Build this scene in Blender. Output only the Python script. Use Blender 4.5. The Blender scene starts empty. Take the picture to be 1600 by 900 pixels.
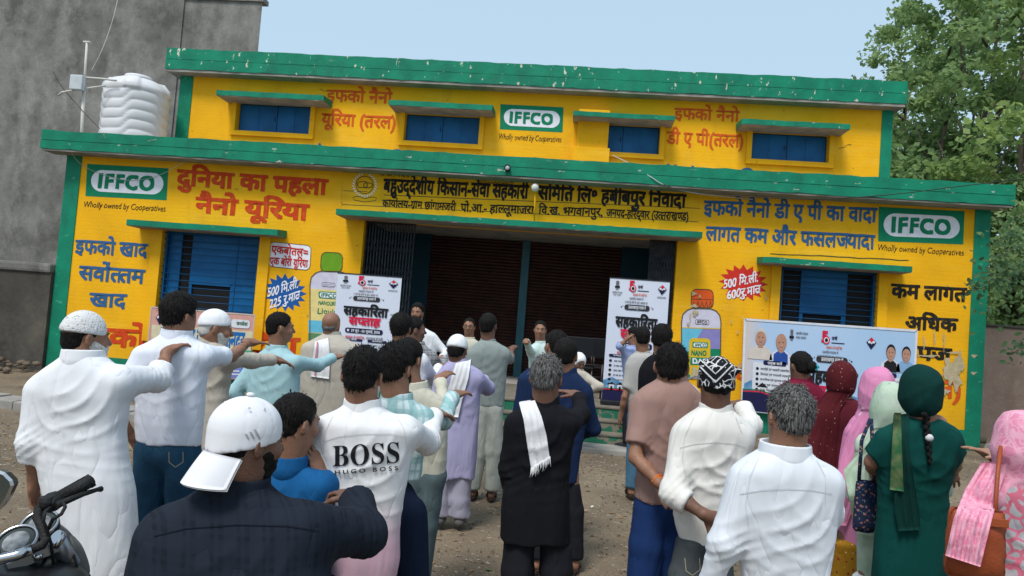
import bpy, bmesh, math, random, time
import numpy as np
from mathutils import Vector, Matrix
from mathutils.bvhtree import BVHTree
T0 = time.time()
random.seed(7)
R = math.radians
SC = bpy.context.scene
COL = SC.collection

# ------------------------------------------------------------------ camera
F = 1155.0
CAM = np.array([0.0, -14.204, 1.70])
YAW, PIT, ROL = -0.0876, 0.0442, 0.0763
_f0 = np.array([math.sin(YAW), math.cos(YAW), 0]); _r0 = np.array([math.cos(YAW), -math.sin(YAW), 0]); _u0 = np.array([0, 0, 1.0])
FWD = _f0 * math.cos(PIT) + _u0 * math.sin(PIT); _up = -_f0 * math.sin(PIT) + _u0 * math.cos(PIT)
RGT = _r0 * math.cos(ROL) + _up * math.sin(ROL); UPV = _up * math.cos(ROL) - _r0 * math.sin(ROL)
cam_data = bpy.data.cameras.new('camera'); cam = bpy.data.objects.new('camera', cam_data); COL.objects.link(cam)
cam_data.sensor_width = 36; cam_data.lens = F / 1600 * 36; cam_data.clip_end = 2000; cam_data.clip_start = 0.05
cam.matrix_world = Matrix([[RGT[i], UPV[i], -FWD[i], CAM[i]] for i in range(3)] + [[0, 0, 0, 1]])
SC.camera = cam

def ray(px, py): return FWD * F + RGT * (px - 800) - UPV * (py - 450)
def at(px, py, Y):
    r = ray(px, py); return CAM + r * ((Y - CAM[1]) / r[1])
def atz(px, py, z):
    r = ray(px, py); return CAM + r * ((z - CAM[2]) / r[2])
def P3(px, py, d): return CAM + ray(px, py) * (d / F)
def depth_of(p): return float((np.array(p) - CAM) @ FWD)

# ------------------------------------------------------------------ sky, sun, exposure
SUN_EL, SUN_AZ = R(58), R(200)
wd = bpy.data.worlds.new('World'); SC.world = wd; wd.use_nodes = True
nt = wd.node_tree; bg = nt.nodes['Background']
sky = nt.nodes.new('ShaderNodeTexSky'); sky.sky_type = 'NISHITA'; sky.sun_disc = False
sky.sun_elevation = SUN_EL; sky.sun_rotation = SUN_AZ; sky.dust_density = 3.0; sky.air_density = 1.0; sky.ozone_density = 1.5
# thin high overcast: the clear sky seen through an even pale veil
veil = nt.nodes.new('ShaderNodeMix'); veil.data_type = 'RGBA'; veil.inputs[0].default_value = 0.72
veil.inputs[7].default_value = (3.85, 5.15, 6.15, 1)
nz = nt.nodes.new('ShaderNodeTexNoise'); nz.inputs['Scale'].default_value = 2.2; nz.inputs['Detail'].default_value = 4
nt.links.new(sky.outputs[0], veil.inputs[6]); nt.links.new(veil.outputs[2], bg.inputs[0])
bg.inputs[1].default_value = 0.115
sl = bpy.data.lights.new('sun', 'SUN'); so = bpy.data.objects.new('sun', sl); COL.objects.link(so)
sl.energy = 2.1; sl.angle = R(16); sl.color = (1.0, 0.96, 0.90)
_sd = Vector((math.sin(SUN_AZ) * math.cos(SUN_EL), math.cos(SUN_AZ) * math.cos(SUN_EL), math.sin(SUN_EL)))
so.rotation_euler = _sd.to_track_quat('Z', 'Y').to_euler(); so.location = (0, -20, 30)
SC.view_settings.view_transform = 'Standard'; SC.view_settings.look = 'None'; SC.view_settings.exposure = 0.50; SC.view_settings.gamma = 1

# ------------------------------------------------------------------ object helpers
def link(o): COL.objects.link(o); return o
def thing(name, label, cat, loc=(0, 0, 0), group=None):
    o = link(bpy.data.objects.new(name, None)); o.location = loc; o.empty_display_size = .2
    o['label'] = label; o['category'] = cat
    if group: o['group'] = group
    return o
def tag(o, label=None, cat=None, group=None, kind=None):
    for k, v in (('label', label), ('category', cat), ('group', group), ('kind', kind)):
        if v: o[k] = v
    return o
def wpos(o):
    v = Vector((0, 0, 0))
    while o: v += o.location; o = o.parent
    return v
def mesh_obj(name, verts, faces, m, parent=None, smooth=False, local=False):
    """verts in world coordinates unless local; parents here are only ever translated"""
    me = bpy.data.meshes.new(name); V = np.asarray(verts, dtype=np.float64).reshape(-1, 3)
    if parent is not None and not local: V = V - np.array(wpos(parent))
    if isinstance(faces, np.ndarray):
        n = len(faces); w = faces.shape[1]
        me.vertices.add(len(V)); me.vertices.foreach_set('co', V.astype(np.float32).ravel())
        me.loops.add(n * w); me.loops.foreach_set('vertex_index', faces.astype(np.int32).ravel())
        me.polygons.add(n); me.polygons.foreach_set('loop_start', np.arange(0, n * w, w, dtype=np.int32))
        me.polygons.foreach_set('loop_total', np.full(n, w, dtype=np.int32)); me.update(calc_edges=True)
    else:
        me.from_pydata([tuple(v) for v in V], [], faces); me.update()
    if smooth: me.polygons.foreach_set('use_smooth', np.ones(len(me.polygons), dtype=bool))
    if m is not None: me.materials.append(m)
    o = link(bpy.data.objects.new(name, me))
    if parent is not None: o.parent = parent
    return o

class MB:
    def __init__(s): s.v = []; s.f = []; s.sm = []
    def add(s, v, f, sm=False):
        n = len(s.v); s.v += [tuple(map(float, p)) for p in v]; s.f += [tuple(n + i for i in q) for q in f]; s.sm += [sm] * len(f); return s
    def box(s, x0, x1, y0, y1, z0, z1, b=0.0):
        if b <= 0:
            v = [(x, y, z) for x in (x0, x1) for y in (y0, y1) for z in (z0, z1)]
            return s.add(v, [(0, 1, 3, 2), (4, 6, 7, 5), (0, 4, 5, 1), (2, 3, 7, 6), (0, 2, 6, 4), (1, 5, 7, 3)])
        bm = bmesh.new(); bmesh.ops.create_cube(bm, size=1)
        for q in bm.verts: q.co = ((x0 + x1) / 2 + q.co.x * (x1 - x0), (y0 + y1) / 2 + q.co.y * (y1 - y0), (z0 + z1) / 2 + q.co.z * (z1 - z0))
        bmesh.ops.bevel(bm, geom=bm.edges[:], offset=b, segments=2, affect='EDGES', profile=.6)
        bm.verts.index_update(); s.add([q.co for q in bm.verts], [[q.index for q in f.verts] for f in bm.faces]); bm.free(); return s
    def beam(s, a, b, w, h, up=(0, 0, 1)):
        a = np.array(a, float); b = np.array(b, float); d = b - a; d /= np.linalg.norm(d)
        u = np.array(up, float); l = np.cross(d, u); l /= np.linalg.norm(l); u = np.cross(l, d)
        v = [p + l * i * w / 2 + u * j * h / 2 for p in (a, b) for i, j in ((-1, -1), (1, -1), (1, 1), (-1, 1))]
        return s.add(v, [(0, 1, 2, 3), (7, 6, 5, 4), (0, 4, 5, 1), (1, 5, 6, 2), (2, 6, 7, 3), (3, 7, 4, 0)])
    def tube(s, pts, rad, n=10, caps=True):
        pts = [np.array(p, float) for p in pts]; rad = rad if hasattr(rad, '__len__') else [rad] * len(pts)
        v = []; u = None
        for i, p in enumerate(pts):
            d = pts[min(i + 1, len(pts) - 1)] - pts[max(i - 1, 0)]; d = d / (np.linalg.norm(d) + 1e-9)
            if u is None:
                u = np.cross(d, (0, 0, 1.0)) if abs(d[2]) < .9 else np.cross(d, (1.0, 0, 0))
            u = u - d * (u @ d); u /= np.linalg.norm(u) + 1e-9; w = np.cross(d, u)
            v += [p + (u * math.cos(2 * math.pi * k / n) + w * math.sin(2 * math.pi * k / n)) * rad[i] for k in range(n)]
        f = [(i * n + k, i * n + (k + 1) % n, (i + 1) * n + (k + 1) % n, (i + 1) * n + k) for i in range(len(pts) - 1) for k in range(n)]
        s.add(v, f, True)
        if caps:
            m = len(s.v) - len(v); L = (len(pts) - 1) * n
            s.f += [tuple(m + k for k in range(n))[::-1], tuple(m + L + k for k in range(n))]; s.sm += [False, False]
        return s
    def lathe(s, c, prof, n=32, ax=(0, 0, 1)):
        c = np.array(c, float); a = np.array(ax, float); a /= np.linalg.norm(a)
        u = np.cross(a, (0, 1, 0)) if abs(a[1]) < .9 else np.cross(a, (1, 0, 0)); u /= np.linalg.norm(u); w = np.cross(a, u)
        v = [c + a * z + (u * math.cos(2 * math.pi * k / n) + w * math.sin(2 * math.pi * k / n)) * r for r, z in prof for k in range(n)]
        f = [(i * n + k, i * n + (k + 1) % n, (i + 1) * n + (k + 1) % n, (i + 1) * n + k) for i in range(len(prof) - 1) for k in range(n)]
        return s.add(v, f, True)
    def ell(s, c, r, n=14, ax=None):
        m = n // 2; A = np.eye(3) if ax is None else np.array(ax)
        v = []
        for i in range(m + 1):
            for k in range(n):
                th = math.pi * i / m; ph = 2 * math.pi * k / n
                l = np.array([math.sin(th) * math.cos(ph) * r[0], math.sin(th) * math.sin(ph) * r[1], math.cos(th) * r[2]]); v.append(np.array(c) + l @ A)
        return s.add(v, [(i * n + k, (i + 1) * n + k, (i + 1) * n + (k + 1) % n, i * n + (k + 1) % n) for i in range(m) for k in range(n)], True)
    def build(s, name, m, parent=None):
        o = mesh_obj(name, s.v, s.f, m, parent)
        o.data.polygons.foreach_set('use_smooth', np.array(s.sm, dtype=bool)); o.data.update(); return o

# ------------------------------------------------------------------ materials
def mat(name, c, c2=None, sc=3.0, rough=.85, bump=0.0, bsc=40.0, metal=0.0, spots=None, spot_sc=4.0, spot_t=.62, spec=.22, stretch=(1, 1, 1), detail=5, sheen=0, sub=0, dist=0.0, wr=None):
    """c/c2 mottled by noise; spots = colour of worn patches; wr = (scale, strength, (sx,sy,sz)) cloth wrinkles"""
    m = bpy.data.materials.new(name); m.use_nodes = True; n = m.node_tree; N = n.nodes; L = n.links; b = N['Principled BSDF']
    b.inputs['Roughness'].default_value = rough; b.inputs['Metallic'].default_value = metal; b.inputs['Specular IOR Level'].default_value = spec
    tc = N.new('ShaderNodeTexCoord'); mp = N.new('ShaderNodeMapping'); L.new(tc.outputs['Object'], mp.inputs[0]); mp.inputs['Scale'].default_value = stretch
    c2 = c2 or tuple(x * .82 for x in c)
    def noise(scale, det=detail, src=None, ds=0.0):
        t = N.new('ShaderNodeTexNoise'); t.inputs['Scale'].default_value = scale; t.inputs['Detail'].default_value = det; t.inputs['Distortion'].default_value = ds
        L.new((src or mp).outputs[0] if src is None else src, t.inputs['Vector']) if src is None else L.new(src, t.inputs['Vector']); return t
    t = noise(sc, ds=dist); rp = N.new('ShaderNodeMapRange'); rp.inputs[1].default_value = .35; rp.inputs[2].default_value = .65; L.new(t.outputs[0], rp.inputs[0])
    mx = N.new('ShaderNodeMix'); mx.data_type = 'RGBA'; mx.inputs[6].default_value = (*c, 1); mx.inputs[7].default_value = (*c2, 1); L.new(rp.outputs[0], mx.inputs[0])
    col = mx.outputs[2]
    if spots:
        t2 = noise(spot_sc, 8); r2 = N.new('ShaderNodeMapRange'); r2.inputs[1].default_value = spot_t; r2.inputs[2].default_value = spot_t + .02; L.new(t2.outputs[0], r2.inputs[0])
        m2 = N.new('ShaderNodeMix'); m2.data_type = 'RGBA'; L.new(col, m2.inputs[6]); m2.inputs[7].default_value = (*spots, 1); L.new(r2.outputs[0], m2.inputs[0]); col = m2.outputs[2]
    L.new(col, b.inputs['Base Color'])
    if sheen: b.inputs['Sheen Weight'].default_value = sheen
    if sub: b.inputs['Subsurface Weight'].default_value = sub; b.inputs['Subsurface Radius'].default_value = (.01, .004, .002); b.inputs['Subsurface Scale'].default_value = 1
    prev = None
    if bump:
        t3 = noise(bsc, 6); bp = N.new('ShaderNodeBump'); bp.inputs['Strength'].default_value = bump; bp.inputs['Distance'].default_value = .01; L.new(t3.outputs[0], bp.inputs['Height']); prev = bp
    if wr:
        mp2 = N.new('ShaderNodeMapping'); mp2.inputs['Scale'].default_value = wr[2]; mp2.inputs['Rotation'].default_value = (.1, .35, .2); L.new(tc.outputs['Object'], mp2.inputs[0])
        t4 = N.new('ShaderNodeTexNoise'); t4.inputs['Scale'].default_value = wr[0]; t4.inputs['Detail'].default_value = 2.0; t4.inputs['Distortion'].default_value = .35
        L.new(mp2.outputs[0], t4.inputs['Vector'])
        b2 = N.new('ShaderNodeBump'); b2.inputs['Strength'].default_value = wr[1]; b2.inputs['Distance'].default_value = .022
        m_a = N.new('ShaderNodeMath'); m_a.operation = 'MULTIPLY_ADD'; L.new(t4.outputs[0], m_a.inputs[0]); m_a.inputs[1].default_value = 2; m_a.inputs[2].default_value = -1
        m_b = N.new('ShaderNodeMath'); m_b.operation = 'ABSOLUTE'; L.new(m_a.outputs[0], m_b.inputs[0]); m_c = N.new('ShaderNodeMath'); m_c.operation = 'POWER'; L.new(m_b.outputs[0], m_c.inputs[0]); m_c.inputs[1].default_value = .6; L.new(m_c.outputs[0], b2.inputs['Height'])
        if prev: L.new(prev.outputs[0], b2.inputs['Normal'])
        prev = b2
    if prev: L.new(prev.outputs[0], b.inputs['Normal'])
    m.diffuse_color = (*c, 1)
    return m
def flat(name, c, rough=.7): return mat(name, c, tuple(x * .88 for x in c), 9, rough, .15, 60)
def weave(name, c, c2, k=320):  # cloth print helper, see people section
    return mat(name, c, c2, k)

YEL = mat('yellow_wall_paint', (.87, .445, .005), (.76, .385, .005), 1.3, .75, .35, 14, spots=(.45, .22, .03), spot_sc=7, spot_t=.70)
def add_peel(m, scale, thr, colp, st=(1, 1, 1)):
    n = m.node_tree; N = n.nodes; L = n.links; b = N['Principled BSDF']; src = b.inputs['Base Color'].links[0].from_socket
    tc = N.new('ShaderNodeTexCoord'); mp = N.new('ShaderNodeMapping'); mp.inputs['Scale'].default_value = st; L.new(tc.outputs['Object'], mp.inputs[0])
    t = N.new('ShaderNodeTexNoise'); t.inputs['Scale'].default_value = scale; t.inputs['Detail'].default_value = 7; t.inputs['Roughness'].default_value = .6; L.new(mp.outputs[0], t.inputs['Vector'])
    r = N.new('ShaderNodeMapRange'); r.inputs[1].default_value = thr; r.inputs[2].default_value = thr + .015; L.new(t.outputs[0], r.inputs[0])
    mx = N.new('ShaderNodeMix'); mx.data_type = 'RGBA'; L.new(src, mx.inputs[6]); mx.inputs[7].default_value = (*colp, 1); L.new(r.outputs[0], mx.inputs[0]); L.new(mx.outputs[2], b.inputs['Base Color'])
    return m
# faint courses of plastered brick under the yellow paint
def add_brick(m):
    n = m.node_tree; N = n.nodes; L = n.links; b = N['Principled BSDF']
    tc = N.new('ShaderNodeTexCoord'); mp = N.new('ShaderNodeMapping'); mp.inputs['Rotation'].default_value = (R(90), 0, 0); L.new(tc.outputs['Object'], mp.inputs[0])
    br = N.new('ShaderNodeTexBrick'); br.inputs['Scale'].default_value = 1; br.inputs['Brick Width'].default_value = .24; br.inputs['Row Height'].default_value = .08; br.inputs['Mortar Size'].default_value = .008; br.inputs['Mortar Smooth'].default_value = 1
    L.new(mp.outputs[0], br.inputs['Vector']); bp = N.new('ShaderNodeBump'); bp.inputs['Strength'].default_value = .35; bp.inputs['Distance'].default_value = .004; bp.invert = True
    L.new(br.outputs['Fac'], bp.inputs['Height']); o = b.inputs['Normal'].links[0].from_socket; L.new(o, bp.inputs['Normal']); L.new(bp.outputs[0], b.inputs['Normal'])
add_brick(YEL)
def add_streaks(m, colr, sc, st, t0, t1, amt, zdust=None):
    n = m.node_tree; N = n.nodes; L = n.links; b = N['Principled BSDF']; src = b.inputs['Base Color'].links[0].from_socket
    tc = N.new('ShaderNodeTexCoord'); mp = N.new('ShaderNodeMapping'); mp.inputs['Scale'].default_value = st; L.new(tc.outputs['Object'], mp.inputs[0])
    t = N.new('ShaderNodeTexNoise'); t.inputs['Scale'].default_value = sc; t.inputs['Detail'].default_value = 8; t.inputs['Roughness'].default_value = .65; L.new(mp.outputs[0], t.inputs['Vector'])
    r = N.new('ShaderNodeMapRange'); r.inputs[1].default_value = t0; r.inputs[2].default_value = t1; r.inputs[4].default_value = amt; L.new(t.outputs[0], r.inputs[0]); fac = r.outputs[0]
    if zdust:
        s_ = N.new('ShaderNodeSeparateXYZ'); L.new(tc.outputs['Object'], s_.inputs[0]); r2 = N.new('ShaderNodeMapRange'); r2.inputs[1].default_value = zdust[0]; r2.inputs[2].default_value = zdust[1]; r2.inputs[3].default_value = zdust[2]; r2.inputs[4].default_value = 0; L.new(s_.outputs[2], r2.inputs[0])
        q = N.new('ShaderNodeMath'); q.operation = 'MULTIPLY'; L.new(r2.outputs[0], q.inputs[0]); L.new(t.outputs[0], q.inputs[1]); q2 = N.new('ShaderNodeMath'); q2.operation = 'ADD'; q2.use_clamp = True; L.new(q.outputs[0], q2.inputs[0]); L.new(fac, q2.inputs[1]); fac = q2.outputs[0]
    mx = N.new('ShaderNodeMix'); mx.data_type = 'RGBA'; L.new(src, mx.inputs[6]); mx.inputs[7].default_value = (*colr, 1); L.new(fac, mx.inputs[0]); L.new(mx.outputs[2], b.inputs['Base Color']); return m
add_streaks(YEL, (.46, .23, .02), 2.2, (1, 1, .22), .54, .80, .5, (.2, 1.4, .4)); add_streaks(YEL, (.88, .52, .05), 1.6, (.35, 1, 1.6), .52, .75, .55)
GRN = mat('green_trim_paint', (.004, .225, .125), (.004, .175, .10), 3, .6, .4, 18, spots=(.05, .30, .18), spot_sc=9, spot_t=.66)
GRNP = add_peel(mat('peeling_green_paint', (.004, .225, .125), (.003, .165, .095), 2.5, .6, .5, 14), 5.5, .665, (.42, .42, .36), (.8, 1, 2.2))
GRNW = add_peel(mat('flaked_green_paint', (.004, .225, .125), (.003, .16, .095), 2.5, .6, .5, 14), 9.0, .640, (.60, .58, .48), (1.1, 1, .55))
add_streaks(GRNP, (.015, .075, .05), 3.0, (1, 1, .3), .52, .75, .6); add_streaks(GRNW, (.015, .075, .05), 3.0, (1, 1, .3), .54, .78, .5); add_streaks(GRN, (.015, .09, .06), 3.0, (1, 1, .3), .52, .78, .5, (0, .5, .8))
CONC = mat('bare_concrete', (.33, .31, .28), (.22, .21, .19), 3, .9, .5, 20)
PEEL = mat('bare_plaster_patch', (.50, .42, .28), (.40, .33, .2), 12, .9, .6, 30)
BLUE = mat('blue_window_paint', (.005, .125, .33), (.004, .085, .24), 2.2, .45, .2, 8)
BLUD = mat('dark_blue_bar_paint', (.006, .075, .19), None, 6, .5)
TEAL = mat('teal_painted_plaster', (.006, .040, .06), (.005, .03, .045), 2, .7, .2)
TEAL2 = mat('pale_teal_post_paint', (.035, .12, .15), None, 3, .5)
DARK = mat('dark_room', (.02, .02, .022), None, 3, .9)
SHUT = mat('brown_shutter_steel', (.045, .016, .012), (.025, .010, .008), 5, .5, .2, 20, metal=.2)
GATE = mat('grey_gate_steel', (.040, .044, .05), (.022, .023, .027), 8, .5, metal=.5)
RED_P = flat('red_lettering_paint', (.60, .055, .008)); RED2 = flat('orange_red_lettering_paint', (.66, .10, .01))
BLU_P = flat('blue_lettering_paint', (.03, .115, .27)); BLK_P = flat('black_lettering_paint', (.018, .014, .010))
WHT_P = flat('white_board_paint', (.80, .81, .88)); GRN_P = flat('green_board_paint', (.003, .21, .10))
STAR_R = flat('red_starburst_paint', (.60, .03, .02)); STAR_B = flat('blue_starburst_paint', (.01, .10, .35))
ORG_P = flat('orange_cap_paint', (.72, .10, .015)); LIME_P = flat('green_cap_paint', (.14, .33, .015)); LAV_P = flat('pale_grey_paint', (.60, .58, .70)); CYA_P = flat('cyan_label_paint', (.13, .48, .66)); PUR_P = flat('purple_label_paint', (.24, .22, .50)); CRM_P = flat('cream_label_paint', (.75, .62, .25))
LBL_Y = flat('yellow_label_paint', (.68, .46, .02)); OUT_P = flat('thin_outline_paint', (.09, .07, .03))

for _m in (RED_P, RED2, BLU_P, BLK_P): add_peel(_m, 26, .70, (.80, .42, .008)); add_streaks(_m, (.55, .28, .05) if _m in (RED_P, RED2) else (.10, .13, .17), 9, (1, 1, .5), .52, .8, .45)
# ------------------------------------------------------------------ flat print and lettering on a plane
_fc = {}
def text_mesh(body, bold=0.0, font_bold_shear=0.0, res=3):
    key = (body, bold, font_bold_shear, res)
    if key in _fc: return _fc[key]
    c = bpy.data.curves.new('tmp', 'FONT'); c.body = body; c.resolution_u = res; c.offset = bold; c.shear = font_bold_shear; c.fill_mode = 'FRONT'
    o = bpy.data.objects.new('tmp', c); COL.objects.link(o)
    dg = bpy.context.evaluated_depsgraph_get(); e = o.evaluated_get(dg); me = e.to_mesh()
    V = np.array([v.co[:] for v in me.vertices]).reshape(-1, 3); Fc = [tuple(p.vertices) for p in me.polygons]
    e.to_mesh_clear(); bpy.data.objects.remove(o); bpy.data.curves.remove(c)
    _fc[key] = (V, Fc); return _fc[key]
def xmax(s): return float(text_mesh(s)[0][:, 0].max())
def width(s): return xmax(s + '|') - xmax('|')
KTOP = None
def layout(tokens, bold=.012, shear=0.0):
    bold = bold * 1.25
    """tokens: string; '~X' writes the half form of X (its stem cut off), '/' after a letter is the slanting ra stroke, '`' the hook of a leading ra"""
    global KTOP
    if KTOP is None: KTOP = float(text_mesh('क')[0][:, 1].max())
    runs = []; cur = ''; i = 0
    while i < len(tokens):
        ch = tokens[i]
        if ch in '~/`':
            if cur: runs.append(('t', cur)); cur = ''
            if ch == '~': runs.append(('h', tokens[i + 1])); i += 1
            else: runs.append((ch, ''))
        else: cur += ch
        i += 1
    if cur: runs.append(('t', cur))
    V = []; Fc = []; x = 0.0; fat = max(0.0, bold); bold = 0.0
    def put(v, f, dx):
        # glyphs touch along the headline: each connected piece gets its own hair-thin level; weight is built from shifted copies
        par = list(range(len(v)))
        def find(a):
            while par[a] != a: par[a] = par[par[a]]; a = par[a]
            return a
        for t in f:
            for q in t[1:]: par[find(q)] = find(t[0])
        roots = {}; lev = np.array([roots.setdefault(find(i), len(roots)) % 3 for i in range(len(v))])
        sh = [(0, 0)] if fat < .008 else [(-1, -.9), (1, .9), (-1, .9), (1, -.9), (0, 0)]
        for k, (sx, sy) in enumerate(sh):
            n = sum(len(a) for a in V); w_ = v.copy(); w_[:, 0] += dx + sx * fat; w_[:, 1] += sy * fat; w_[:, 2] = k * 3 + lev; V.append(w_); Fc.extend(tuple(n + q for q in t) for t in f)
    for k, s in runs:
        if k == 't':
            v, f = text_mesh(s, bold, shear)
            if len(v): put(v, f, x)
            x += width(s)
        elif k == 'h':
            v, f = text_mesh(s, bold); w = width(s); cut = w - .135
            ins = [t for t in f if max(v[q, 0] for q in t) <= cut + .02]
            vv = v.copy(); vv[:, 0] = np.minimum(vv[:, 0], cut); ins = [t for t in f if min(v[q, 0] for q in t) < cut]
            put(vv, ins, x); x += cut
        elif k == '/':
            a = np.array([x - .30, .02]); b = np.array([x - .10, .20]); n = np.array([-.04, .04])
            v = np.array([[*(a - n * .8), 0], [*(b - n * .8), 0], [*(b + n), 0], [*(a + n), 0]]); put(v, [(0, 1, 2, 3)], 0)
        elif k == '`':
            c = np.array([x - .08, KTOP + .10]); vs = []; r0, r1 = .15, .085
            for q in range(9):
                a = math.pi * (.0 + q / 8 * 1.0) + math.pi * .55
                vs += [(c[0] + math.cos(a) * r1, c[1] + math.sin(a) * r1, 0), (c[0] + math.cos(a) * r0, c[1] + math.sin(a) * r0, 0)]
            put(np.array(vs), [(2 * q, 2 * q + 1, 2 * q + 3, 2 * q + 2) for q in range(8)], 0)
    return np.concatenate(V), Fc, x

class Plane:
    """a flat surface y = Y facing the camera side; print is laid on it in thin sheets"""
    def __init__(s, Y, parent): s.Y = Y; s.p = parent
    def pt(s, px, py, layer=1):
        q = at(px, py, s.Y); q[1] -= .003 * layer; return q
    def poly(s, pts, m, name='painted_panel', layer=1, parent=None):
        v = [s.pt(x, y, layer) for x, y in pts]; return mesh_obj(name, v, [tuple(range(len(v)))], m, parent or s.p)
    def ring(s, pts, w, m, name='painted_outline', layer=2, parent=None):
        v = [s.pt(x, y, layer) for x, y in pts]; c = sum(v) / len(v); inn = []
        n = len(v)
        for i in range(n):
            a = v[(i + 1) % n] - v[i - 1]; nn = np.array([-a[2], 0, a[0]]); nn /= np.linalg.norm(nn) + 1e-9
            if nn @ (c - v[i]) < 0: nn = -nn
            inn.append(v[i] + nn * w)
        return mesh_obj(name, v + inn, [(i, (i + 1) % n, n + (i + 1) % n, n + i) for i in range(n)], m, parent or s.p)
    def text(s, tokens, x0, y0, x1, y1, h, m, bold=.012, layer=2, name='painted_lettering', parent=None, latin=False, shear=0.0, capital=False):
        """headline (or cap line) runs from (x0,y0) to (x1,y1) in the photo, letters h px tall"""
        V, Fc, w = layout(tokens, bold, shear)
        a = s.pt(x0, y0, layer); b = s.pt(x1, y1, layer); c = s.pt((x0 + x1) / 2, (y0 + y1) / 2 + h, layer); mid = (a + b) / 2
        hz = (mid - c)[2]; top = .70 if latin else KTOP
        X0 = V[:, 0].min(); X1 = V[:, 0].max()
        t = (V[:, 0] - X0) / (X1 - X0); zl = V[:, 2] * .00017; q = a[None] + (b - a)[None] * t[:, None]; q[:, 2] += (V[:, 1] - top) / top * hz; q[:, 1] -= zl
        if s.Y >= 0: ww = .0045; q[:, 0] += ww * np.sin(q[:, 2] * 31 + q[:, 0] * 7); q[:, 2] += ww * np.sin(q[:, 0] * 23 + q[:, 2] * 5) + ww * .6 * np.sin(q[:, 0] * 61)
        return mesh_obj(name, q, Fc, m, parent or s.p)
def rrect(c, r=.25, n=5):
    """rounded quad from four px corners (tl,tr,br,bl)"""
    c = [np.array(p, float) for p in c]; out = []
    for i in range(4):
        p = c[i]; a = c[i - 1]; b = c[(i + 1) % 4]
        L = min(np.linalg.norm(a - p), np.linalg.norm(b - p)) * r; da = (a - p) / np.linalg.norm(a - p) * L; db = (b - p) / np.linalg.norm(b - p) * L
        for k in range(n + 1):
            t = k / n * math.pi / 2; out.append(tuple(p + da * (1 - math.sin(t)) + db * (1 - math.cos(t))))
    return out
def star(cx, cy, rx, ry, n=16, inner=.72):
    return [(cx + math.cos(math.pi * k / n) * rx * (1 if k % 2 == 0 else inner) , cy + math.sin(math.pi * k / n) * ry * (1 if k % 2 == 0 else inner) + (math.cos(math.pi * k / n)) * rx * .06) for k in range(2 * n)]
# ------------------------------------------------------------------ ground
def hgt(x, y):
    return .012 * np.sin(x * 1.7 + y * .6) + .010 * np.sin(x * .9 - y * 2.3 + 1) + .006 * np.sin(x * 4.1 + 2) * np.sin(y * 3.7)
GX = np.unique(np.concatenate([np.linspace(-400, -14, 14), np.arange(-14, 12, .12), np.linspace(12, 400, 14)])); GY = np.unique(np.concatenate([np.linspace(-120, -14.5, 8), np.arange(-14.5, .5, .12), np.linspace(.5, 700, 18)]))
gx, gy = np.meshgrid(GX, GY, indexing='ij'); fade = np.exp(-np.maximum(0, np.abs(gx) - 14)) * np.exp(-np.maximum(0, gy - .5)) * np.exp(-np.maximum(0, -14.5 - gy))
gz = hgt(gx, gy) * fade - .022
ni, nj = gx.shape; idx = np.arange(ni * nj).reshape(ni, nj)
q = np.stack([idx[:-1, :-1], idx[1:, :-1], idx[1:, 1:], idx[:-1, 1:]], -1).reshape(-1, 4)
def dirt_mat():
    m = mat('packed_dirt', (.225, .175, .120), (.125, .097, .068), .9, .95, 1.0, 24, spots=(.30, .25, .19), spot_sc=16, spot_t=.64, detail=10)
    add_peel(m, 85, .56, (.10, .078, .052)); add_peel(m, 60, .64, (.34, .29, .215)); add_peel(m, 38, .72, (.05, .042, .033)); add_peel(m, 1.7, .66, (.085, .068, .05)); return m
DIRT = dirt_mat()
tag(mesh_obj('ground', np.stack([gx, gy, gz], -1).reshape(-1, 3), q, DIRT, None, True), kind='structure')
# litter: dry leaves, chips of plaster and husks scattered over the dirt
rng = np.random.default_rng(3)
def litter(name, n, size, m, label, seedx, flat_=.25):
    V = []; Fq = []
    for i in range(n):
        x = rng.uniform(-7, 7.5); y = rng.uniform(-13.2, -.4)
        s = size * rng.uniform(.35, 1.5); a = rng.uniform(0, 6.28); b = s * rng.uniform(.25, .7); z = float(hgt(np.float64(x), np.float64(y))) - .022 + .004
        k = len(V); ca, sa = math.cos(a), math.sin(a)
        for (u, v, w) in ((-s, 0, 0), (0, -b, s * flat_ * rng.random()), (s, 0, s * flat_ * rng.random()), (0, b, s * .1)):
            V.append((x + u * ca - v * sa, y + u * sa + v * ca, z + w))
        V.append((x, y, z + s * flat_ * .8)); Fq += [(k, k + 1, k + 4), (k + 1, k + 2, k + 4), (k + 2, k + 3, k + 4), (k + 3, k, k + 4)]
    tag(mesh_obj(name, V, Fq, m), label, None, None, 'stuff')
litter('dry_leaves', 3200, .026, mat('dry_leaf', (.30, .17, .07), (.20, .12, .06), 60, .8), 'dry brown leaves and husks scattered over the dirt yard', 1)
litter('soil_clods', 12000, .016, mat('soil_clod', (.15, .115, .08), (.08, .06, .04), 30, .95), 'small dark clods of soil scattered over the dirt yard', 5, .7)
litter('pebbles', 9000, .013, mat('pebble', (.34, .30, .25), (.2, .17, .14), 30, .9), 'small pale pebbles and chips scattered over the dirt yard', 2, .8)
litter('paper_scraps', 160, .04, mat('paper_scrap', (.62, .60, .56), None, 30, .9), 'pale scraps of paper and plaster lying on the dirt yard', 3)
GRASSY = mat('weed_green', (.07, .14, .03), (.1, .17, .04), 20, .8)
litter('fallen_green_leaves', 110, .028, GRASSY, 'fresh green leaves fallen on the dirt yard', 4)

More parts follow.
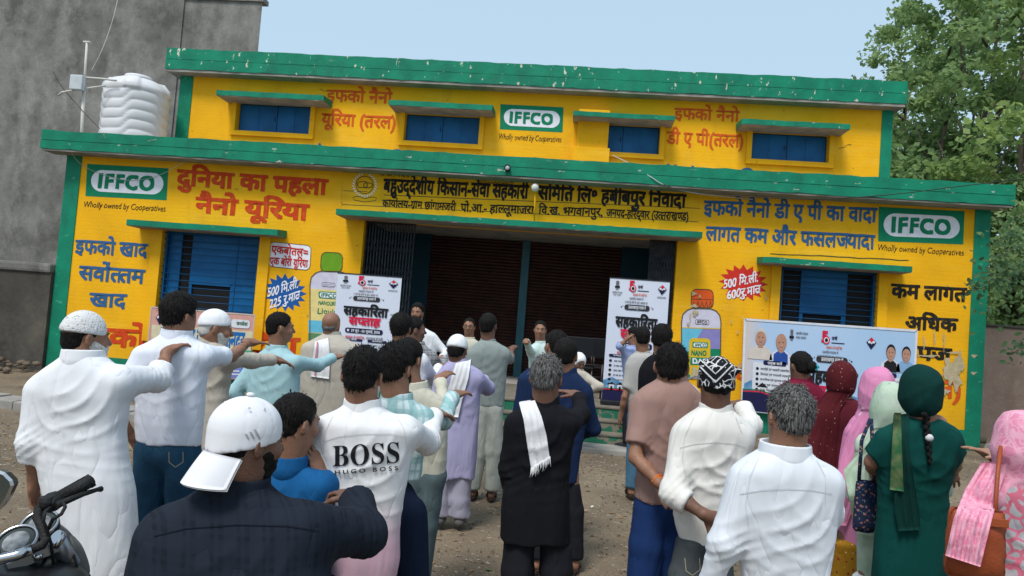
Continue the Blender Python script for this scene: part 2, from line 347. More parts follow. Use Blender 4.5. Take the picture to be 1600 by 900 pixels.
# ------------------------------------------------------------------ the cooperative building
B = thing('cooperative_building', 'long two-tier yellow building with green parapets, blue shutters and painted lettering', 'building', (0, 0, 0))
XL, XR, XRI = -10.57, 7.446, 7.188
XLI = float(at(124.5, 250, 0)[0] + at(107.4, 490, 0)[0]) / 2
ZB, ZPB, ZT = .348, 4.425, 4.80
OV = .425; YU = 2.36
def rect(px0, py0, px1, py1, Y, mode='d'):
    a = at(px0, py0, Y); b = at(px1, py1, Y); return a, b
def hole(tl, tr, br, bl, Y):
    p = [at(*q_, Y) for q_ in (tl, tr, br, bl)]
    return ((p[0][0] + p[3][0]) / 2, (p[1][0] + p[2][0]) / 2, (p[2][2] + p[3][2]) / 2, (p[0][2] + p[1][2]) / 2)
def wall_holes(name, x0, x1, z0, z1, holes, y0, y1, m, parent):
    mb = MB(); xs = sorted({x0, x1, *[h[0] for h in holes], *[h[1] for h in holes]})
    for a, b in zip(xs[:-1], xs[1:]):
        hs = sorted([h for h in holes if h[0] <= a + 1e-6 and h[1] >= b - 1e-6], key=lambda h: h[2]); z = z0
        for h in hs:
            if h[2] > z + 1e-4: mb.box(a, b, y0, y1, z, h[2])
            z = h[3]
        if z1 > z + 1e-4: mb.box(a, b, y0, y1, z, z1)
    return mb.build(name, m, parent)
WL = hole((254, 361), (403, 368), (399, 526), (243, 519), 0)
WR = hole((1219, 418), (1372, 424), (1366, 566), (1213, 560), 0)
DO = hole((566, 346), (1057, 369), (1040, 700), (560, 600), 0); DO = (DO[0], DO[1], .5, DO[3])
xd0 = float(at(563, 420, 0)[0]); xd1 = float(at(1056, 420, 0)[0]); DO = (xd0, xd1, .0, float(at(1000, 372, 0)[2]))
wall_holes('wall', XL + .01, XR - .01, ZB, ZPB + .02, [WL, WR, (DO[0], DO[1], ZB - .1, DO[3])], 0, .25, YEL, B)
MB().box(XL - .012, DO[0], -.022, .24, -.1, ZB).build('plinth', GRN, B); MB().box(DO[1], XR + .012, -.022, .24, -.1, ZB).build('plinth', GRN, B)
MB().box(XL - .015, XLI, -.02, .24, ZB + .002, ZPB).build('corner_pilaster', GRN, B)
MB().box(XRI, XR + .015, -.02, .24, ZB + .002, ZPB).build('corner_pilaster', GRN, B)
MB().box(XL, XL + .24, .252, 9, -.1, ZPB).build('side_wall', GRN, B); MB().box(XR - .24, XR, .252, 9, -.1, ZPB).build('side_wall', GRN, B)
# parapet fascias: two courses, the lower a little proud, with a drip edge of bare concrete beneath
def parapet(x0, x1, yf, z0, z1, depth, m, m2, mname='parapet'):
    zm = z0 + (z1 - z0) * .46; n = max(8, int((x1 - x0) / .22)); rr = random.Random(int(z1 * 100))
    for nm, za, zb_, off, mm in (('parapet_course', z0, zm - .006, 0, m2), ('parapet_course', zm + .006, z1, .012, m)):
        V = []; Fq = []
        jit = [(rr.uniform(-.008, .008), rr.uniform(-.011, .011), rr.uniform(-.011, .011)) for _ in range(n + 1)]
        for i in range(n + 1):
            x = x0 + (x1 - x0) * i / n; j = jit[i]
            V += [(x, yf + off + j[0], za + (j[1] if za == z0 else 0)), (x, yf + off + j[0] * .5, zb_ + (j[2] if zb_ == z1 else 0)), (x, yf + depth, zb_ + (j[2] if zb_ == z1 else 0)), (x, yf + depth, za)]
        for i in range(n):
            a = i * 4; Fq += [(a, a + 4, a + 5, a + 1), (a + 1, a + 5, a + 6, a + 2), (a + 2, a + 6, a + 7, a + 3), (a + 3, a + 7, a + 4, a)]
        Fq += [(0, 1, 2, 3), (n * 4 + 3, n * 4 + 2, n * 4 + 1, n * 4)]
        mesh_obj(nm, V, Fq, mm, B)
    MB().box(x0 + .02, x1 - .02, yf + .035, yf + depth - .05, zm - .02, zm + .02).build('joint_shadow_strip', OUT_P, B)
xa = float(at(65, 203, -OV)[0]); xb = float(at(1588, 288, -OV)[0])
parapet(xa, xb, -OV, ZPB, ZT, .55, GRNP, GRNP)
MB().box(xa + .03, xb - .03, -OV + .02, .0, ZPB - .035, ZPB - .002).build('roof_slab_edge', CONC, B)
MB().box(xa + .03, xb - .03, .002, YU + 5, ZPB + .02, ZPB + .12).build('flat_roof', CONC, B)
xua = float(at(261, 71, YU)[0]); xub = float(at(1419, 131, YU)[0]); ZUT, ZUB = 7.567, 7.065
# upper tier (its parapet overhangs the upper wall)
YW = YU + .35
UW = []
uw_px = [((371, 159), (486, 165), (485, 211), (369, 204)), ((634, 176), (750, 182), (748, 227), (631, 220)), ((947.5, 193), (1031, 197), (1030, 242), (946, 238)), ((1175, 205), (1295, 211), (1294, 255), (1173, 249))]
for t in uw_px: UW.append(hole(*t, YW))
XUL = float(at(297, 110, YW)[0] + at(276, 210, YW)[0]) / 2 - .0; XUR = float(at(1394, 168, YW)[0] + at(1388, 272, YW)[0]) / 2
XUL = float(at(279, 160, YW)[0]); XULI = float(at(299, 160, YW)[0]); XURI = float(at(1376, 220, YW)[0]); XUR = float(at(1393, 220, YW)[0])
wall_holes('upper_wall', XUL + .01, XUR - .01, ZPB + .1, ZUB + .02, UW, YW, YW + .25, YEL, B)
MB().box(XUL, XULI, YW - .02, YW + .24, ZPB + .12, ZUB).build('corner_pilaster', GRN, B); MB().box(XURI, XUR, YW - .02, YW + .24, ZPB + .12, ZUB).build('corner_pilaster', GRN, B)
MB().box(XUR - .2, XUR, YW + .25, YW + 5, ZPB + .12, ZUB).build('side_wall', GRN, B); MB().box(XUL, XUL + .2, YW + .25, YW + 5, ZPB + .12, ZUB).build('side_wall', GRN, B)
parapet(xua, xub, YU, ZUB, ZUT, .6, GRNW, GRNW)
MB().box(xua + .03, xub - .03, YU + .02, YW + 5, ZUB - .06, ZUB - .002).build('roof_slab_edge', CONC, B)

def chajja(tl, tr, thick_px, Y, out, mtop=None, drop=0.0):
    """concrete sunshade slab over an opening: green nose, bare grey underside"""
    a = at(*tl, Y - out); b = at(*tr, Y - out); zt = (a[2] + b[2]) / 2; c = at((tl[0] + tr[0]) / 2, (tl[1] + tr[1]) / 2 + thick_px, Y - out); th = zt - c[2]
    x0, x1 = a[0], b[0]; n = max(6, int((x1 - x0) / .15)); rr = random.Random(int(abs(x0) * 77)); V = []; Fq = []
    for i in range(n + 1):
        x = x0 + (x1 - x0) * i / n; j = rr.uniform(-.008, .008); k = rr.uniform(-.007, .007)
        V += [(x, Y - out + k, zt - th + j), (x, Y - out + k, zt + j * .6), (x, Y, zt + .03), (x, Y, zt - th + .004)]
    for i in range(n):
        q_ = i * 4; Fq += [(q_, q_ + 4, q_ + 5, q_ + 1), (q_ + 1, q_ + 5, q_ + 6, q_ + 2)]
    e = n * 4; Fq += [(0, 1, 2, 3), (e + 3, e + 2, e + 1, e)]
    o = mesh_obj('sunshade', V, Fq, mtop or GRNP, B)
    MB().box(x0 + .01, x1 - .01, Y - out + .012, Y - .001, zt - th - .012, zt - th + .012).build('sunshade_underside', CONC, o)
    return x0, x1, zt, th
def surround(h, Y, w, proud, skip_bottom=False):
    x0, x1, z0, z1 = h; mb = MB(); t = .012
    mb.box(x0 - w, x0 - t * 0, Y - proud, Y - .001, z0 - w, z1 + .02); mb.box(x1, x1 + w, Y - proud, Y - .001, z0 - w, z1 + .02)
    mb.box(x0, x1, Y - proud, Y - .001, z0 - w, z0); mb.box(x0 - .0, x1, Y - proud, Y - .001, z1, z1 + .02)
    return mb.build('window_surround', YEL, B)
def upper_window(h, split):
    x0, x1, z0, z1 = h; W = MB().box(x0, x1, YW + .16, YW + .20, z0, z1)
    w = W.build('window', BLUE, B); n = 2; xm = x0 + (x1 - x0) * split
    for a, b in ((x0 + .03, xm - .008), (xm + .008, x1 - .03)):
        mb = MB().box(a, b, YW + .125, YW + .158, z0 + .03, z1 - .03, .006); p = mb.build('shutter_panel', BLUE, w)
        m2 = MB()
        m2.box(a + (b - a) * .5 - .012, a + (b - a) * .5 + .012, YW + .115, YW + .124, z0 + .04, z1 - .04); m2.build('shutter_batten', BLUE, w)
    MB().tube([(xm - .05, YW + .11, (z0 + z1) / 2 - .05), (xm - .05, YW + .105, (z0 + z1) / 2 + .05)], .008, 6).build('bolt', GATE, w)
for h, s in zip(UW, (.52, .5, .32, .48)):
    upper_window(h, s); surround(h, YW, .11, .07)
chajja((338.6, 139), (506, 150), 8, YW, .58); chajja((608, 156), (769.6, 164), 8, YW, .58); chajja((896, 173), (1055, 181), 7, YW, .58); chajja((1159, 186), (1329, 193), 8, YW, .58)
# boxed pier beside the third upper window
a = at(905, 170, YW - .2); b = at(948, 250, YW - .2)
MB().box(a[0], b[0], YW - .20, YW - .001, ZPB + .12, a[2], .01).box(a[0] - .06, b[0] + .05, YW - .26, YW - .001, ZPB + .12, float(at(925, 226, YW - .5)[2]), .01).build('roof_pier', YEL, B)

# lower windows with iron bars
def lower_window(h, kind):
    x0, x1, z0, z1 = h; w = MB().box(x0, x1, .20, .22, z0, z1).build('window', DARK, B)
    fr = MB(); t = .045
    fr.box(x0, x0 + t, .10, .19, z0, z1).box(x1 - t, x1, .10, .19, z0, z1).box(x0 + t, x1 - t, .10, .19, z1 - t, z1).box(x0 + t, x1 - t, .10, .19, z0, z0 + t); fr.build('window_frame', BLUE, w)
    X = lambda k: x0 + (x1 - x0) * k; Z = lambda k: z0 + (z1 - z0) * k
    if kind == 'L':
        sh = MB().box(X(.27), X(.97), .150, .175, Z(.50), Z(.985)).box(X(.70), X(.97), .150, .175, Z(.01), Z(.498)).box(X(.27), X(.30), .150, .175, Z(.01), Z(.498)); sh.build('shutter_panel', BLUE, w)
        MB().box(X(.73), X(.745), .135, .149, Z(.03), Z(.97)).box(X(.27), X(.70), .138, .149, Z(.485), Z(.515)).build('shutter_batten', BLUE, w)
        MB().box(X(.03), X(.16), .152, .18, Z(.02), Z(.98)).build('shutter_panel', BLUE, w)
    else:
        sh = MB().box(X(.24), X(.72), .150, .175, Z(.52), Z(.985)).box(X(.24), X(.275), .150, .175, Z(.01), Z(.518)).box(X(.675), X(.72), .150, .175, Z(.01), Z(.518)); sh.build('shutter_panel', BLUE, w)
        MB().box(X(.24), X(.72), .138, .149, Z(.50), Z(.53)).build('shutter_batten', BLUE, w)
    nb = 15
    for i in range(nb):
        z = z0 + (z1 - z0) * (i + .7) / nb; MB().tube([(x0, .05, z + random.uniform(-.004, .004)), (x1, .05, z)], .0085, 6).build('grille_bar', BLUD, w)
    for k in (.03, .97): MB().box(X(k) - .012, X(k) + .012, .038, .046, z0, z1).build('grille_upright', BLUD, w)
lower_window(WL, 'L'); lower_window(WR, 'R')
surround(WL, 0, .22, .05); surround(WR, 0, .17, .05)
chajja((198, 342), (434, 359), 9, 0, .45); chajja((1192, 403), (1426, 414), 9, 0, .45); chajja((525, 326), (1098, 362), 9, 0, .62)

# porch recess behind the big opening
ZF = .50; YB = 1.9
x0, x1, _, z1 = DO
MB().box(x0 - .3, x1 + .3, -.02, YB + .3, -.1, ZF).build('porch_floor', CONC, B)
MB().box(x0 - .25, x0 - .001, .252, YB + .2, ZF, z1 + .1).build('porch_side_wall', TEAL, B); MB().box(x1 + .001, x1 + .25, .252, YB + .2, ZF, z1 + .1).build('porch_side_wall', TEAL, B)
MB().box(x0 - .25, x1 + .25, .252, YB + .3, z1 + .02, z1 + .14).build('porch_ceiling', CONC, B)
zsh = z1 - .06
sx = [float(at(p, 450, YB)[0]) for p in (668, 812, 824, 968)]
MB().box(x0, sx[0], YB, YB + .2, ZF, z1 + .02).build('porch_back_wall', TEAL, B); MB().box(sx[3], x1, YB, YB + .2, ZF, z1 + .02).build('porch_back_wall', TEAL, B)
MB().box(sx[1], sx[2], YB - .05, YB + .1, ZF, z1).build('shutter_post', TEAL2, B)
for a, b in ((sx[0], sx[1]), (sx[2], sx[3])):
    s_ = thing('roller_shutter', '', ''); del s_['label']; del s_['category']; s_.parent = B
    n = 42; zz = np.linspace(ZF, z1, n + 1); V0 = None
    for i in range(n):
        za, zb_ = zz[i], zz[i + 1] - .004
        pr = [(0.0, za), (-.014, za + (zb_ - za) * .25), (-.018, za + (zb_ - za) * .6), (-.004, zb_)]
        V = []; 
        for y_, z_ in pr: V += [(a, YB + .04 + y_, z_), (b, YB + .04 + y_, z_)]
        V += [(a, YB + .06, zb_ + .004), (b, YB + .06, zb_ + .004)]
        mesh_obj('shutter_slat', V, [(2 * k, 2 * k + 1, 2 * k + 3, 2 * k + 2) for k in range(4)], SHUT, s_)
    MB().box(a, b, YB + .062, YB + .1, ZF, z1).build('shutter_backing', DARK, s_)
# folded collapsible gates at both ends of the opening
def gate(xa_, xb_, seed):
    g = thing('collapsible_gate', '', ''); del g['label']; del g['category']; g.parent = B
    n = 16
    for i in range(n + 1):
        x = xa_ + (xb_ - xa_) * i / n; MB().box(x - .011, x + .011, .12, .150, ZF + .02, z1 - .03).build('gate_upright', GATE, g)
    for j in range(5):
        zc = ZF + .3 + j * .55; mb = MB()
        for i in range(0, n - 1, 2):
            xa2 = xa_ + (xb_ - xa_) * i / n; xb2 = xa_ + (xb_ - xa_) * (i + 2) / n
            mb.beam((xa2, .112, zc - .14), (xb2, .112, zc + .14), .006, .022, (0, 1, 0)).beam((xa2, .104, zc + .14), (xb2, .104, zc - .14), .006, .022, (0, 1, 0))
        mb.build('gate_lattice', GATE, g)
    MB().box(xa_ - .02, xb_ + .02, .10, .17, z1 - .03, z1 + .0).build('gate_rail', GATE, g)
gate(x0 + .03, float(at(640, 450, .1)[0]), 1); gate(float(at(1012, 450, .1)[0]), x1 - .03, 2)
# platform and three steps, green paint worn off the risers
STEPG = add_peel(mat('worn_green_step_paint', (.012, .16, .09), (.03, .13, .08), 3, .8, .6, 16), 5.5, .54, (.20, .18, .14))
STEPT = mat('worn_step_cement', (.20, .175, .14), (.13, .115, .09), 4, .9, .6, 18)
ys = [-2.75, -3.05, -3.35]; hs_ = [.5, .33, .17]; sx0, sx1 = x0 - .5, x1 + .35
MB().box(sx0, sx1, ys[0], -.023, -.1, hs_[0] - .03).build('platform_riser', STEPG, B); MB().box(sx0 - .01, sx1 + .01, ys[0] - .015, -.0235, hs_[0] - .029, hs_[0], .006).build('platform_top', STEPT, B)
for k in (1, 2):
    MB().box(sx0 + .02 * k, sx1 - .02 * k, ys[k], ys[k - 1] - .001, -.1, hs_[k] - .03).build('step_riser', STEPG, B); MB().box(sx0 + .01, sx1 - .01, ys[k] - .015, ys[k - 1] - .002, hs_[k] - .029, hs_[k], .006).build('step_tread', STEPT, B)
tag(MB().box(sx0 - .3, sx1 + .3, ys[2] - .5, ys[2] - .02, -.1, .035, .02).build('stone_apron', CONC, B))

# ---- lettering and painted boards on the walls
W0 = Plane(0, B); WU = Plane(YW, B)
def iffco(pl, c, cap, nm=''):
    tl, tr, br, bl = [np.array(p, float) for p in c]
    pl.poly(c, GRN_P, 'painted_logo_board', 1)
    def uv(u, v): return tuple((tl * (1 - u) + tr * u) * (1 - v) + (bl * (1 - u) + br * u) * v)
    pl.poly(rrect([uv(.06, .17), uv(.95, .17), uv(.95, .84), uv(.06, .84)], .499, 8), WHT_P, 'painted_logo_pill', 2)
    for ch, u0, u1 in (('I', .155, .205), ('F', .235, .345), ('F', .37, .475), ('C', .485, .645), ('O', .655, .845)):
        a = uv(u0, .285); b = uv(u1, .285); h = uv(.5, .715)[1] - uv(.5, .285)[1]; pl.text(ch, *a, *b, h, GRN_P, .040, 3, 'painted_logo_letter', latin=True)
    pl.text('Wholly owned by Cooperatives', cap[0], cap[1] - 10, cap[2], cap[3] - 10, 9.5, BLK_P, .004, 2, latin=True, shear=.18)
iffco(W0, [(136.5, 256), (263.4, 263), (260.4, 313), (133.5, 306.4)], (132, 324, 259.5, 331))
iffco(WU, [(782, 162.7), (880.6, 167.7), (879, 207), (781, 202)], (780.4, 218, 878, 223))
iffco(W0, [(1373, 323), (1507, 330), (1505, 382), (1372, 377)], (1372, 391.5, 1506, 400))
T = W0.text
T('दुिनया का पहला', 277, 266, 514, 281.5, 23, RED_P, .032); T('नैनो यूिरया', 306, 308.5, 484.5, 321, 23, RED_P, .032)
T('इफको खाद', 118.5, 375, 232.5, 382, 20, BLU_P, .024); T('सवो`~त~तम'.replace('~त~त', '~तत'), 124, 415.6, 228, 422.5, 21, BLU_P, .024); T('खाद', 140.4, 458, 199.5, 461, 20, BLU_P, .024)
T('इफको नैनो यूिरया', 98, 510, 470, 530, 27, RED_P, .028)
bx = rrect([(421.5, 377), (487, 383.5), (484.5, 423), (418.5, 416.5)], .2); W0.poly(bx, WHT_P); W0.ring(bx, .012, OUT_P)
T('एकबोतल=', 425, 384, 482, 390, 11, STAR_R, .02, 3); T('एक बोरी यूिरया', 422.5, 402, 482, 407, 11, STAR_R, .02, 3)
W0.poly(star(445.5, 457, 34, 30), STAR_B); T('500 िम.ली.', 419, 452, 467, 437, 12.5, WHT_P, .018, 3); T('225 रु.मात/', 422, 470, 470, 454, 12.5, WHT_P, .018, 3)
W0.poly(star(1161.6, 442, 39, 29), STAR_R); T('500 िम.ली.', 1131, 439, 1185, 428, 12, WHT_P, .018, 3); T('600रु.मात/', 1136, 456, 1189, 445, 12, WHT_P, .018, 3)
WU.text('इफको नैनो', 511, 140.8, 614, 145, 17, RED2, .02); WU.text('यूिरया (तरल)', 503, 177, 619, 183, 18, RED2, .02)
WU.text('इफको नैनो', 1054, 169, 1156, 174, 16.5, RED2, .02); WU.text('डी ए पी(तरल)', 1042, 206, 1162, 212, 18, RED2, .02)
T('इफको नैनो डी ए पी का वादा', 1100, 314, 1371, 326, 21, BLU_P, .024); T('लागत कम और फसल~जयादा', 1103, 354, 1368, 368, 21, BLU_P, .024)
T('कम लागत', 1392.6, 444, 1511, 451, 20, BLK_P, .03); T('अिधक', 1415, 495, 1497, 499, 19, BLK_P, .03); T('उपज', 1411, 540, 1488, 545.5, 20, BLK_P, .03)
T('इफको नैनो डी ए पी(तरल)', 1128, 572, 1502, 598, 25, RED2, .024)
# society's name board over the door
bx = [(536, 268), (1092, 296), (1091, 347), (535, 320)]; W0.ring(bx, .012, OUT_P, layer=1); W0.poly([(536, 297.6), (574, 299), (574, 299.8), (536, 298.4)], OUT_P); W0.poly([(600, 304.0), (1092, 325), (1092, 326), (600, 305.2)], OUT_P)
T('बहुउद्देशीय िकसान-सेवा सहकारी', 600, 280, 827, 290.5, 20, BLK_P, .030); T('सिमित िल॰ हबीबपुर िनवादा', 841, 291, 1073, 304.5, 20, BLK_P, .030)
T('कार`यालय-ग/ाम छांगामजरी'.replace('र`या', 'या`'), 598, 312, 713, 318, 11, BLK_P, .018); T('पो.आ.- हा~ललूमाजरा, िव.ख. भगवानपुर,', 720, 318.5, 942, 326, 12, BLK_P, .018); T('जनपद-हिरद्वार (उ~ततराख~णड)', 948, 327, 1076, 333, 11.5, BLK_P, .018)
T('GSTN-05AAAAA1965B1ZZ', 748, 282, 803, 285, 4, BLK_P, .01, latin=True); T('पं.सं.-183', 593, 270.5, 640, 273, 4.2, BLK_P, .01)
# emblem: wreath ring, clasped hands and ribbon
em = W0
for k in range(26):
    a_ = 2 * math.pi * k / 26 - math.pi / 2
    if abs(a_ + math.pi / 2) < .25: continue
    cx_, cy_ = 570 + 17.5 * math.cos(a_), 289 + 17.5 * math.sin(a_); t_ = a_ + .6
    em.poly([(cx_ - 3 * math.cos(t_), cy_ - 3 * math.sin(t_)), (cx_ + 1.1 * math.sin(t_), cy_ - 1.1 * math.cos(t_)), (cx_ + 3 * math.cos(t_), cy_ + 3 * math.sin(t_)), (cx_ - 1.1 * math.sin(t_), cy_ + 1.1 * math.cos(t_))], flat('wreath_paint', (.12, .25, .02)) if k == 0 else bpy.data.materials.get('wreath_paint'), 'painted_wreath_leaf', 2)
em.ring([(570 + 14 * math.cos(t), 289 + 14 * math.sin(t)) for t in np.linspace(0, 2 * math.pi, 25)[:-1]], .012, OUT_P, 'painted_emblem_ring')
em.ring(rrect([(558, 284), (574, 283), (575, 293), (559, 294)], .4), .014, BLK_P, 'painted_hand_outline'); em.ring(rrect([(568, 285), (583, 286), (581, 294), (568, 294)], .4), .014, BLK_P, 'painted_hand_outline')
em.ring([(551, 308), (560, 306), (570, 310), (581, 307), (589, 309), (587, 314), (570, 316), (553, 313)], .012, OUT_P, 'painted_ribbon')
# painted bottles
def bottle(cap, body, capm, x0b, x1b, ytop, yb, left):
    W0.poly(rrect(cap, .28), capm, 'painted_bottle_cap', 2); W0.ring(rrect(cap, .28), .016, OUT_P, layer=3)
    sh = [(x0b, yb), (x0b, ytop + 22), (x0b + 2, ytop + 10), (x0b + 9, ytop + 3), (x0b + 17, ytop), (x1b - 17, ytop + .5), (x1b - 8, ytop + 4), (x1b - 2, ytop + 11), (x1b, ytop + 22), (x1b - 1.5, yb + 1)]
    W0.poly(sh, LAV_P, 'painted_bottle', 2); W0.ring(sh, .018, OUT_P, layer=5)
    return sh
bottle([(502, 393), (536, 395), (535, 426), (500, 425)], None, LIME_P, 484, 549, 423, 597, True)
W0.poly([(484, 451), (549, 455), (548, 548), (482, 545)], CRM_P, 'painted_bottle_label', 3); W0.poly([(482, 520), (548, 524), (548, 597), (481, 596)], flat('field_green_paint', (.10, .25, .12)), 'painted_bottle_label', 4); W0.poly([(482, 500), (548, 504), (548, 522), (482, 519)], CYA_P, 'painted_bottle_label', 4)
W0.poly(rrect([(498, 455), (530, 457), (530, 468), (498, 466)], .3), GRN_P, 'painted_logo_board', 4); W0.poly(rrect([(500, 456.5), (529, 458.5), (529, 466.5), (500, 464.5)], .4), WHT_P, 'painted_logo_pill', 5); T('IFFCO', 503, 457.5, 527, 459.5, 6, GRN_P, .02, 6, latin=True)
T('NANOUREA', 498, 470, 530, 472, 6, GRN_P, .02, 4, latin=True); T('Liquid', 497, 481, 528, 483, 9, GRN_P, .01, 4, latin=True)
W0.ring(rrect([(503, 441), (524, 442), (524, 449), (503, 448)], .3), .008, OUT_P, layer=3); T('IFFCO', 505, 442.5, 522, 443, 5, LAV_P, .01, 4, latin=True)
bottle([(1080, 451), (1115, 452), (1115, 482), (1079, 481)], None, ORG_P, 1064, 1127, 481, 592, False)
for k in range(5): W0.poly([(1081 + k * 6.5, 480), (1084 + k * 6.5, 470), (1087 + k * 6.5, 480), (1085.8 + k * 6.5, 480), (1084 + k * 6.5, 473), (1082.2 + k * 6.5, 480)], OUT_P, 'painted_cap_ridge', 3)
W0.poly([(1081, 467), (1115, 468), (1115, 468.8), (1081, 467.8)], OUT_P, 'painted_cap_ridge', 3)
W0.poly([(1064, 511), (1126, 513), (1126, 514.5), (1064, 512.5)], LBL_Y, 'painted_bottle_label', 4); W0.poly([(1064, 512.5), (1098, 514), (1088, 530), (1078, 570), (1063.5, 570)], CYA_P, 'painted_bottle_label', 3); W0.poly([(1098, 514), (1126, 514.5), (1126, 548), (1110, 548), (1088, 530)], PUR_P, 'painted_bottle_label', 3)
W0.poly([(1108, 545), (1126, 545.5), (1125.5, 590), (1100, 590)], GRN_P, 'painted_bottle_label', 4); W0.poly([(1063.5, 550), (1080, 550), (1078, 590), (1063.5, 590)], GRN_P, 'painted_bottle_label', 4)
W0.poly(rrect([(1077, 528), (1110, 529), (1109, 588), (1075, 587)], .2), LBL_Y, 'painted_bottle_label', 5); W0.poly(rrect([(1082, 534), (1106, 535), (1105.5, 544), (1081.5, 543)], .2), GRN_P, 'painted_logo_board', 6); W0.poly(rrect([(1083.5, 535.2), (1104.5, 536.2), (1104, 543), (1083, 542)], .45), WHT_P, 'painted_logo_pill', 7)
T('IFFCO', 1086, 536, 1103, 537, 5.2, GRN_P, .02, 8, latin=True); T('NANO', 1080, 547, 1104, 548, 8, GRN_P, .03, 6, latin=True); W0.poly([(1079, 558), (1108, 559), (1108, 571), (1078, 570)], GRN_P, 'painted_logo_board', 6); T('DAP', 1082, 560, 1104, 561, 8, WHT_P, .03, 7, latin=True)
W0.ring(rrect([(1086, 499), (1108, 500), (1108, 508), (1086, 507)], .3), .008, OUT_P, layer=3); T('IFFCO', 1089, 500.5, 1105, 501.5, 5, OUT_P, .01, 4, latin=True)
# worn-off paint patches
def patch(pl, cx, cy, rx, ry, seed, m=PEEL, n=26, layer=9):
    r_ = random.Random(seed); ph = [r_.uniform(0, 6) for _ in range(4)]
    pts = []
    for k in range(n):
        a = 2 * math.pi * k / n; q_ = 1 + .28 * math.sin(3 * a + ph[0]) + .2 * math.sin(7 * a + ph[1]) + r_.uniform(-.18, .18); pts.append((cx + rx * q_ * math.cos(a), cy + ry * q_ * math.sin(a)))
    pl.poly(pts, m, 'bare_plaster_patch', layer)
for i, (cx, cy, rx, ry) in enumerate([(1490, 585, 11, 22), (1481, 575, 8, 14), (1499, 557, 3, 8), (1476, 612, 6, 5), (1500, 570, 5, 14), (1450, 556, 16, 1.6), (1490, 551, 9, 1.6), (1443, 536, 1.2, 12), (1459, 528, 1.2, 12), (1474, 532, 1.2, 14), (1424, 548, 1.2, 9), (1521, 556, 4, 2.6), (1520, 583, 4, 2.2), (1084, 459, 4, 2.6), (1093, 463, 1.6, 3), (1084, 478, 5, 2.5), (1086, 489, 4, 5), (1075, 506, 2, 3), (1088, 582, 9, 6), (1078, 495, 1.2, 6), (1155, 575, 4, 7), (1196, 466, 1.2, 3), (1152, 519, 1.2, 2), (1142, 503, 1.2, 2)]):
    patch(W0, cx, cy, rx, ry, i, layer=6 + i * .22)
# blue letter tops that show over the lower parapet on the upper wall
for (cx, cy, r_) in ((548, 238, 8), (620, 245, 12), (728, 253, 12), (1013, 268, 9), (1167, 272, 10)):
    WU.ring([(cx + r_ * 1.2 * math.cos(t), cy + r_ * math.sin(t)) for t in np.linspace(0, 2 * math.pi, 21)[:-1]], .05, BLU_P, 'painted_letter_top', 2)
for x_, y_ in ((500, 229), (1045, 261), (1056, 262), (1083, 264), (1340, 281), (1350, 282)): WU.poly([(x_ - 3, y_ - 5), (x_ + 1, y_ - 5), (x_ + 7, y_ + 12), (x_ + 3, y_ + 12)], BLU_P, 'painted_letter_top', 2)
# cracks in the plaster
def crack(pl, pts, w=.006, m=OUT_P):
    P_ = [pl.pt(*p, 2) for p in pts]; V = []; 
    for p in P_: V += [p + np.array([0, 0, w]), p - np.array([w * .3, 0, w])]
    mesh_obj('plaster_crack', V, [(2 * i, 2 * i + 1, 2 * i + 3, 2 * i + 2) for i in range(len(P_) - 1)], m, B)
r5 = random.Random(5)
def wig(x0, y0, x1, y1, n=9, a=1.5): return [(x0 + (x1 - x0) * i / n + r5.uniform(-a, a), y0 + (y1 - y0) * i / n + r5.uniform(-a, a)) for i in range(n + 1)]
crack(W0, wig(1203, 396, 1420, 407, 14, .7), .008); crack(WU, wig(625, 165, 617, 200)); crack(WU, wig(500, 140, 520, 146, 5)); crack(W0, wig(536, 290, 533, 325, 6)); crack(WU, wig(1310, 232, 1330, 225, 5)); crack(W0, wig(455, 260, 480, 262, 4))

# ------------------------------------------------------------------ things fixed on or standing on the roof
def lamp_spot():
    t = thing('spotlight', 'small round silver spotlight fixed to the middle of the lower green parapet', 'lamp', tuple(at(793, 262, -OV)))
    c = at(793, 263, -OV - .06); MB().lathe(c, [(.0, .055), (.05, .05), (.065, -.02), (.06, -.05), (.052, -.05), (.045, -.02), (0, -.02)], 18, (0, 1, -.25)).build('lamp_housing', GATE, t)
    MB().ell(c + np.array([0, -.02, 0]), (.046, .02, .046), 12).build('lamp_lens', mat('lamp_glass', (.45, .5, .55), None, 5, .15), t); MB().tube([c + np.array([0, .06, 0]), c + np.array([0, .06, .09])], .012, 6).build('lamp_bracket', GATE, t)
lamp_spot()
t = thing('bulkhead_lamp', 'white globe lamp hanging on a thin pipe before the black name lettering', 'lamp', tuple(at(836, 295, -.25)))
c = at(836, 293, -.30); MB().ell(c, (.075, .075, .085), 18).build('globe', mat('white_globe', (.75, .75, .72), None, 5, .3), t); MB().tube([at(836, 300, -.28), at(835, 345, -.25)], .012, 8).build('pipe', YEL, t); MB().tube([at(836, 300, -.28), at(836, 300, 0)], .012, 8).build('bracket', YEL, t)
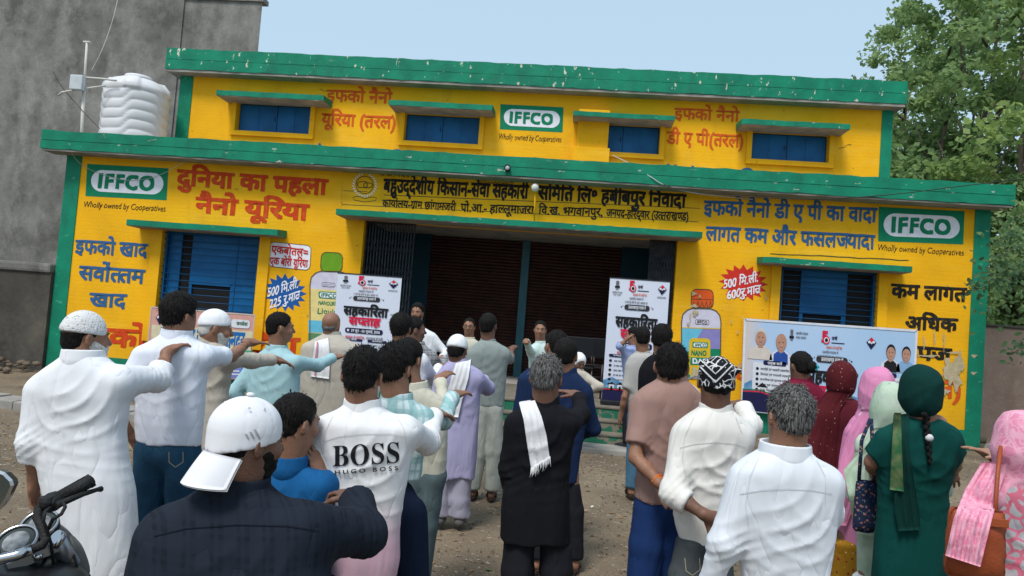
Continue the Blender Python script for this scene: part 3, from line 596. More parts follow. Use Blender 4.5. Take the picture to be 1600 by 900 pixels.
# water tank
tk = at(209, 200, 2.0); tx, ty = tk[0], 2.0; zb0 = ZPB + .12
TW = mat('white_tank_plastic', (.66, .66, .67), (.58, .58, .60), 2, .4, .08, 30)
t = thing('water_tank', 'ribbed white plastic water tank standing on the roof behind the green parapet', 'water tank', (tx, ty, zb0))
r0 = float(at(256, 190, 2.0)[0] - at(161, 190, 2.0)[0]) / 2 * .96; ztop = float(at(209, 121, 2.0)[2]); Ht = ztop - zb0
prof = [(r0 * .96, 0)]
n = 96; V = []; Fq = []; zs = np.linspace(0, Ht * .80, 90)
for i, z in enumerate(zs):
    for k in range(n):
        a = 2 * math.pi * k / n; ph = z / (Ht * .105) + .55 * math.tanh(3 * math.sin(a * 3 + .7)) ; rib = abs(math.sin(math.pi * ph)) ** .5
        r = r0 * (.955 + .045 * rib); V.append((tx + r * math.cos(a), ty + r * math.sin(a), zb0 + z))
for (f, zz_) in ((.99, .81), (1.0, .83), (.97, .86), (.80, .925), (.60, .955), (.40, .97), (.39, .975), (.40, 1.0), (.30, 1.01), (0, 1.012)):
    for k in range(n):
        a = 2 * math.pi * k / n; lug = 1 + (.035 if (math.sin(a * 4) > .6 and .8 < zz_ < .95) else 0); V.append((tx + r0 * f * lug * math.cos(a), ty + r0 * f * lug * math.sin(a), zb0 + Ht * (zz_ + (.02 if (math.sin(a * 4) > .6 and .84 < zz_ < .95) else 0))))
m_ = len(V) // n
for i in range(m_ - 1):
    for k in range(n): Fq.append((i * n + k, i * n + (k + 1) % n, (i + 1) * n + (k + 1) % n, (i + 1) * n + k))
mesh_obj('tank_shell', V, Fq, TW, t, True)
MB().lathe((tx, ty, zb0 + Ht * .975), [(r0 * .42, 0), (r0 * .43, .03), (r0 * .40, .07), (r0 * .2, .085), (0, .09)], 28).build('tank_lid', TW, t)
# mast with a radio unit
CRP = mat('cream_pipe_paint', (.62, .60, .55), None, 6, .5)
pm = at(130, 205, 1.2); t = thing('antenna_mast', 'thin cream pipe mast with cross arm and white radio box beside the tank', 'antenna', (pm[0], 1.2, ZPB + .12))
top = at(136, 66, 1.2); MB().tube([(pm[0], 1.2, ZPB + .12), at(131, 140, 1.2)], .035, 10).tube([at(131, 140, 1.2), top], .026, 10).build('mast_pole', CRP, t)
MB().tube([top + np.array([-.08, 0, 0]), top + np.array([.08, 0, 0])], .03, 8).build('mast_cap', CRP, t)
MB().tube([at(132, 121, 1.2), at(160, 123, 1.2), at(182, 126, 1.2)], .022, 8).build('cross_arm', CRP, t)
MB().tube([at(91, 149, 1.15), at(98, 144, 1.15), at(120, 140, 1.15), at(165, 134, 1.2)], .022, 8).build('cross_arm', CRP, t)
a = at(112, 117, 1.05); b = at(129, 141, 1.05); MB().box(a[0], b[0], 1.0, 1.12, b[2], a[2], .02).build('radio_unit', mat('radio_plastic', (.55, .6, .62), None, 4, .5), t)
BLKW = mat('black_cable', (.03, .03, .03), None, 5, .6); WHW = mat('pale_cable', (.5, .5, .48), None, 5, .6)
def cable(name, pts, r, m, label):
    P_ = []
    for i in range(len(pts) - 1):
        for k in range(8):
            q_ = k / 8; P_.append(np.array(pts[i]) * (1 - q_) + np.array(pts[i + 1]) * q_)
    P_.append(np.array(pts[-1])); P_ = [sum(P_[max(0, i - 3):i + 4]) / len(P_[max(0, i - 3):i + 4]) for i in range(len(P_))]
    tag(MB().tube(P_, r, 6).build(name, m), label, 'cable')
cable('overhead_cable', [at(139, 118, 1.2), at(160, 78, 1.6), at(177, 30, 2.2), at(188, -20, 3)], .006, WHW, 'thin pale cable rising from the mast past the grey building')
cable('roof_cable', [at(82, 108, 1.3), at(92, 130, 1.25), at(110, 152, 1.2), at(140, 185, 1.1), at(160, 205, 1.0)], .007, BLKW, 'black cable sagging left of the antenna mast')
cable('overhead_cable', [at(1610, 278, -1.2), at(1500, 291, -1.0), at(1390, 305, -.8), at(1280, 312, -.7), at(1180, 309, -.6), at(1060, 298, -.5), at(1030, 285, -OV)], .008, BLKW, 'black cable crossing the right half of the lower green parapet')
cable('roof_cable', [at(952, 240, YW - .3), at(985, 256, 0), at(1010, 272, -OV - .02), at(1040, 292, -OV - .02), at(1090, 303, -.3), at(1160, 310, -.05), at(1180, 312, -.02)], .009, WHW, 'pale cable dropping from the roof pier over the parapet')
cable('wall_cable', [at(105, 226, -OV - .01), at(112, 240, -.3), at(124, 256, -.03), at(150, 270, -.02), at(200, 284, -.02), at(246, 277, -.02), at(300, 246, -.2), at(312, 232, -OV - .01)], .005, WHW, 'thin cable sagging over the left painted logo board')

# ------------------------------------------------------------------ grey building and yard walls behind
def plaster_mat(name, c, c2, c3):
    m = mat(name, c, c2, .28, .92, .8, 6, detail=12); add_peel(m, 1.4, .60, c3, (1, 1, .35)); return m
GPL = bpy.data.materials.new('weathered_cement_plaster'); GPL.use_nodes = True
def stained(m, c, c2, c3):
    N = m.node_tree.nodes; L = m.node_tree.links; b = N['Principled BSDF']; b.inputs['Roughness'].default_value = .93
    tc = N.new('ShaderNodeTexCoord')
    def nz_(s, st, det=10, ro=.6):
        mp = N.new('ShaderNodeMapping'); mp.inputs['Scale'].default_value = st; L.new(tc.outputs['Object'], mp.inputs[0]); t = N.new('ShaderNodeTexNoise'); t.inputs['Scale'].default_value = s; t.inputs['Detail'].default_value = det; t.inputs['Roughness'].default_value = ro; L.new(mp.outputs[0], t.inputs[0]); return t
    a = nz_(1.1, (1, 1, .8), 14, .68); r1 = N.new('ShaderNodeMapRange'); r1.inputs[1].default_value = .38; r1.inputs[2].default_value = .64; L.new(a.outputs[0], r1.inputs[0])
    mx = N.new('ShaderNodeMix'); mx.data_type = 'RGBA'; mx.inputs[6].default_value = (*c, 1); mx.inputs[7].default_value = (*c2, 1); L.new(r1.outputs[0], mx.inputs[0])
    a2 = nz_(.45, (1.3, 1, .8), 14, .72); r2 = N.new('ShaderNodeMapRange'); r2.inputs[1].default_value = .50; r2.inputs[2].default_value = .72; L.new(a2.outputs[0], r2.inputs[0])
    m2 = N.new('ShaderNodeMix'); m2.data_type = 'RGBA'; L.new(mx.outputs[2], m2.inputs[6]); m2.inputs[7].default_value = (*c3, 1); L.new(r2.outputs[0], m2.inputs[0]); L.new(m2.outputs[2], b.inputs['Base Color'])
    a3 = nz_(9, (1, 1, 1), 8); bp = N.new('ShaderNodeBump'); bp.inputs['Strength'].default_value = .5; bp.inputs['Distance'].default_value = .03; L.new(a3.outputs[0], bp.inputs['Height']); L.new(bp.outputs[0], b.inputs['Normal'])
stained(GPL, (.205, .198, .182), (.085, .082, .075), (.31, .30, .275))
YG = 6.2; gxr = float(at(405, 60, YG)[0]); gxm = float(at(280, 100, YG)[0])
G = thing('grey_building', 'tall windowless grey cement building with weathered plaster behind the water tank', 'building', (gxr - 8, YG, 0))
zq = float(at(395, 3, YG)[2]); mesh_obj('wall', [(gxm, YG, -.1), (gxr, YG, -.1), (gxr - 1.9, YG + 3.4, -.1), (gxm, YG + 3.4, -.1), (gxm, YG, zq), (gxr, YG, zq), (gxr - 1.9, YG + 3.4, zq), (gxm, YG + 3.4, zq)], [(0, 1, 5, 4), (1, 2, 6, 5), (2, 3, 7, 6), (3, 0, 4, 7), (4, 5, 6, 7), (3, 2, 1, 0)], GPL, G)
MB().box(gxm - 14, gxm - .003, YG - .05, YG + 3.4, -.1, zq + 1.6).build('wall', GPL, G)
a = at(395, 3, YG); MB().box(gxm + .01, gxr + .05, YG - .06, YG + .3, a[2] + .003, a[2] + .14).build('coping', GPL, G); MB().tube([(gxr - .15, YG - .02, a[2] + .14), (gxr - .15, YG - .02, a[2] + .35), (gxr + .0, YG - .04, a[2] + .38)], .05, 8).build('spout', mat('pale_spout', (.6, .62, .66), None, 4), G)
DKW = bpy.data.materials.new('sooty_old_plaster'); DKW.use_nodes = True; stained(DKW, (.055, .05, .042), (.028, .026, .022), (.11, .095, .075))
yw = -.1; a = at(88, 415, yw); lw = thing('yard_wall', 'low sooty plastered wall with a rounded grey coping left of the yellow building', 'wall', (a[0] - 3, yw, 0))
MB().box(a[0] - 9, XL - .03, yw, yw + .4, -.1, a[2] - .16).build('wall_body', DKW, lw); MB().box(a[0] - 9, XL - .03, yw - .05, yw + .45, a[2] - .158, a[2] + .03, .05).build('coping', GPL, lw)
# rubble heap by its foot
RB = mat('rubble_earth', (.16, .125, .09), (.07, .055, .04), 3, .95, .8, 20)
r_ = np.random.default_rng(11); V = []; Fq = []
mb = MB()
for i in range(160):
    x = r_.uniform(XL - 3.4, XL + .1); y = r_.uniform(-1.3, -.25) ; s = r_.uniform(.02, .11) * (1 if y > -1.0 else .6); mb.ell((x, y, s * .35 + max(0, .16 * (1 + y))), (s, s * r_.uniform(.6, 1), s * .5), 6)
tag(mb.build('rubble', RB), 'broken bricks and earth heaped along the foot of the dark wall', None, None, 'stuff')
# stone slab edge running to the left
mb = MB()
for i in range(9):
    x = -9.2 + i * .42; mb.box(x, x + .40, -4.6 - .02 * i, -4.15, -.05, .09 + r5.uniform(-.02, .02), .02)
tag(mb.build('cement_kerb', CONC), 'rough cement kerb crossing the yard behind the man in the long white kurta', 'kerb')
# right yard wall, mud plaster, and pipe
MUD = bpy.data.materials.new('mud_plaster'); MUD.use_nodes = True; stained(MUD, (.21, .155, .125), (.15, .105, .085), (.28, .22, .17))
yr = 2.2; a = at(1545, 510, yr); rw = thing('yard_wall', 'low pinkish mud-plastered wall right of the yellow building under the trees', 'wall', (a[0] + 3, yr, 0))
MB().box(XR + .01, a[0] + 12, yr, yr + .3, -.1, a[2], .02).build('wall_body', MUD, rw); MB().box(XR + .01, a[0] + 12, yr - .03, yr + .33, a[2] + .001, a[2] + .05, .01).build('coping', DKW, rw)
tag(MB().tube([(XR + .05, -.2, .09), (XR + 1.0, .0, .09), (XR + 6, .9, .09)], .075, 12).build('drain_pipe', mat('white_pvc', (.55, .54, .50), (.4, .38, .34), 6, .6)), 'thick dusty white pipe lying on the ground beside the green corner', 'pipe')
MB_ = MB()
for i in range(40): x = r_.uniform(XR + .2, XR + 5); y = r_.uniform(.9, 2.0); s = r_.uniform(.05, .2); MB_.ell((x, y, s * .3), (s, s * .7, s * .5), 6)
tag(MB_.build('rubble', RB), 'dark stones and earth piled under the mud-plastered wall', None, None, 'stuff')
# ------------------------------------------------------------------ figures: smooth distance-field bodies and garments
def unit(v): v = np.asarray(v, float); return v / (np.linalg.norm(v) + 1e-12)
class Fld:
    def __init__(s, lo, hi, h):
        s.h = h; s.lo = np.array(lo, float); n = np.maximum(4, np.ceil((np.array(hi) - s.lo) / h).astype(int) + 1); s.n = n
        s.X = (s.lo[0] + h * np.arange(n[0])).astype(np.float32); s.Y = (s.lo[1] + h * np.arange(n[1])).astype(np.float32); s.Z = (s.lo[2] + h * np.arange(n[2])).astype(np.float32)
        s.D = np.full(n, .5, np.float32)
    def _sl(s, lo, hi):
        r = []
        for a, l, h_ in ((s.X, lo[0], hi[0]), (s.Y, lo[1], hi[1]), (s.Z, lo[2], hi[2])):
            i = int(np.searchsorted(a, l)); j = int(np.searchsorted(a, h_)); r.append(slice(max(0, i - 1), min(len(a), j + 1)))
        return tuple(r)
    def add(s, fn, lo, hi, k=.02, mode='u'):
        p = k + 2.5 * s.h; sl = s._sl(np.array(lo) - p, np.array(hi) + p)
        x = s.X[sl[0]][:, None, None]; y = s.Y[sl[1]][None, :, None]; z = s.Z[sl[2]][None, None, :]
        if x.size == 0 or y.size == 0 or z.size == 0: return
        d2 = fn(x, y, z).astype(np.float32); d1 = s.D[sl]
        if mode == 'u':
            t = np.clip(.5 + .5 * (d2 - d1) / k, 0, 1); s.D[sl] = d2 + (d1 - d2) * (1 - t) - k * t * (1 - t) if False else d2 * (1 - t) + d1 * t - k * t * (1 - t)
        else:
            t = np.clip(.5 - .5 * (d1 + d2) / k, 0, 1); s.D[sl] = d1 * (1 - t) + (-d2) * t + k * t * (1 - t)
    def mesh(s):
        V = s.D; n = np.array(V.shape) - 1; S = V < 0; c = np.zeros(tuple(n), np.int8)
        for i in (0, 1):
            for j in (0, 1):
                for k in (0, 1): c += S[i:n[0] + i, j:n[1] + j, k:n[2] + k]
        act = (c > 0) & (c < 8); I = np.argwhere(act)
        if len(I) == 0: return np.zeros((0, 3)), np.zeros((0, 4), int)
        idx = -np.ones(tuple(n), np.int32); idx[act] = np.arange(len(I))
        cor = {(i, j, k): V[I[:, 0] + i, I[:, 1] + j, I[:, 2] + k] for i in (0, 1) for j in (0, 1) for k in (0, 1)}
        acc = np.zeros((len(I), 3)); cnt = np.zeros(len(I))
        for a in cor:
            for ax in range(3):
                if a[ax] == 0:
                    b = list(a); b[ax] = 1; b = tuple(b); va, vb = cor[a], cor[b]; m = (va < 0) != (vb < 0); t = np.where(m, va / np.where(m, va - vb, 1), 0)
                    p = np.array(a, float)[None].repeat(len(I), 0); p[:, ax] += t; acc += p * m[:, None]; cnt += m
        P = s.lo + (I + acc / cnt[:, None]) * s.h
        Q = []
        for ax in range(3):
            o = [slice(1, -1)] * 3; sa = [slice(1, n[i]) for i in range(3)]
            a = [slice(1, n[0]), slice(1, n[1]), slice(1, n[2])]; a[ax] = slice(0, n[ax]); b = list(a); b[ax] = slice(1, n[ax] + 1)
            s0 = S[tuple(a)]; s1 = S[tuple(b)]; e = np.argwhere(s0 != s1); 
            if len(e) == 0: continue
            flip = s0[tuple(e.T)]; off = np.array([a[i].start for i in range(3)]); e = e + off
            u, w = [(1, 2), (2, 0), (0, 1)][ax]
            def cell(du, dw):
                q = e.copy(); q[:, u] -= du; q[:, w] -= dw; return idx[q[:, 0], q[:, 1], q[:, 2]]
            q = np.stack([cell(1, 1), cell(0, 1), cell(0, 0), cell(1, 0)], -1); q[~flip] = q[~flip][:, ::-1]; q = q[(q >= 0).all(1)]; Q.append(q)
        return P, np.concatenate(Q) if Q else np.zeros((0, 4), int)

def rc(F_, a, b, ra, rb, k=.02, cut=None, mode='u', flatx=None):
    a = np.array(a, float); b = np.array(b, float); r = max(ra, rb); lo = np.minimum(a, b) - r; hi = np.maximum(a, b) + r; ab = b - a; L2 = float(ab @ ab) + 1e-9
    def fn(x, y, z):
        t = np.clip(((x - a[0]) * ab[0] + (y - a[1]) * ab[1] + (z - a[2]) * ab[2]) / L2, 0, 1)
        d = np.sqrt((x - a[0] - t * ab[0]) ** 2 + (y - a[1] - t * ab[1]) ** 2 + (z - a[2] - t * ab[2]) ** 2) - (ra + (rb - ra) * t)
        if cut is not None: c, n = cut; d = np.maximum(d, (x - c[0]) * n[0] + (y - c[1]) * n[1] + (z - c[2]) * n[2])
        return d
    F_.add(fn, lo, hi, k, mode)
def el(F_, c, r, A=None, k=.02, mode='u', cuts=()):
    c = np.array(c, float); r = np.array(r, float); A = np.eye(3) if A is None else np.array(A); R_ = r.max()
    def fn(x, y, z):
        dx, dy, dz = x - c[0], y - c[1], z - c[2]; p = [(dx * A[i][0] + dy * A[i][1] + dz * A[i][2]) for i in range(3)]
        k0 = np.sqrt(sum((p[i] / r[i]) ** 2 for i in range(3))); k1 = np.sqrt(sum((p[i] / r[i] ** 2) ** 2 for i in range(3))) + 1e-6; d = k0 * (k0 - 1) / k1
        for cc, nn in cuts: d = np.maximum(d, (x - cc[0]) * nn[0] + (y - cc[1]) * nn[1] + (z - cc[2]) * nn[2])
        return d
    F_.add(fn, c - R_, c + R_, k, mode)
def gen(F_, st, l, k=.02, z0=None, z1=None, e=2.4, hemw=0.0):
    """loft along z: st rows (z, cx, cy, halfwidth, halfdepth), l = lateral unit vector"""
    st = sorted(st); Z = np.array([q[0] for q in st]); C = [np.array([q[i] for q in st]) for i in range(1, 5)]
    f = np.array([-l[1], l[0]]); z0 = Z[0] if z0 is None else z0; z1 = Z[-1] if z1 is None else z1
    if len(Z) > 5:   # ease the corners between the rows so that the cloth has no facets
        zd = np.arange(Z[0] - .06, Z[-1] + .061, .006); kz = np.exp(-(np.arange(-8, 9) * .006 / .020) ** 2); kz /= kz.sum(); wt = np.clip((Z[-1] - zd) / .05, 0, 1)
        C2 = []
        for c in C: a = np.interp(zd, Z, c); ap = np.pad(a, 8, mode='edge'); C2.append(np.convolve(ap, kz, 'valid') * wt + a * (1 - wt))
        Z, C = zd, C2
    W = max(C[2].max(), C[3].max())
    lo = (C[0].min() - W, C[1].min() - W, z0); hi = (C[0].max() + W, C[1].max() + W, z1)
    def fn(x, y, z):
        cx, cy, w, d = [np.interp(z, Z, c) for c in C]; u = (x - cx) * l[0] + (y - cy) * l[1]; v = (x - cx) * f[0] + (y - cy) * f[1]
        n = (np.abs(u / w) ** e + np.abs(v / d) ** e) ** (1 / e); dd = (n - 1) * np.minimum(w, d)
        zz = z0 + (hemw * np.sin(u * 23) * .5 if hemw else 0)
        return np.maximum(np.maximum(dd, zz - z), z - z1)
    F_.add(fn, lo, hi, k)
def folds(F_, seed, amp, tilt=.5, wl=.11, mask=None):
    r = np.random.default_rng(seed); x = F_.X[:, None, None]; y = F_.Y[None, :, None]; z = F_.Z[None, None, :]; tot = 0
    wx = .35 * np.sin(z * 7 + r.uniform(0, 6)) + .3 * np.sin(x * 9 + z * 5 + r.uniform(0, 6))
    for j in range(4):
        a = r.uniform(-1, 1) * tilt + (1.2 if j == 3 else 0); ph = r.uniform(0, 6.28); kx = 2 * math.pi / (wl * r.uniform(.8, 1.9)); yy = r.uniform(-.6, .6)
        s_ = np.sin(kx * .5 * (x * math.cos(a) + z * math.sin(a) + y * yy) + ph + 1.3 * wx * (1 + .5 * j)); env = .5 + .5 * np.sin(z * r.uniform(5, 11) + x * r.uniform(-7, 7) + r.uniform(0, 6)); tot = tot + (1 - np.abs(s_)) ** 2.2 * env * (.9 if j < 3 else .6)
    F_.D -= np.float32(amp) * (tot - .7).astype(np.float32) * (1 if mask is None else mask)

def crease(v): return np.clip(1 - np.abs(v), 0, 1) ** 1.6
def drapes(F_, seed, amp, lat, front, Sm, S_L, S_R, arms, zhem, zhip):
    """cloth folds: tension creases fanning out of the armpits and elbows, hanging folds below the chest, slack rings at the waist"""
    r = np.random.default_rng(seed); x = F_.X[:, None, None]; y = F_.Y[None, :, None]; z = F_.Z[None, None, :]
    u = (x - Sm[0]) * lat[0] + (y - Sm[1]) * lat[1]; v = (x - Sm[0]) * front[0] + (y - Sm[1]) * front[1]; dz = z - Sm[2]; tot = 0
    wob = .5 * np.sin(dz * r.uniform(5, 8) + r.uniform(0, 6)) + .3 * np.sin(u * 7 + dz * 4 + r.uniform(0, 6))
    low = np.clip((-dz - .12) / .35, 0, 1.0); ph = r.uniform(0, 6, 8); sl = r.uniform(-.35, .35)
    arg = (u + sl * dz) * (2 * math.pi / r.uniform(.20, .27)) + (v * 5) + wob + ph[0]
    tot = tot + low * (crease(np.sin(arg * .5 + .4 * np.sin(arg * .31))) * 1.0 + .5 * crease(np.sin(arg * .93 + ph[1])) * (.5 + .5 * np.sin(dz * 4 + u * 3 + ph[2])))
    for S_, arm, sd in ((S_L, arms[0], -1), (S_R, arms[1], 1)):
        c = S_ - lat * sd * .01 + np.array([0, 0, -.10]); du = ((x - c[0]) * lat[0] + (y - c[1]) * lat[1]) * -sd; dd = z - c[2]; dist = np.sqrt(du ** 2 + dd ** 2 + .0004); th = np.arctan2(dd, du)
        raised = 1.5 if arm[2][2] > S_[2] - .35 else .7
        tot = tot + raised * np.exp(-(((du - .10) / .13) ** 2 + ((dd + .04) / .15) ** 2)) * crease(np.sin((du * .75 + dd * .62) * r.uniform(34, 48) + 2.2 * np.sin(du * 9 - dd * 7 + 1) + r.uniform(0, 6))) * .8
        E_ = arm[1]; W = arm[2]; S2 = arm[0]; d3 = np.sqrt((x - E_[0]) ** 2 + (y - E_[1]) ** 2 + (z - E_[2]) ** 2); ax = unit(W - S2); t_ = (x - E_[0]) * ax[0] + (y - E_[1]) * ax[1] + (z - E_[2]) * ax[2]; q_ = (x - E_[0]) * lat[0] + (y - E_[1]) * lat[1]
        tot = tot + .8 * np.exp(-(d3 / .13) ** 2) * crease(np.sin(t_ * 48 + q_ * 40 + 2.2 * np.sin(t_ * 19 + q_ * 12) + r.uniform(0, 6)))
    waist = np.exp(-((z - max(zhip + .10, zhem + .10)) / .10) ** 2)
    tot = tot + .30 * waist * crease(np.sin(z * 46 + u * r.uniform(-9, 9) + wob * 2 + ph[4])) * (.4 + .6 * np.sin(u * 11 + ph[5]) ** 2)
    tot = tot + .35 * np.sin(u * 9 + dz * 7 + ph[6]) * np.sin(dz * 8 - u * 5 + ph[7])
    F_.D -= (amp * 1.15 * (tot - .35)).astype(np.float32)
def skin(name, c): return mat(name, c, tuple(x * .78 for x in c), 14, .55, .25, 160, spec=.4, sub=.0)
SK = [skin('brown_skin', (.285, .140, .085)), skin('dark_brown_skin', (.175, .085, .055)), skin('light_brown_skin', (.38, .20, .13))]
def hairmat(name, c, c2): return mat(name, c, c2, 170, .55, .7, 260, stretch=(1, 1, .16), spec=.07, detail=2)
HB = hairmat('black_hair', (.007, .0065, .0065), (.016, .014, .013)); HG = hairmat('grey_hair', (.19, .185, .18), (.022, .021, .021)); HW = hairmat('white_hair', (.62, .60, .57), (.42, .40, .38))
EYEW = mat('eye_white', (.30, .27, .25), None, 9, .3); EYEB = mat('eye_dark', (.02, .012, .01), None, 9, .2)
_cl = {}
def cloth(name, c, c2=None, wr=(8.0, .42, (1, 1, .33)), rough=.88, sheen=.0, sc=2.0, bump=.25, bsc=420):
    if name in _cl: return _cl[name]
    m = mat(name, c, c2 or tuple(x * .93 for x in c), sc, rough, bump, bsc, sheen=sheen, wr=wr, spec=.12); _cl[name] = m; return m

class Head:
    def __init__(s, c, yaw, pitch, hs=1.0):
        s.c = np.array(c, float); s.hs = hs; y, p = R(yaw), R(pitch)
        s.f = np.array([math.sin(y) * math.cos(p), math.cos(y) * math.cos(p), math.sin(p)]); s.r = np.array([math.cos(y), -math.sin(y), 0]); s.u = np.cross(s.r, s.f); s.A = [s.r, s.f, s.u]
    def w(s, x, y, z): return s.c + (s.r * x + s.f * y + s.u * z) * s.hs
def head_sdf(F_, H, neck, face=True):
    h = H.hs; A = H.A
    el(F_, H.w(0, -.012, .032), np.array((.075, .094, .083)) * h, A, .02); el(F_, H.w(0, .022, -.030), np.array((.060, .072, .080)) * h, A, .03)
    el(F_, H.w(0, .038, -.078), np.array((.040, .042, .034)) * h, A, .03); rc(F_, H.w(0, -.022, -.045), neck, .051 * h, .057 * h, .035)
    for sgn in (-1, 1):
        Ae = [unit(H.r * 1 + H.f * .35 * sgn), unit(H.f - H.r * .35 * sgn), H.u]
        el(F_, H.w(.080 * sgn, -.010, -.004), np.array((.009, .019, .032)) * h, Ae, .008); el(F_, H.w(.089 * sgn, -.004, -.002), np.array((.007, .009, .017)) * h, Ae, .005, 's')
        if face:
            el(F_, H.w(.031 * sgn, .094, .008), np.array((.017, .014, .010)) * h, A, .012, 's'); el(F_, H.w(.040 * sgn, .066, -.022), np.array((.022, .022, .022)) * h, A, .02)
    if face:
        rc(F_, H.w(0, .086, .014), H.w(0, .108, -.022), .009 * h, .0145 * h, .012); rc(F_, H.w(-.030, .078, .026), H.w(.030, .078, .026), .015 * h, .015 * h, .015)
        el(F_, H.w(0, .090, -.050), np.array((.023, .012, .006)) * h, A, .006); el(F_, H.w(0, .088, -.060), np.array((.019, .012, .007)) * h, A, .006)

def hair_obj(name, H, style, m, parent, h, seed, n_str=0, up=0.0):
    F_ = Fld(H.c - .17 * H.hs, H.c + .17 * H.hs, h); s = H.hs; grow = {'bald': .003, 'short': .010, 'thick': .018, 'fringe': .004, 'under': .006}.get(style, .012)
    el(F_, H.w(0, -.014, .034 + grow * .3), np.array((.075 + grow * .8, .094 + grow * .8, .083 + grow)) * s, H.A, .02); el(F_, H.w(0, -.035, -.012), np.array((.065 + grow * .3, .072 + grow * .3, .070)) * s, H.A, .010)
    x = F_.X[:, None, None] - H.c[0]; y = F_.Y[None, :, None] - H.c[1]; z = F_.Z[None, None, :] - H.c[2]
    lx, ly, lz = [(x * a[0] + y * a[1] + z * a[2]) / s for a in H.A]
    zb = np.interp(ly, [-.12, -.06, -.035, -.03, .02, .035, .07, .12], [-.060, -.054, -.040, .022, .004, .030, .082, .096])
    zb = zb + up * (ly > .02)
    nz_ = .006 * np.sin(lx * 95 + seed) * np.sin(ly * 80 + 2 * seed) + .004 * np.sin(lx * 190 + lz * 120)
    D = F_.D - .35 * nz_.astype(np.float32)
    D = np.maximum(D, (zb + nz_ - lz) * .6)
    if style in ('bald', 'fringe', 'under'): D = np.maximum(D, (lz - {'bald': .015, 'fringe': .055, 'under': .03}[style] - ly * (0 if style == 'under' else .3)) * .8)
    F_.D = D.astype(np.float32); V, Q = F_.mesh()
    if n_str and len(V) and style not in ('under', 'fringe', 'bald'):
        rg = np.random.default_rng(seed); pick = rg.choice(len(V), n_str); SV = []; SQ = []; base = len(V)
        for i in pick:
            p = V[i]; nrm = unit(p - H.w(0, -.014, .02)); loc = p - H.c; uu = float(loc @ H.u) / s
            crown = H.w(.01, -.05, .11); d = p - crown; d = d - nrm * (d @ nrm); d = unit(d + rg.normal(0, .016, 3) * 1.5) ; L = rg.uniform(.014, .034) * s * (1.2 if style == 'thick' else .8); side = unit(np.cross(d, nrm)) * rg.uniform(.0010, .0024) * max(1, h / .0075)
            q0 = p - nrm * .003; q1 = p + d * L * .5 + nrm * rg.uniform(.0, .0025); q2 = p + d * L - nrm * (.003 + L * .08 - rg.uniform(0, .006) * (1 if uu > .05 else .15))
            k = base + len(SV); SV += [q0 - side, q0 + side, q1 - side, q1 + side, q2, q2 + side * .2]; SQ += [(k, k + 1, k + 3, k + 2), (k + 2, k + 3, k + 5, k + 4)]
        V = np.concatenate([V, SV]); Q = np.concatenate([Q, np.array(SQ)])
    return mesh_obj(name, V, Q, m, parent, True)

def ik(a, b, L1, L2, pole):
    d = b - a; D = np.linalg.norm(d); D2 = min(D, (L1 + L2) * .998); dn = d / D; p = np.array(pole, float); p = unit(p - dn * (p @ dn)); c = (L1 * L1 - L2 * L2 + D2 * D2) / (2 * D2); hh = math.sqrt(max(0, L1 * L1 - c * c))
    return a + dn * c + p * hh, a + dn * D2
def hand_sdf(F_, W, d, n, side, k=1.0, curl=.25, spread=1.0):
    """W wrist, d finger direction, n palm normal, side +1 for the thumb on +lateral"""
    d = unit(d); n = unit(n - d * (n @ d)); l = np.cross(n, d) * side
    A = [d, l, n]; c = W + d * .048 * k
    el(F_, c, np.array((.052, .041, .016)) * k, A, .012); rc(F_, W - d * .02 * k, W + d * .03 * k, .026 * k, .026 * k, .02)
    for i, (o, L, r) in enumerate(((.030, .068, .0092), (.010, .078, .0096), (-.011, .073, .0092), (-.031, .058, .0082))):
        p = W + (d * (.088 - .006 * abs(i - 1)) + l * o) * k; dd = unit(d + l * (.10 * (1.3 - i) * spread)); cu = curl * (1 + .15 * i)
        for j, (fr, rr) in enumerate(((.46, 1), (.30, .9), (.24, .8))):
            nd = dd * math.cos(cu * (j + .6)) + n * math.sin(cu * (j + .6)); q = p + nd * L * fr * k; rc(F_, p, q, r * rr * k, r * rr * .93 * k, .004); p = q
    p = W + (d * .022 + l * .030) * k; nd = unit(d * .62 + l * .7 + n * .3); q = p + nd * .042 * k; rc(F_, p, q, .0125 * k, .0105 * k, .008); nd = unit(d * .9 + l * .35 + n * .35 * (1 + curl)); rc(F_, q, q + nd * .034 * k, .0105 * k, .0088 * k, .004)

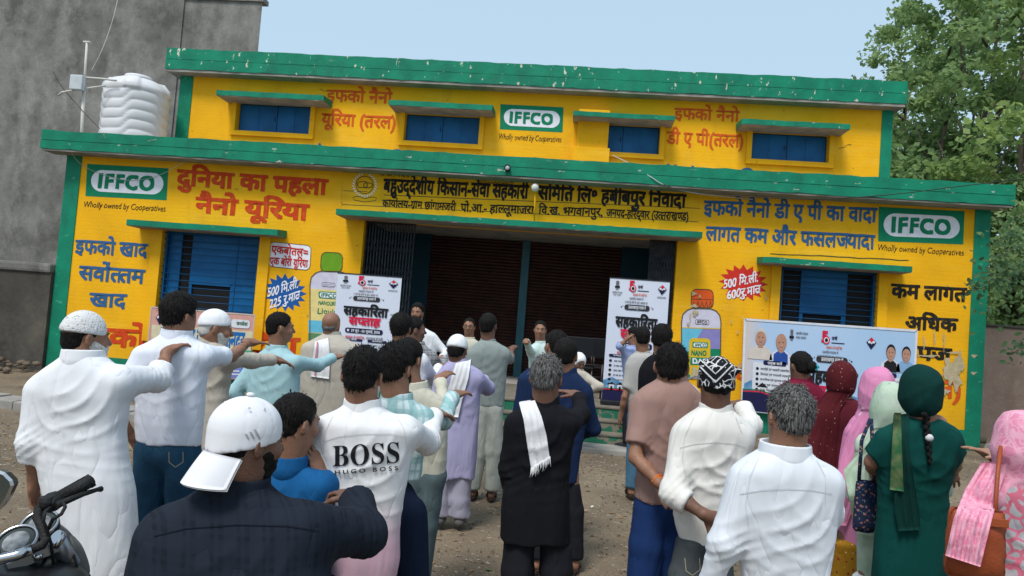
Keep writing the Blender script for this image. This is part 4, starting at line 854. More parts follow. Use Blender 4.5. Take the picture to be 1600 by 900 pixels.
PEOPLE = {}
def BVH_of(objs):
    V = []; Fq = []
    for o in objs:
        n = len(V); w = wpos(o); V += [v.co + w for v in o.data.vertices]; Fq += [tuple(n + i for i in p.vertices) for p in o.data.polygons]
    return BVHTree.FromPolygons(V, Fq)
def cast(bvh, px, py):
    r = unit(ray(px, py)); h = bvh.ray_cast(Vector(CAM), Vector(r))
    return (np.array(h[0]), np.array(h[1]), r) if h[0] is not None else (None, None, r)
def drape(name, left, right, bvh, m, parent, off=.012, thick=.004, nu=14, nv=30, ripple=.006, nr=3.5, over=0.0, fringe=0, seed=0, hang=True):
    """cloth strip lying on what is under it; left/right = px polylines from top to bottom"""
    def pl_(P_, t):
        P_ = np.array(P_, float); s = np.concatenate([[0], np.cumsum(np.linalg.norm(np.diff(P_, axis=0), axis=1))]); s /= s[-1]; return np.stack([np.interp(t, s, P_[:, 0]), np.interp(t, s, P_[:, 1])], -1)
    tv = np.linspace(0, 1, nv); A_, B_ = pl_(left, tv), pl_(right, tv); Dp = np.full((nv, nu), np.nan); PX = np.zeros((nv, nu, 2))
    for i in range(nv):
        for j in range(nu):
            u = j / (nu - 1); p = A_[i] * (1 - u) + B_[i] * u; PX[i, j] = p; h, nn, r = cast(bvh, *p)
            if h is not None: Dp[i, j] = depth_of(h)
    raw = Dp.copy()
    for i in range(nv):
        row = Dp[i]; ok = ~np.isnan(row)
        if ok.any(): Dp[i] = np.interp(np.arange(nu), np.where(ok)[0], row[ok])
        elif i: Dp[i] = Dp[i - 1]
    med = np.nanmedian(Dp); Dp = np.where(np.isnan(Dp), med, Dp); near = np.percentile(Dp, 35); Dp = np.minimum(Dp, near + .22)
    if hang:
        for i in range(1, nv): Dp[i] = np.minimum(Dp[i], Dp[i - 1] + .006)
    for _ in range(4):
        Dq = Dp.copy(); Dq[1:-1] = (Dp[:-2] + Dp[1:-1] * 2 + Dp[2:]) / 4; Dp = Dq; Dq = Dp.copy(); Dq[:, 1:-1] = (Dp[:, :-2] + 2 * Dp[:, 1:-1] + Dp[:, 2:]) / 4; Dp = Dq
    Dp = np.minimum(Dp, np.where(np.isnan(raw), 9e9, raw)); V = []; r = random.Random(seed)
    ph = r.uniform(0, 6)
    for i in range(nv):
        for j in range(nu):
            u = j / (nu - 1); rp = ripple * (1 + math.sin(u * 2 * math.pi * nr + ph + 1.2 * math.sin(i / nv * 4 + ph))) * (.4 + .6 * i / nv); V.append(P3(*PX[i, j], Dp[i, j] - off - rp))
    if over:
        top = [V[j] + np.array([0, over, .004]) for j in range(nu)]; top2 = [V[j] + np.array([0, over * 1.7, -.06]) for j in range(nu)]; V = top2 + top + V; nv += 2
    V = np.array(V); view = unit(V.mean(0) - CAM); B2 = V + view * thick; n = len(V)
    Fq = [(i * nu + j, i * nu + j + 1, (i + 1) * nu + j + 1, (i + 1) * nu + j) for i in range(nv - 1) for j in range(nu - 1)]; Fb = [tuple(n + k for k in f[::-1]) for f in Fq]
    ed = [i * nu for i in range(nv)] + [(nv - 1) * nu + j for j in range(1, nu)] + [i * nu + nu - 1 for i in range(nv - 2, -1, -1)] + [j for j in range(nu - 2, 0, -1)]
    Fs = [(ed[k], n + ed[k], n + ed[(k + 1) % len(ed)], ed[(k + 1) % len(ed)]) for k in range(len(ed))]
    o = mesh_obj(name, np.concatenate([V, B2]), Fq + Fb + Fs, m, parent, True)
    if fringe:
        mb = MB()
        for k in range(fringe):
            j = (nu - 1) * k / (fringe - 1); j0 = int(j); j1 = min(nu - 1, j0 + 1); p = V[(nv - 1) * nu + j0] * (1 - j + j0) + V[(nv - 1) * nu + j1] * (j - j0); L = r.uniform(.02, .05); mb.tube([p + (0, 0, .01), p + (r.uniform(-.006, .006), 0, -L * .6), p + (r.uniform(-.01, .01), 0, -L)], [.0022, .002, .0008], 5)
        mb.build('fringe', m, o)
    return o
def print_on(name, tokens, x0, y0, x1, y1, h, bvh, m, parent, bold=.02, latin=True, off=.0025):
    V, Fc, w = layout(tokens, bold); top = .70 if latin else KTOP; X0, X1 = V[:, 0].min(), V[:, 0].max()
    bm = bmesh.new(); vs = [bm.verts.new((x0 + (x1 - x0) * (v[0] - X0) / (X1 - X0), y0 + (y1 - y0) * (v[0] - X0) / (X1 - X0) + (top - v[1]) / top * h, v[2])) for v in V]
    for f in Fc:
        try: bm.faces.new([vs[i] for i in f])
        except ValueError: pass
    bmesh.ops.triangulate(bm, faces=bm.faces[:])
    for _ in range(4):
        e = [q for q in bm.edges if q.calc_length() > 5]
        if not e: break
        bmesh.ops.subdivide_edges(bm, edges=e, cuts=1); bmesh.ops.triangulate(bm, faces=[f for f in bm.faces if len(f.verts) > 3])
    bm.verts.index_update(); P_ = []; last = None
    for v in bm.verts:
        hpt, nn, r = cast(bvh, v.co.x, v.co.y); dd = depth_of(hpt) if hpt is not None else (last or 3)
        last = dd; P_.append(P3(v.co.x, v.co.y, dd - off - .0015 - v.co.z * .00012))
    Fc = [[v.index for v in f.verts] for f in bm.faces]; bm.free(); return mesh_obj(name, P_, Fc, m, parent)

SHOE = mat('black_shoe', (.02, .02, .022), None, 9, .45); SHOEG = mat('grey_shoe', (.13, .13, .13), None, 9, .7); SAND = mat('brown_sandal', (.045, .028, .02), None, 9, .6)
def person(key, label, d, head, rows, shL, shR, armL, armR, top, bottom, skin_=0, hair='short', hairm=None, yaw=0, pitch=0, face=False, sleeve=('full', 'full'), hem=None, topname='shirt', botname='trousers',
           girth=1.0, legs=None, foot='sandal', amp=.006, seed=None, group=None, collar=True, loose=1.0, hs=1.0, ratio=.60, headgear=None, legr=(.095, .078, .066), sitting=False, nstr=220, zfloor=0.0, folds_wl=.12, vest=0, armr=1.0, hem_y=None):
    seed = seed if seed is not None else sum(map(ord, key)) % 97; sk = SK[skin_]; hf = min(.018, max(.0076, d * .0024)); hc = hf * 1.4
    Hc = P3(*head, d); S_L = P3(shL[0], shL[1], d + (shL[2] if len(shL) > 2 else 0)); S_R = P3(shR[0], shR[1], d + (shR[2] if len(shR) > 2 else 0)); Sm = (S_L + S_R) / 2
    lat = S_R - S_L; lat[2] = 0; lat = unit(lat); front = np.array([-lat[1], lat[0], 0.0])
    T = thing('person', label, 'person', (Sm[0], Sm[1], zfloor), group or 'people standing in the yard'); 
    H = Head(Hc, yaw, pitch, hs)
    st = []
    for q in rows:
        a = P3(q[1], q[0], d); b = P3(q[2], q[0], d); c = (a + b) / 2; w = np.linalg.norm(b - a) / 2; rt = q[3] if len(q) > 3 else ratio; off = np.array([Sm[0], Sm[1]]) - np.array([P3((shL[0] + shR[0]) / 2, (shL[1] + shR[1]) / 2, d)[i] for i in (0, 1)])
        st.append([c[2], c[0] + off[0], c[1] + off[1], w / (abs(lat[0]) * .75 + .25) if abs(lat[0]) < .95 else w, min(w * rt, .185)])
    ztop = st[0][0]; zhem = st[-1][0]; neck = np.array([st[1][1], st[1][2], st[1][0] - .03])
    # ---- arms
    sc = 1.0 * (.94 if hs < .97 else 1.0); L1, L2 = .285 * sc, .255 * sc; arms = []
    for sd, S_, A_, sl in ((-1, S_L, armL, sleeve[0]), (1, S_R, armR, sleeve[1])):
        mode = A_[0]; opt = A_[4] if len(A_) > 4 else {}
        if mode == 'd': W = P3(A_[1], A_[2], d + A_[3]); pole = opt.get('pole', -front * .6 + lat * sd * .5 + np.array([0, 0, -.3]))
        else:
            rr = unit(ray(A_[1], A_[2])); oc = CAM - S_; bq = rr @ oc; cq = oc @ oc - A_[3] ** 2; disc = max(0, bq * bq - cq); t = -bq + (math.sqrt(disc) if mode == 'f' else -math.sqrt(disc)); W = CAM + rr * t; pole = opt.get('pole', np.array([lat[0] * sd * .35, lat[1] * sd * .35, -1.0]))
        if 'el' in opt:
            E_ = P3(opt['el'][0], opt['el'][1], d + opt['el'][2])
        else: E_, W = ik(S_, W, L1, L2, pole)
        hd = opt.get('hand'); hd = unit(P3(hd[0], hd[1], depth_of(W) + (hd[2] if len(hd) > 2 else 0)) - W) if hd else unit(W - E_) * 1.0
        pn = opt.get('palm', np.array([0, 0, -1.0]) if abs(hd[2]) < .6 else -lat * sd); thumb = opt.get('thumb', None)
        sgn = 1 if thumb is None else thumb
        n_ = unit(np.array(pn, float) - hd * (np.array(pn, float) @ hd)); l_ = np.cross(n_, hd)
        want = -lat * sd if abs(n_[2]) > .5 else front   # thumb points inward (palm down) or forward (arm hanging)
        side = 1 if l_ @ want > 0 else -1
        arms.append((S_, E_, W, hd, n_, side, sl, opt.get('curl', .22), sd))
    # ---- legs
    zc = max(.50 * (Hc[2] + .12 - zfloor) + zfloor, .3); cx, cy = np.interp(zc, [q[0] for q in st][::-1], [q[1] for q in st][::-1]), np.interp(zc, [q[0] for q in st][::-1], [q[2] for q in st][::-1])
    HP = np.array([cx, cy, zc]); lg = []; hipo = float(np.clip(np.interp(zc, [q[0] for q in st][::-1], [q[3] for q in st][::-1]) - .088, .055, .088))
    for i, sd in enumerate((-1, 1)):
        hip = HP + lat * hipo * sd - np.array([0, 0, .02])
        if sitting: knee = hip + front * .38 + lat * sd * .10 + np.array([0, 0, .06]); ank = np.array([*(knee + front * .05)[:2], zfloor + .0 - .25])
        elif legs: a = legs[i]; kn = P3(a[0][0], a[0][1], d + (a[0][2] if len(a[0]) > 2 else 0)); an = P3(a[1][0], a[1][1], d + (a[1][2] if len(a[1]) > 2 else 0)); knee, ank = kn, np.array([an[0], an[1], zfloor + .08])
        else: ank = np.array([*(HP + lat * (.135 if zhem > zc - .25 else .085) * sd + front * (.03 * sd))[:2], zfloor + .08]); knee = (hip * .47 + ank * .53) + front * .02
        lg.append((hip, knee, ank))
    # ---- body: one skin surface, finer at the head and hands
    def body(F_, parts):
        if 'h' in parts: head_sdf(F_, H, neck + np.array([0, 0, .0]), face or abs(yaw) > 25)
        if 'n' in parts: rc(F_, H.w(0, -.022, -.045), neck, .054 * hs, .060 * hs, .035)
        if 't' in parts:
            gen(F_, [(q[0], q[1], q[2], max(.03, q[3] * .86 - .012), max(.03, q[4] * .86 - .012)) for q in st[1:] if q[0] > HP[2] - .05] or [(HP[2], HP[0], HP[1], .12, .08), (HP[2] + .3, HP[0], HP[1], .12, .08)], lat, .03)
            for S_ in (S_L, S_R): rc(F_, S_, S_ * .4 + (neck - (0, 0, .06)) * .6, .040, .045, .03)
        if 'a' in parts:
            for (S_, E_, W, hd, n_, side, sl, cu, sd) in arms:
                k_ = .80 * armr; rc(F_, S_, E_, .050 * k_, .042 * k_, .03); rc(F_, E_, E_ * .6 + W * .4, .042 * k_, .042 * k_, .02); rc(F_, E_ * .6 + W * .4, W, .042 * k_, .027 * k_, .02)
                hand_sdf(F_, W, hd, n_, side, .98 * (sc if sc < 1 else 1), cu)
        if 'l' in parts:
            for hip, knee, ank in lg:
                rc(F_, hip, knee, .058, .045, .02); rc(F_, knee, ank, .045, .034, .02); rc(F_, ank, ank + front * .02 - (0, 0, .035), .036, .035, .02); rc(F_, ank - np.array([0, 0, .04]) - front * .02, ank + front * .15 - np.array([0, 0, .055]), .036, .024, .02)
    Vs = []; Qs = []; n0 = 0
    pts = [Hc + .15, Hc - .15, *[a[0] for a in arms], *[a[1] for a in arms], *[a[2] for a in arms], *[a[2] + a[3] * .2 for a in arms], *[x for l_ in lg for x in l_], *[l_[2] + front * .2 for l_ in lg]]
    lo = np.min(pts, 0) - .12; hi = np.max(pts, 0) + .12; lo[2] = zfloor - .05 if not sitting else lo[2]
    boxes = [(Hc - .165 * hs, Hc + .165 * hs, hf * .85, 'hn')]
    for a in arms:
        c = a[2] + a[3] * .08; boxes.append((c - .14, c + .14, max(.0050, hf * .62), 'a'))
    FB = Fld(lo, hi, max(.019, hc)); body(FB, 'hntal'); V, Q = FB.mesh(); cen = V[Q].mean(1) if len(Q) else np.zeros((0, 3)); keep = np.ones(len(Q), bool)
    for b0, b1, hh, _ in boxes: keep &= ~((cen > b0 + .02).all(1) & (cen < b1 - .02).all(1))
    Vs.append(V); Qs.append(Q[keep]); n0 = len(V)
    for bi, (b0, b1, hh, pr) in enumerate(boxes):
        F2 = Fld(b0, b1, hh); body(F2, pr); V, Q = F2.mesh()
        if bi == 0: cz = V[Q].mean(1); 
        Vs.append(V); Qs.append(Q + n0); n0 += len(V)
    V = np.concatenate(Vs); Q = np.concatenate(Qs); used = np.unique(Q); mp_ = -np.ones(len(V), int); mp_[used] = np.arange(len(used))
    bo = mesh_obj('body', V[used], mp_[Q], sk, T, True)
    # ---- garments
    tst = [list(q) for q in st]
    glo = [min(q[1] - q[3] for q in tst), min(q[2] - q[3] for q in tst)]; pt2 = []
    for a in arms:
        if a[6] != 'none': pt2 += [a[0], a[1], a[2]]
    glo = np.min([*pt2, *[np.array([q[1] - q[3], q[2] - q[3], q[0]]) for q in tst]], 0) - .10; ghi = np.max([*pt2, *[np.array([q[1] + q[3], q[2] + q[3], q[0]]) for q in tst]], 0) + .10
    FG = Fld(glo, ghi, hf); gen(FG, tst, lat, .02, z0=zhem, z1=ztop, hemw=.02 if zhem < zc - .1 else .012)
    cuffs = []; hasv = face
    for (S_, E_, W, hd, n_, side, sl, cu, sd) in arms:
        ra, re, rw = .059 * loose * armr, .049 * loose * armr, .039 * loose * armr
        if sl == 'none': continue
        if sl == 'short': t = .72; pe = S_ * (1 - t) + E_ * t; dn = unit(E_ - S_); rc(FG, S_, S_ * .05 + E_ * .95, ra, re * 1.12, .05, cut=(pe, dn)); cuffs.append((pe, dn, re * 1.1))
        else:
            t = {'full': .93, 'half': .25, 'roll': .45}[sl]; rc(FG, S_, E_, ra, re, .05); pe = E_ * (1 - t) + W * t; dn = unit(W - E_); rc(FG, E_, W, re, rw, .03, cut=(pe, dn)); cuffs.append((pe, dn, re + (rw - re) * t))
    drapes(FG, seed, amp, lat, front, Sm, S_L, S_R, arms, zhem, HP[2])
    for pe, dn, r_ in cuffs:
        rc(FG, pe - dn * .045, pe + dn * .03, r_ + .004, r_ + .004, .006, cut=(pe, dn))
        q0 = pe - dn * .02
    if hasv: rc(FG, neck + front * .12 + (0, 0, .05), neck + front * .13 - (0, 0, .11), .048, .012, .01, mode='s')
    V, Q = FG.mesh(); go = mesh_obj(topname, V, Q, top, T, True)
    if collar:
        F3 = Fld(neck - .13, neck + np.array([.13, .13, .17]), .005 if d < 5 else .0075); c0 = np.array([tst[0][1], tst[0][2], ztop]); cr_ = max(.064, tst[0][3]) + .004
        ca = unit(H.c - neck + np.array([0, 0, .08])); rc(F3, c0 - ca * .035, c0 + ca * .016, cr_ + .010, cr_ + .004, .01, cut=(c0 + ca * .014, ca)); rc(F3, c0 - ca * .05, c0 + ca * .06, cr_ - .006, cr_ - .006, .004, mode='s')
        V, Q = F3.mesh(); mesh_obj('collar', V, Q, top, T, True)
    # lower garment
    if bottom is not None:
        zb_ = zfloor + (.07 if not sitting else -.2); P_ = [x for l_ in lg for x in l_]; lo = np.min(P_, 0) - .2; hi = np.max(P_, 0) + .2; lo[2] = zb_ - .03; hi[2] = HP[2] + .16
        FP = Fld(lo, hi, hf * 1.1); sz_ = sorted(st); wz = float(np.interp(HP[2], [q[0] for q in sz_], [q[3] for q in sz_])); dz = float(np.interp(HP[2], [q[0] for q in sz_], [q[4] for q in sz_])); long_ = zhem < HP[2] - .12; rx = min(.165 * girth, wz * (.90 if long_ else .97)); ry = min(.115 * girth, dz * (.88 if long_ else 1)); el(FP, HP + (0, 0, .0), (rx, ry, .14), [lat, front, (0, 0, 1)], .03); legr = (min(legr[0], ry, rx - .075) if long_ else min(legr[0], max(.08, rx - .07)), legr[1], legr[2])
        for hip, knee, ank in lg:
            rc(FP, hip, knee, legr[0], legr[1], .022); rc(FP, knee, ank, legr[1], legr[2], .02, cut=(np.array([0, 0, zb_ + .01]), np.array([0, 0, -1.0])) if not sitting else None)
        folds(FP, seed + 5, amp * .8, .35, .16)
        if zhem < HP[2] - .02:   # what lies under the shirt stays under it
            FQ = Fld(lo, hi, hf * 1.1); gen(FQ, [(q[0], q[1], q[2], q[3] * .93 - .006, q[4] * .93 - .006) for q in st[3:]] + [(zhem - .4, st[-1][1], st[-1][2], st[-1][3], st[-1][4])], lat, .01); mz = np.clip((FP.Z[None, None, :] - zhem) / .03, 0, 1); FP.D = (FP.D * (1 - mz) + np.maximum(FP.D, FQ.D) * mz).astype(np.float32)
        V, Q = FP.mesh(); mesh_obj(botname, V, Q, bottom, T, True)
    # footwear
    if foot and not sitting:
        for hip, knee, ank in lg:
            b = ank.copy(); b[2] = zfloor
            if foot[:4] == 'shoe':
                F4 = Fld(b - np.array([.2, .2, .02]), b + np.array([.2, .25, .14]), .009); rc(F4, b + (0, 0, .055) - front * .03, b + front * .08 + (0, 0, .045), .046, .042, .02); rc(F4, b + front * .08 + (0, 0, .04), b + front * .17 + (0, 0, .03), .043, .034, .02)
                F4.D = np.maximum(F4.D, (zfloor + .004 - F4.Z)[None, None, :]).astype(np.float32); V, Q = F4.mesh(); mesh_obj('shoe', V, Q, SHOEG if foot == 'shoeg' else SHOE, T, True)
            else:
                mb = MB(); n = 18; pr = [];
                for k in range(n):
                    a = 2 * math.pi * k / n; pr.append(b + front * (.055 + .135 * math.cos(a)) + lat * (.047 * math.sin(a) * (1 + .12 * math.cos(a))))
                mb.add([p + (0, 0, .003) for p in pr] + [p + (0, 0, .022) for p in pr], [tuple(range(n))[::-1], tuple(range(n, 2 * n))] + [(k, (k + 1) % n, n + (k + 1) % n, n + k) for k in range(n)]); so_ = mb.build('sandal', SAND, T)
                mb = MB()
                for o_ in (.09, .02):
                    c = b + front * o_; mb.tube([c + lat * .046 + (0, 0, .02), c + lat * .03 + (0, 0, .065), c + (0, 0, .078), c - lat * .03 + (0, 0, .065), c - lat * .046 + (0, 0, .02)], .010, 6)
                mb.build('strap', SAND, so_)
    hm = hairm or HB
    if hair: hair_obj('hair', H, hair, hm, T, hf * .85, seed, nstr, .010 if face else 0.0)
    if face or abs(yaw) > 28:
        for sgn in (-1, 1):
            mb = MB().ell(H.w(.031 * sgn, .0785, .007), (.0095 * hs,) * 3, 10); e_ = mb.build('eye', EYEW, T); MB().ell(H.w(.031 * sgn, .0865, .006), (.0052 * hs,) * 3, 8).build('iris', EYEB, e_)
            MB().tube([H.w(.014 * sgn, .0925, .026), H.w(.030 * sgn, .0935, .031), H.w(.046 * sgn, .082, .026)], [.003, .0036, .002], 6).build('eyebrow', hm, T)
        MB().tube([H.w(-.020, .094, -.0545), H.w(0, .1015, -.0535), H.w(.020, .094, -.0545)], .0016, 5).build('mouth_line', SK[1], T)
    PEOPLE[key] = dict(T=T, H=H, neck=neck, lat=lat, front=front, arms=arms, shirt=go, body=bo, hf=hf, d=d, st=st, Sm=Sm)
    return PEOPLE[key]

def facial(p, kind, m):
    H = p['H']; hs = H.hs; F_ = Fld(H.c - .19, H.c + .17, p['hf'] * .8); x = F_.X[:, None, None] - H.c[0]; y = F_.Y[None, :, None] - H.c[1]; z = F_.Z[None, None, :] - H.c[2]
    if kind == 'moustache': rc(F_, H.w(-.022, .094, -.042), H.w(.022, .094, -.042), .0055, .0055, .01)
    else:
        g = .006 if kind == 'beard' else .012; el(F_, H.w(0, .022, -.030), np.array((.060 + g, .072 + g, .080 + g)) * hs, H.A, .02); el(F_, H.w(0, .038, -.080), np.array((.043 + g, .044 + g, .040 + g)) * hs, H.A, .02)
        if kind == 'long': el(F_, H.w(0, .05, -.13), np.array((.045, .035, .06)) * hs, H.A, .03)
        lx, ly, lz = [(x * a[0] + y * a[1] + z * a[2]) / hs for a in H.A]; top = np.interp(ly, [-.02, .02, .06, .09], [.02, .0, -.030, -.032]); back = -.022
        mouth = .007 - np.sqrt((lx * .55) ** 2 + (lz + .055) ** 2) ; D = np.maximum(F_.D, (lz - top) * .7); D = np.maximum(D, (back + .012 - ly) * .8); D = np.where(ly > .06, np.maximum(D, mouth), D); D += .003 * np.sin(lx * 160) * np.sin(lz * 150); F_.D = D.astype(np.float32)
    V, Q = F_.mesh(); return mesh_obj('moustache' if kind == 'moustache' else 'beard', V, Q, m, p['T'], True)
def skullcap(p, m, low=.030, tilt=.15, grow=.010, name='skullcap', tall=.0, seams=True):
    H = p['H']; F_ = Fld(H.c - .17, H.c + .19, p['hf'] * .8); n = unit(-H.u + H.f * tilt * -1); c = H.w(0, -.01, low)
    el(F_, H.w(0, -.014, .034 + tall * .5), np.array((.076 + grow, .095 + grow, .085 + grow * .6 + tall)) * H.hs, H.A, .003, cuts=[(c, n)])
    el(F_, H.w(0, -.014, .034), np.array((.077 + grow, .096 + grow, .30)) * H.hs, H.A, .004, cuts=[(c, n), (H.w(0, 0, .036), H.u)]); n2 = c - n * .028; el(F_, H.w(0, -.014, .034 + tall * .5), np.array((.078 + grow, .097 + grow, .086 + grow * .6 + tall)) * H.hs, H.A, .004, cuts=[(c, n), (n2, -n)])
    V, Q = F_.mesh(); return mesh_obj(name, V, Q, m, p['T'], True)
def hood(p, m, seed=0, grow=.024, shoulders=True, low=-.10, amp=.006, name='headscarf', cape=None, sh_r=.085, backlow=.0):
    H = p['H']; st = p['st']; h = p['hf']; lo = np.array([min(q[1] - q[3] for q in st[:6]) - .1, min(q[2] - .3 for q in st[:6]), p['Sm'][2] - .30]); hi = np.array([max(q[1] + q[3] for q in st[:6]) + .1, max(q[2] + .3 for q in st[:6]), H.c[2] + .22]); F_ = Fld(lo, hi, h)
    g = grow; el(F_, H.w(0, -.016, .030), np.array((.077 + g, .098 + g, .088 + g)) * H.hs, H.A, .03); el(F_, H.w(0, -.01, -.05), np.array((.070 + g, .085 + g, .09)) * H.hs, H.A, .05)
    if shoulders:
        nk = p['neck']; rc(F_, H.w(0, -.02, -.06), nk + (0, 0, -.02), .085 + g * .6, .10 + g * .5, .06); L_, R_ = p['arms'][0][0], p['arms'][1][0]; up = np.array([0, 0, .012])
        for s_ in (L_, R_): rc(F_, nk, s_ + up, .085, sh_r, .05)
        if cape: gen(F_, cape, p['lat'], .03)
    else: F_.add(lambda x, y, z: -(((x - H.c[0]) * H.u[0] + (y - H.c[1]) * H.u[1] + (z - H.c[2]) * H.u[2]) - low) + 0 * x, lo, hi, .004, 's') if False else None
    # face opening
    A = H.A; rc(F_, H.w(0, .10, .0), H.w(0, .16, -.02), .060, .07, .01, mode='s')
    folds(F_, seed, amp, 1.0, .09)
    if not shoulders:
        z = F_.Z[None, None, :] - H.c[2]; F_.D = np.maximum(F_.D, (low - z).astype(np.float32))
    V, Q = F_.mesh(); return mesh_obj(name, V, Q, m, p['T'], True)
# ------------------------------------------------------------------ cloths
WHC = cloth('white_cotton', (.75, .76, .79)); WHP = cloth('white_polo_knit', (.72, .75, .84)); WHS = cloth('white_dobby_shirt', (.71, .74, .79), bsc=700)
IVC = cloth('ivory_shirt_cotton', (.73, .71, .67)); BEI = cloth('beige_kurta_cotton', (.46, .42, .36)); BEI2 = cloth('beige_shirt_cotton', (.50, .46, .38)); TEA = cloth('pale_teal_cotton', (.34, .53, .57))
NAV = cloth('dark_navy_check_shirt', (.008, .011, .018), (.011, .015, .024), sc=14, bump=.1); ROY = cloth('royal_blue_cotton', (.010, .10, .27)); CRE = cloth('cream_shirt_cotton', (.56, .54, .44)); LAV = cloth('lavender_kurta_cotton', (.40, .38, .58)); LAVG = cloth('lavender_grey_cotton', (.36, .35, .44))
GRT = cloth('grey_green_knit', (.27, .31, .30), (.23, .27, .26)); BLT = cloth('black_knit', (.009, .009, .012)); NVS = cloth('navy_cotton', (.012, .026, .075)); MNT = cloth('mint_shirt_cotton', (.50, .62, .60)); VIO = cloth('blue_violet_shirt_cotton', (.28, .34, .55)); LGP = cloth('light_grey_polo_knit', (.42, .41, .39))
TAU = cloth('taupe_polo_knit', (.33, .205, .175)); MRS = cloth('maroon_shirt_cotton', (.17, .012, .035)); GRN_D = cloth('bottle_green_kurti', (.003, .058, .050), (.002, .046, .040)); GRN_V = cloth('dark_green_chiffon', (.004, .040, .034), (.003, .028, .024), bump=.4)
JEA = cloth('blue_denim', (.022, .075, .135), (.014, .045, .085), sc=9); JGR = cloth('grey_denim', (.085, .095, .10), (.05, .06, .065), sc=7); BLP = cloth('royal_blue_trouser', (.012, .035, .125)); NVP = cloth('navy_trouser', (.012, .02, .045)); BKP = cloth('black_trouser', (.015, .015, .02)); GGP = cloth('grey_green_trouser', (.10, .14, .15)); PGJ = cloth('pale_grey_jeans', (.42, .44, .40), (.34, .36, .33), sc=5); LJE = cloth('light_blue_denim', (.07, .17, .27), None)
TOW = cloth('white_towel_cotton', (.78, .78, .80), bump=.5, bsc=260)
def pattern(m, fn):
    n = m.node_tree; N = n.nodes; L = n.links; b = N['Principled BSDF']; src = b.inputs['Base Color'].links[0].from_socket; out = fn(N, L, src, N.new('ShaderNodeTexCoord').outputs['Object']); L.new(out, b.inputs['Base Color']); return m
def mixc(N, L, fac, a, col):
    mx = N.new('ShaderNodeMix'); mx.data_type = 'RGBA'; L.new(a, mx.inputs[6]); 
    if isinstance(col, tuple): mx.inputs[7].default_value = (*col, 1)
    else: L.new(col, mx.inputs[7])
    L.new(fac, mx.inputs[0]); return mx.outputs[2]
def mth(N, L, op, a, b=None, c=None):
    q = N.new('ShaderNodeMath'); q.operation = op
    for i, v in enumerate((a, b, c)):
        if v is None: continue
        if isinstance(v, (int, float)): q.inputs[i].default_value = v
        else: L.new(v, q.inputs[i])
    return q.outputs[0]
def sep(N, L, co): s_ = N.new('ShaderNodeSeparateXYZ'); L.new(co, s_.inputs[0]); return s_.outputs
def plaid(sx, sz, wx, wz, col, col2=None):
    def fn(N, L, src, co):
        o = sep(N, L, co); xx = mth(N, L, 'ADD', o[0], mth(N, L, 'MULTIPLY', o[1], .8)); o_ = src
        for a, s_, w, c in ((xx, sx, wx, col), (o[2], sz, wz, col2 or col)):
            m_ = mth(N, L, 'LESS_THAN', mth(N, L, 'FRACT', mth(N, L, 'MULTIPLY', a, s_)), w); m_ = mth(N, L, 'MULTIPLY', m_, .6); o_ = mixc(N, L, m_, o_, c)
            m_ = mth(N, L, 'LESS_THAN', mth(N, L, 'FRACT', mth(N, L, 'ADD', mth(N, L, 'MULTIPLY', a, s_), .35)), w * .3); m_ = mth(N, L, 'MULTIPLY', m_, .5); o_ = mixc(N, L, m_, o_, c)
        return o_
    return fn
def blobs(scale, thr, col, feat='F1', dist=.0, lo=True, soft=.04, nscale=None):
    def fn(N, L, src, co):
        v = N.new('ShaderNodeTexVoronoi'); v.inputs['Scale'].default_value = scale; v.feature = feat
        if nscale:
            nn = N.new('ShaderNodeTexNoise'); nn.inputs['Scale'].default_value = nscale; L.new(co, nn.inputs[0]); ad = N.new('ShaderNodeVectorMath'); ad.operation = 'MULTIPLY_ADD'; L.new(nn.outputs[1], ad.inputs[0]); ad.inputs[1].default_value = (dist,) * 3; L.new(co, ad.inputs[2]); L.new(ad.outputs[0], v.inputs[0])
        else: L.new(co, v.inputs[0])
        r = N.new('ShaderNodeMapRange'); r.inputs[1].default_value = thr; r.inputs[2].default_value = thr + soft; r.inputs[3].default_value = 1 if lo else 0; r.inputs[4].default_value = 0 if lo else 1; L.new(v.outputs[0], r.inputs[0]); return mixc(N, L, r.outputs[0], src, col)
    return fn
def cl2(name, *a, fns=(), **k):
    m = cloth(name, *a, **k)
    for f in fns: pattern(m, f)
    return m
PLD = cl2('teal_plaid_cotton', (.50, .60, .62), None, fns=(plaid(9, 9, .42, .3, (.16, .38, .38), (.22, .42, .42)),)); GPL_ = cl2('grey_check_cotton', (.36, .36, .37), None, fns=(plaid(22, 22, .35, .35, (.10, .10, .12)),)); GCH = cl2('grey_check_lungi', (.26, .26, .27), None, fns=(plaid(35, 35, .4, .4, (.12, .12, .14)),))
WLU = cl2('white_striped_lungi', (.55, .54, .51), None, fns=(plaid(40, 60, .1, .2, (.38, .38, .38)),))
pattern(NAV, plaid(14, 14, .5, .5, (.016, .021, .033), (.014, .019, .030)))
def dip(N, L, src, co):
    o = sep(N, L, co); r = N.new('ShaderNodeMapRange'); r.interpolation_type = 'SMOOTHSTEP'; r.inputs[1].default_value = .98; r.inputs[2].default_value = .70; L.new(o[2], r.inputs[0]); return mixc(N, L, r.outputs[0], src, (.56, .36, .43))
DIP = cl2('white_to_pink_dip_dyed_cotton', (.75, .75, .76), None, fns=(dip,))
MAR = cl2('maroon_dress_cotton', (.10, .014, .022), None); MARV = cl2('maroon_flecked_chiffon', (.085, .012, .016), None, fns=(blobs(34, .10, (.42, .26, .20), dist=.03, nscale=12),))
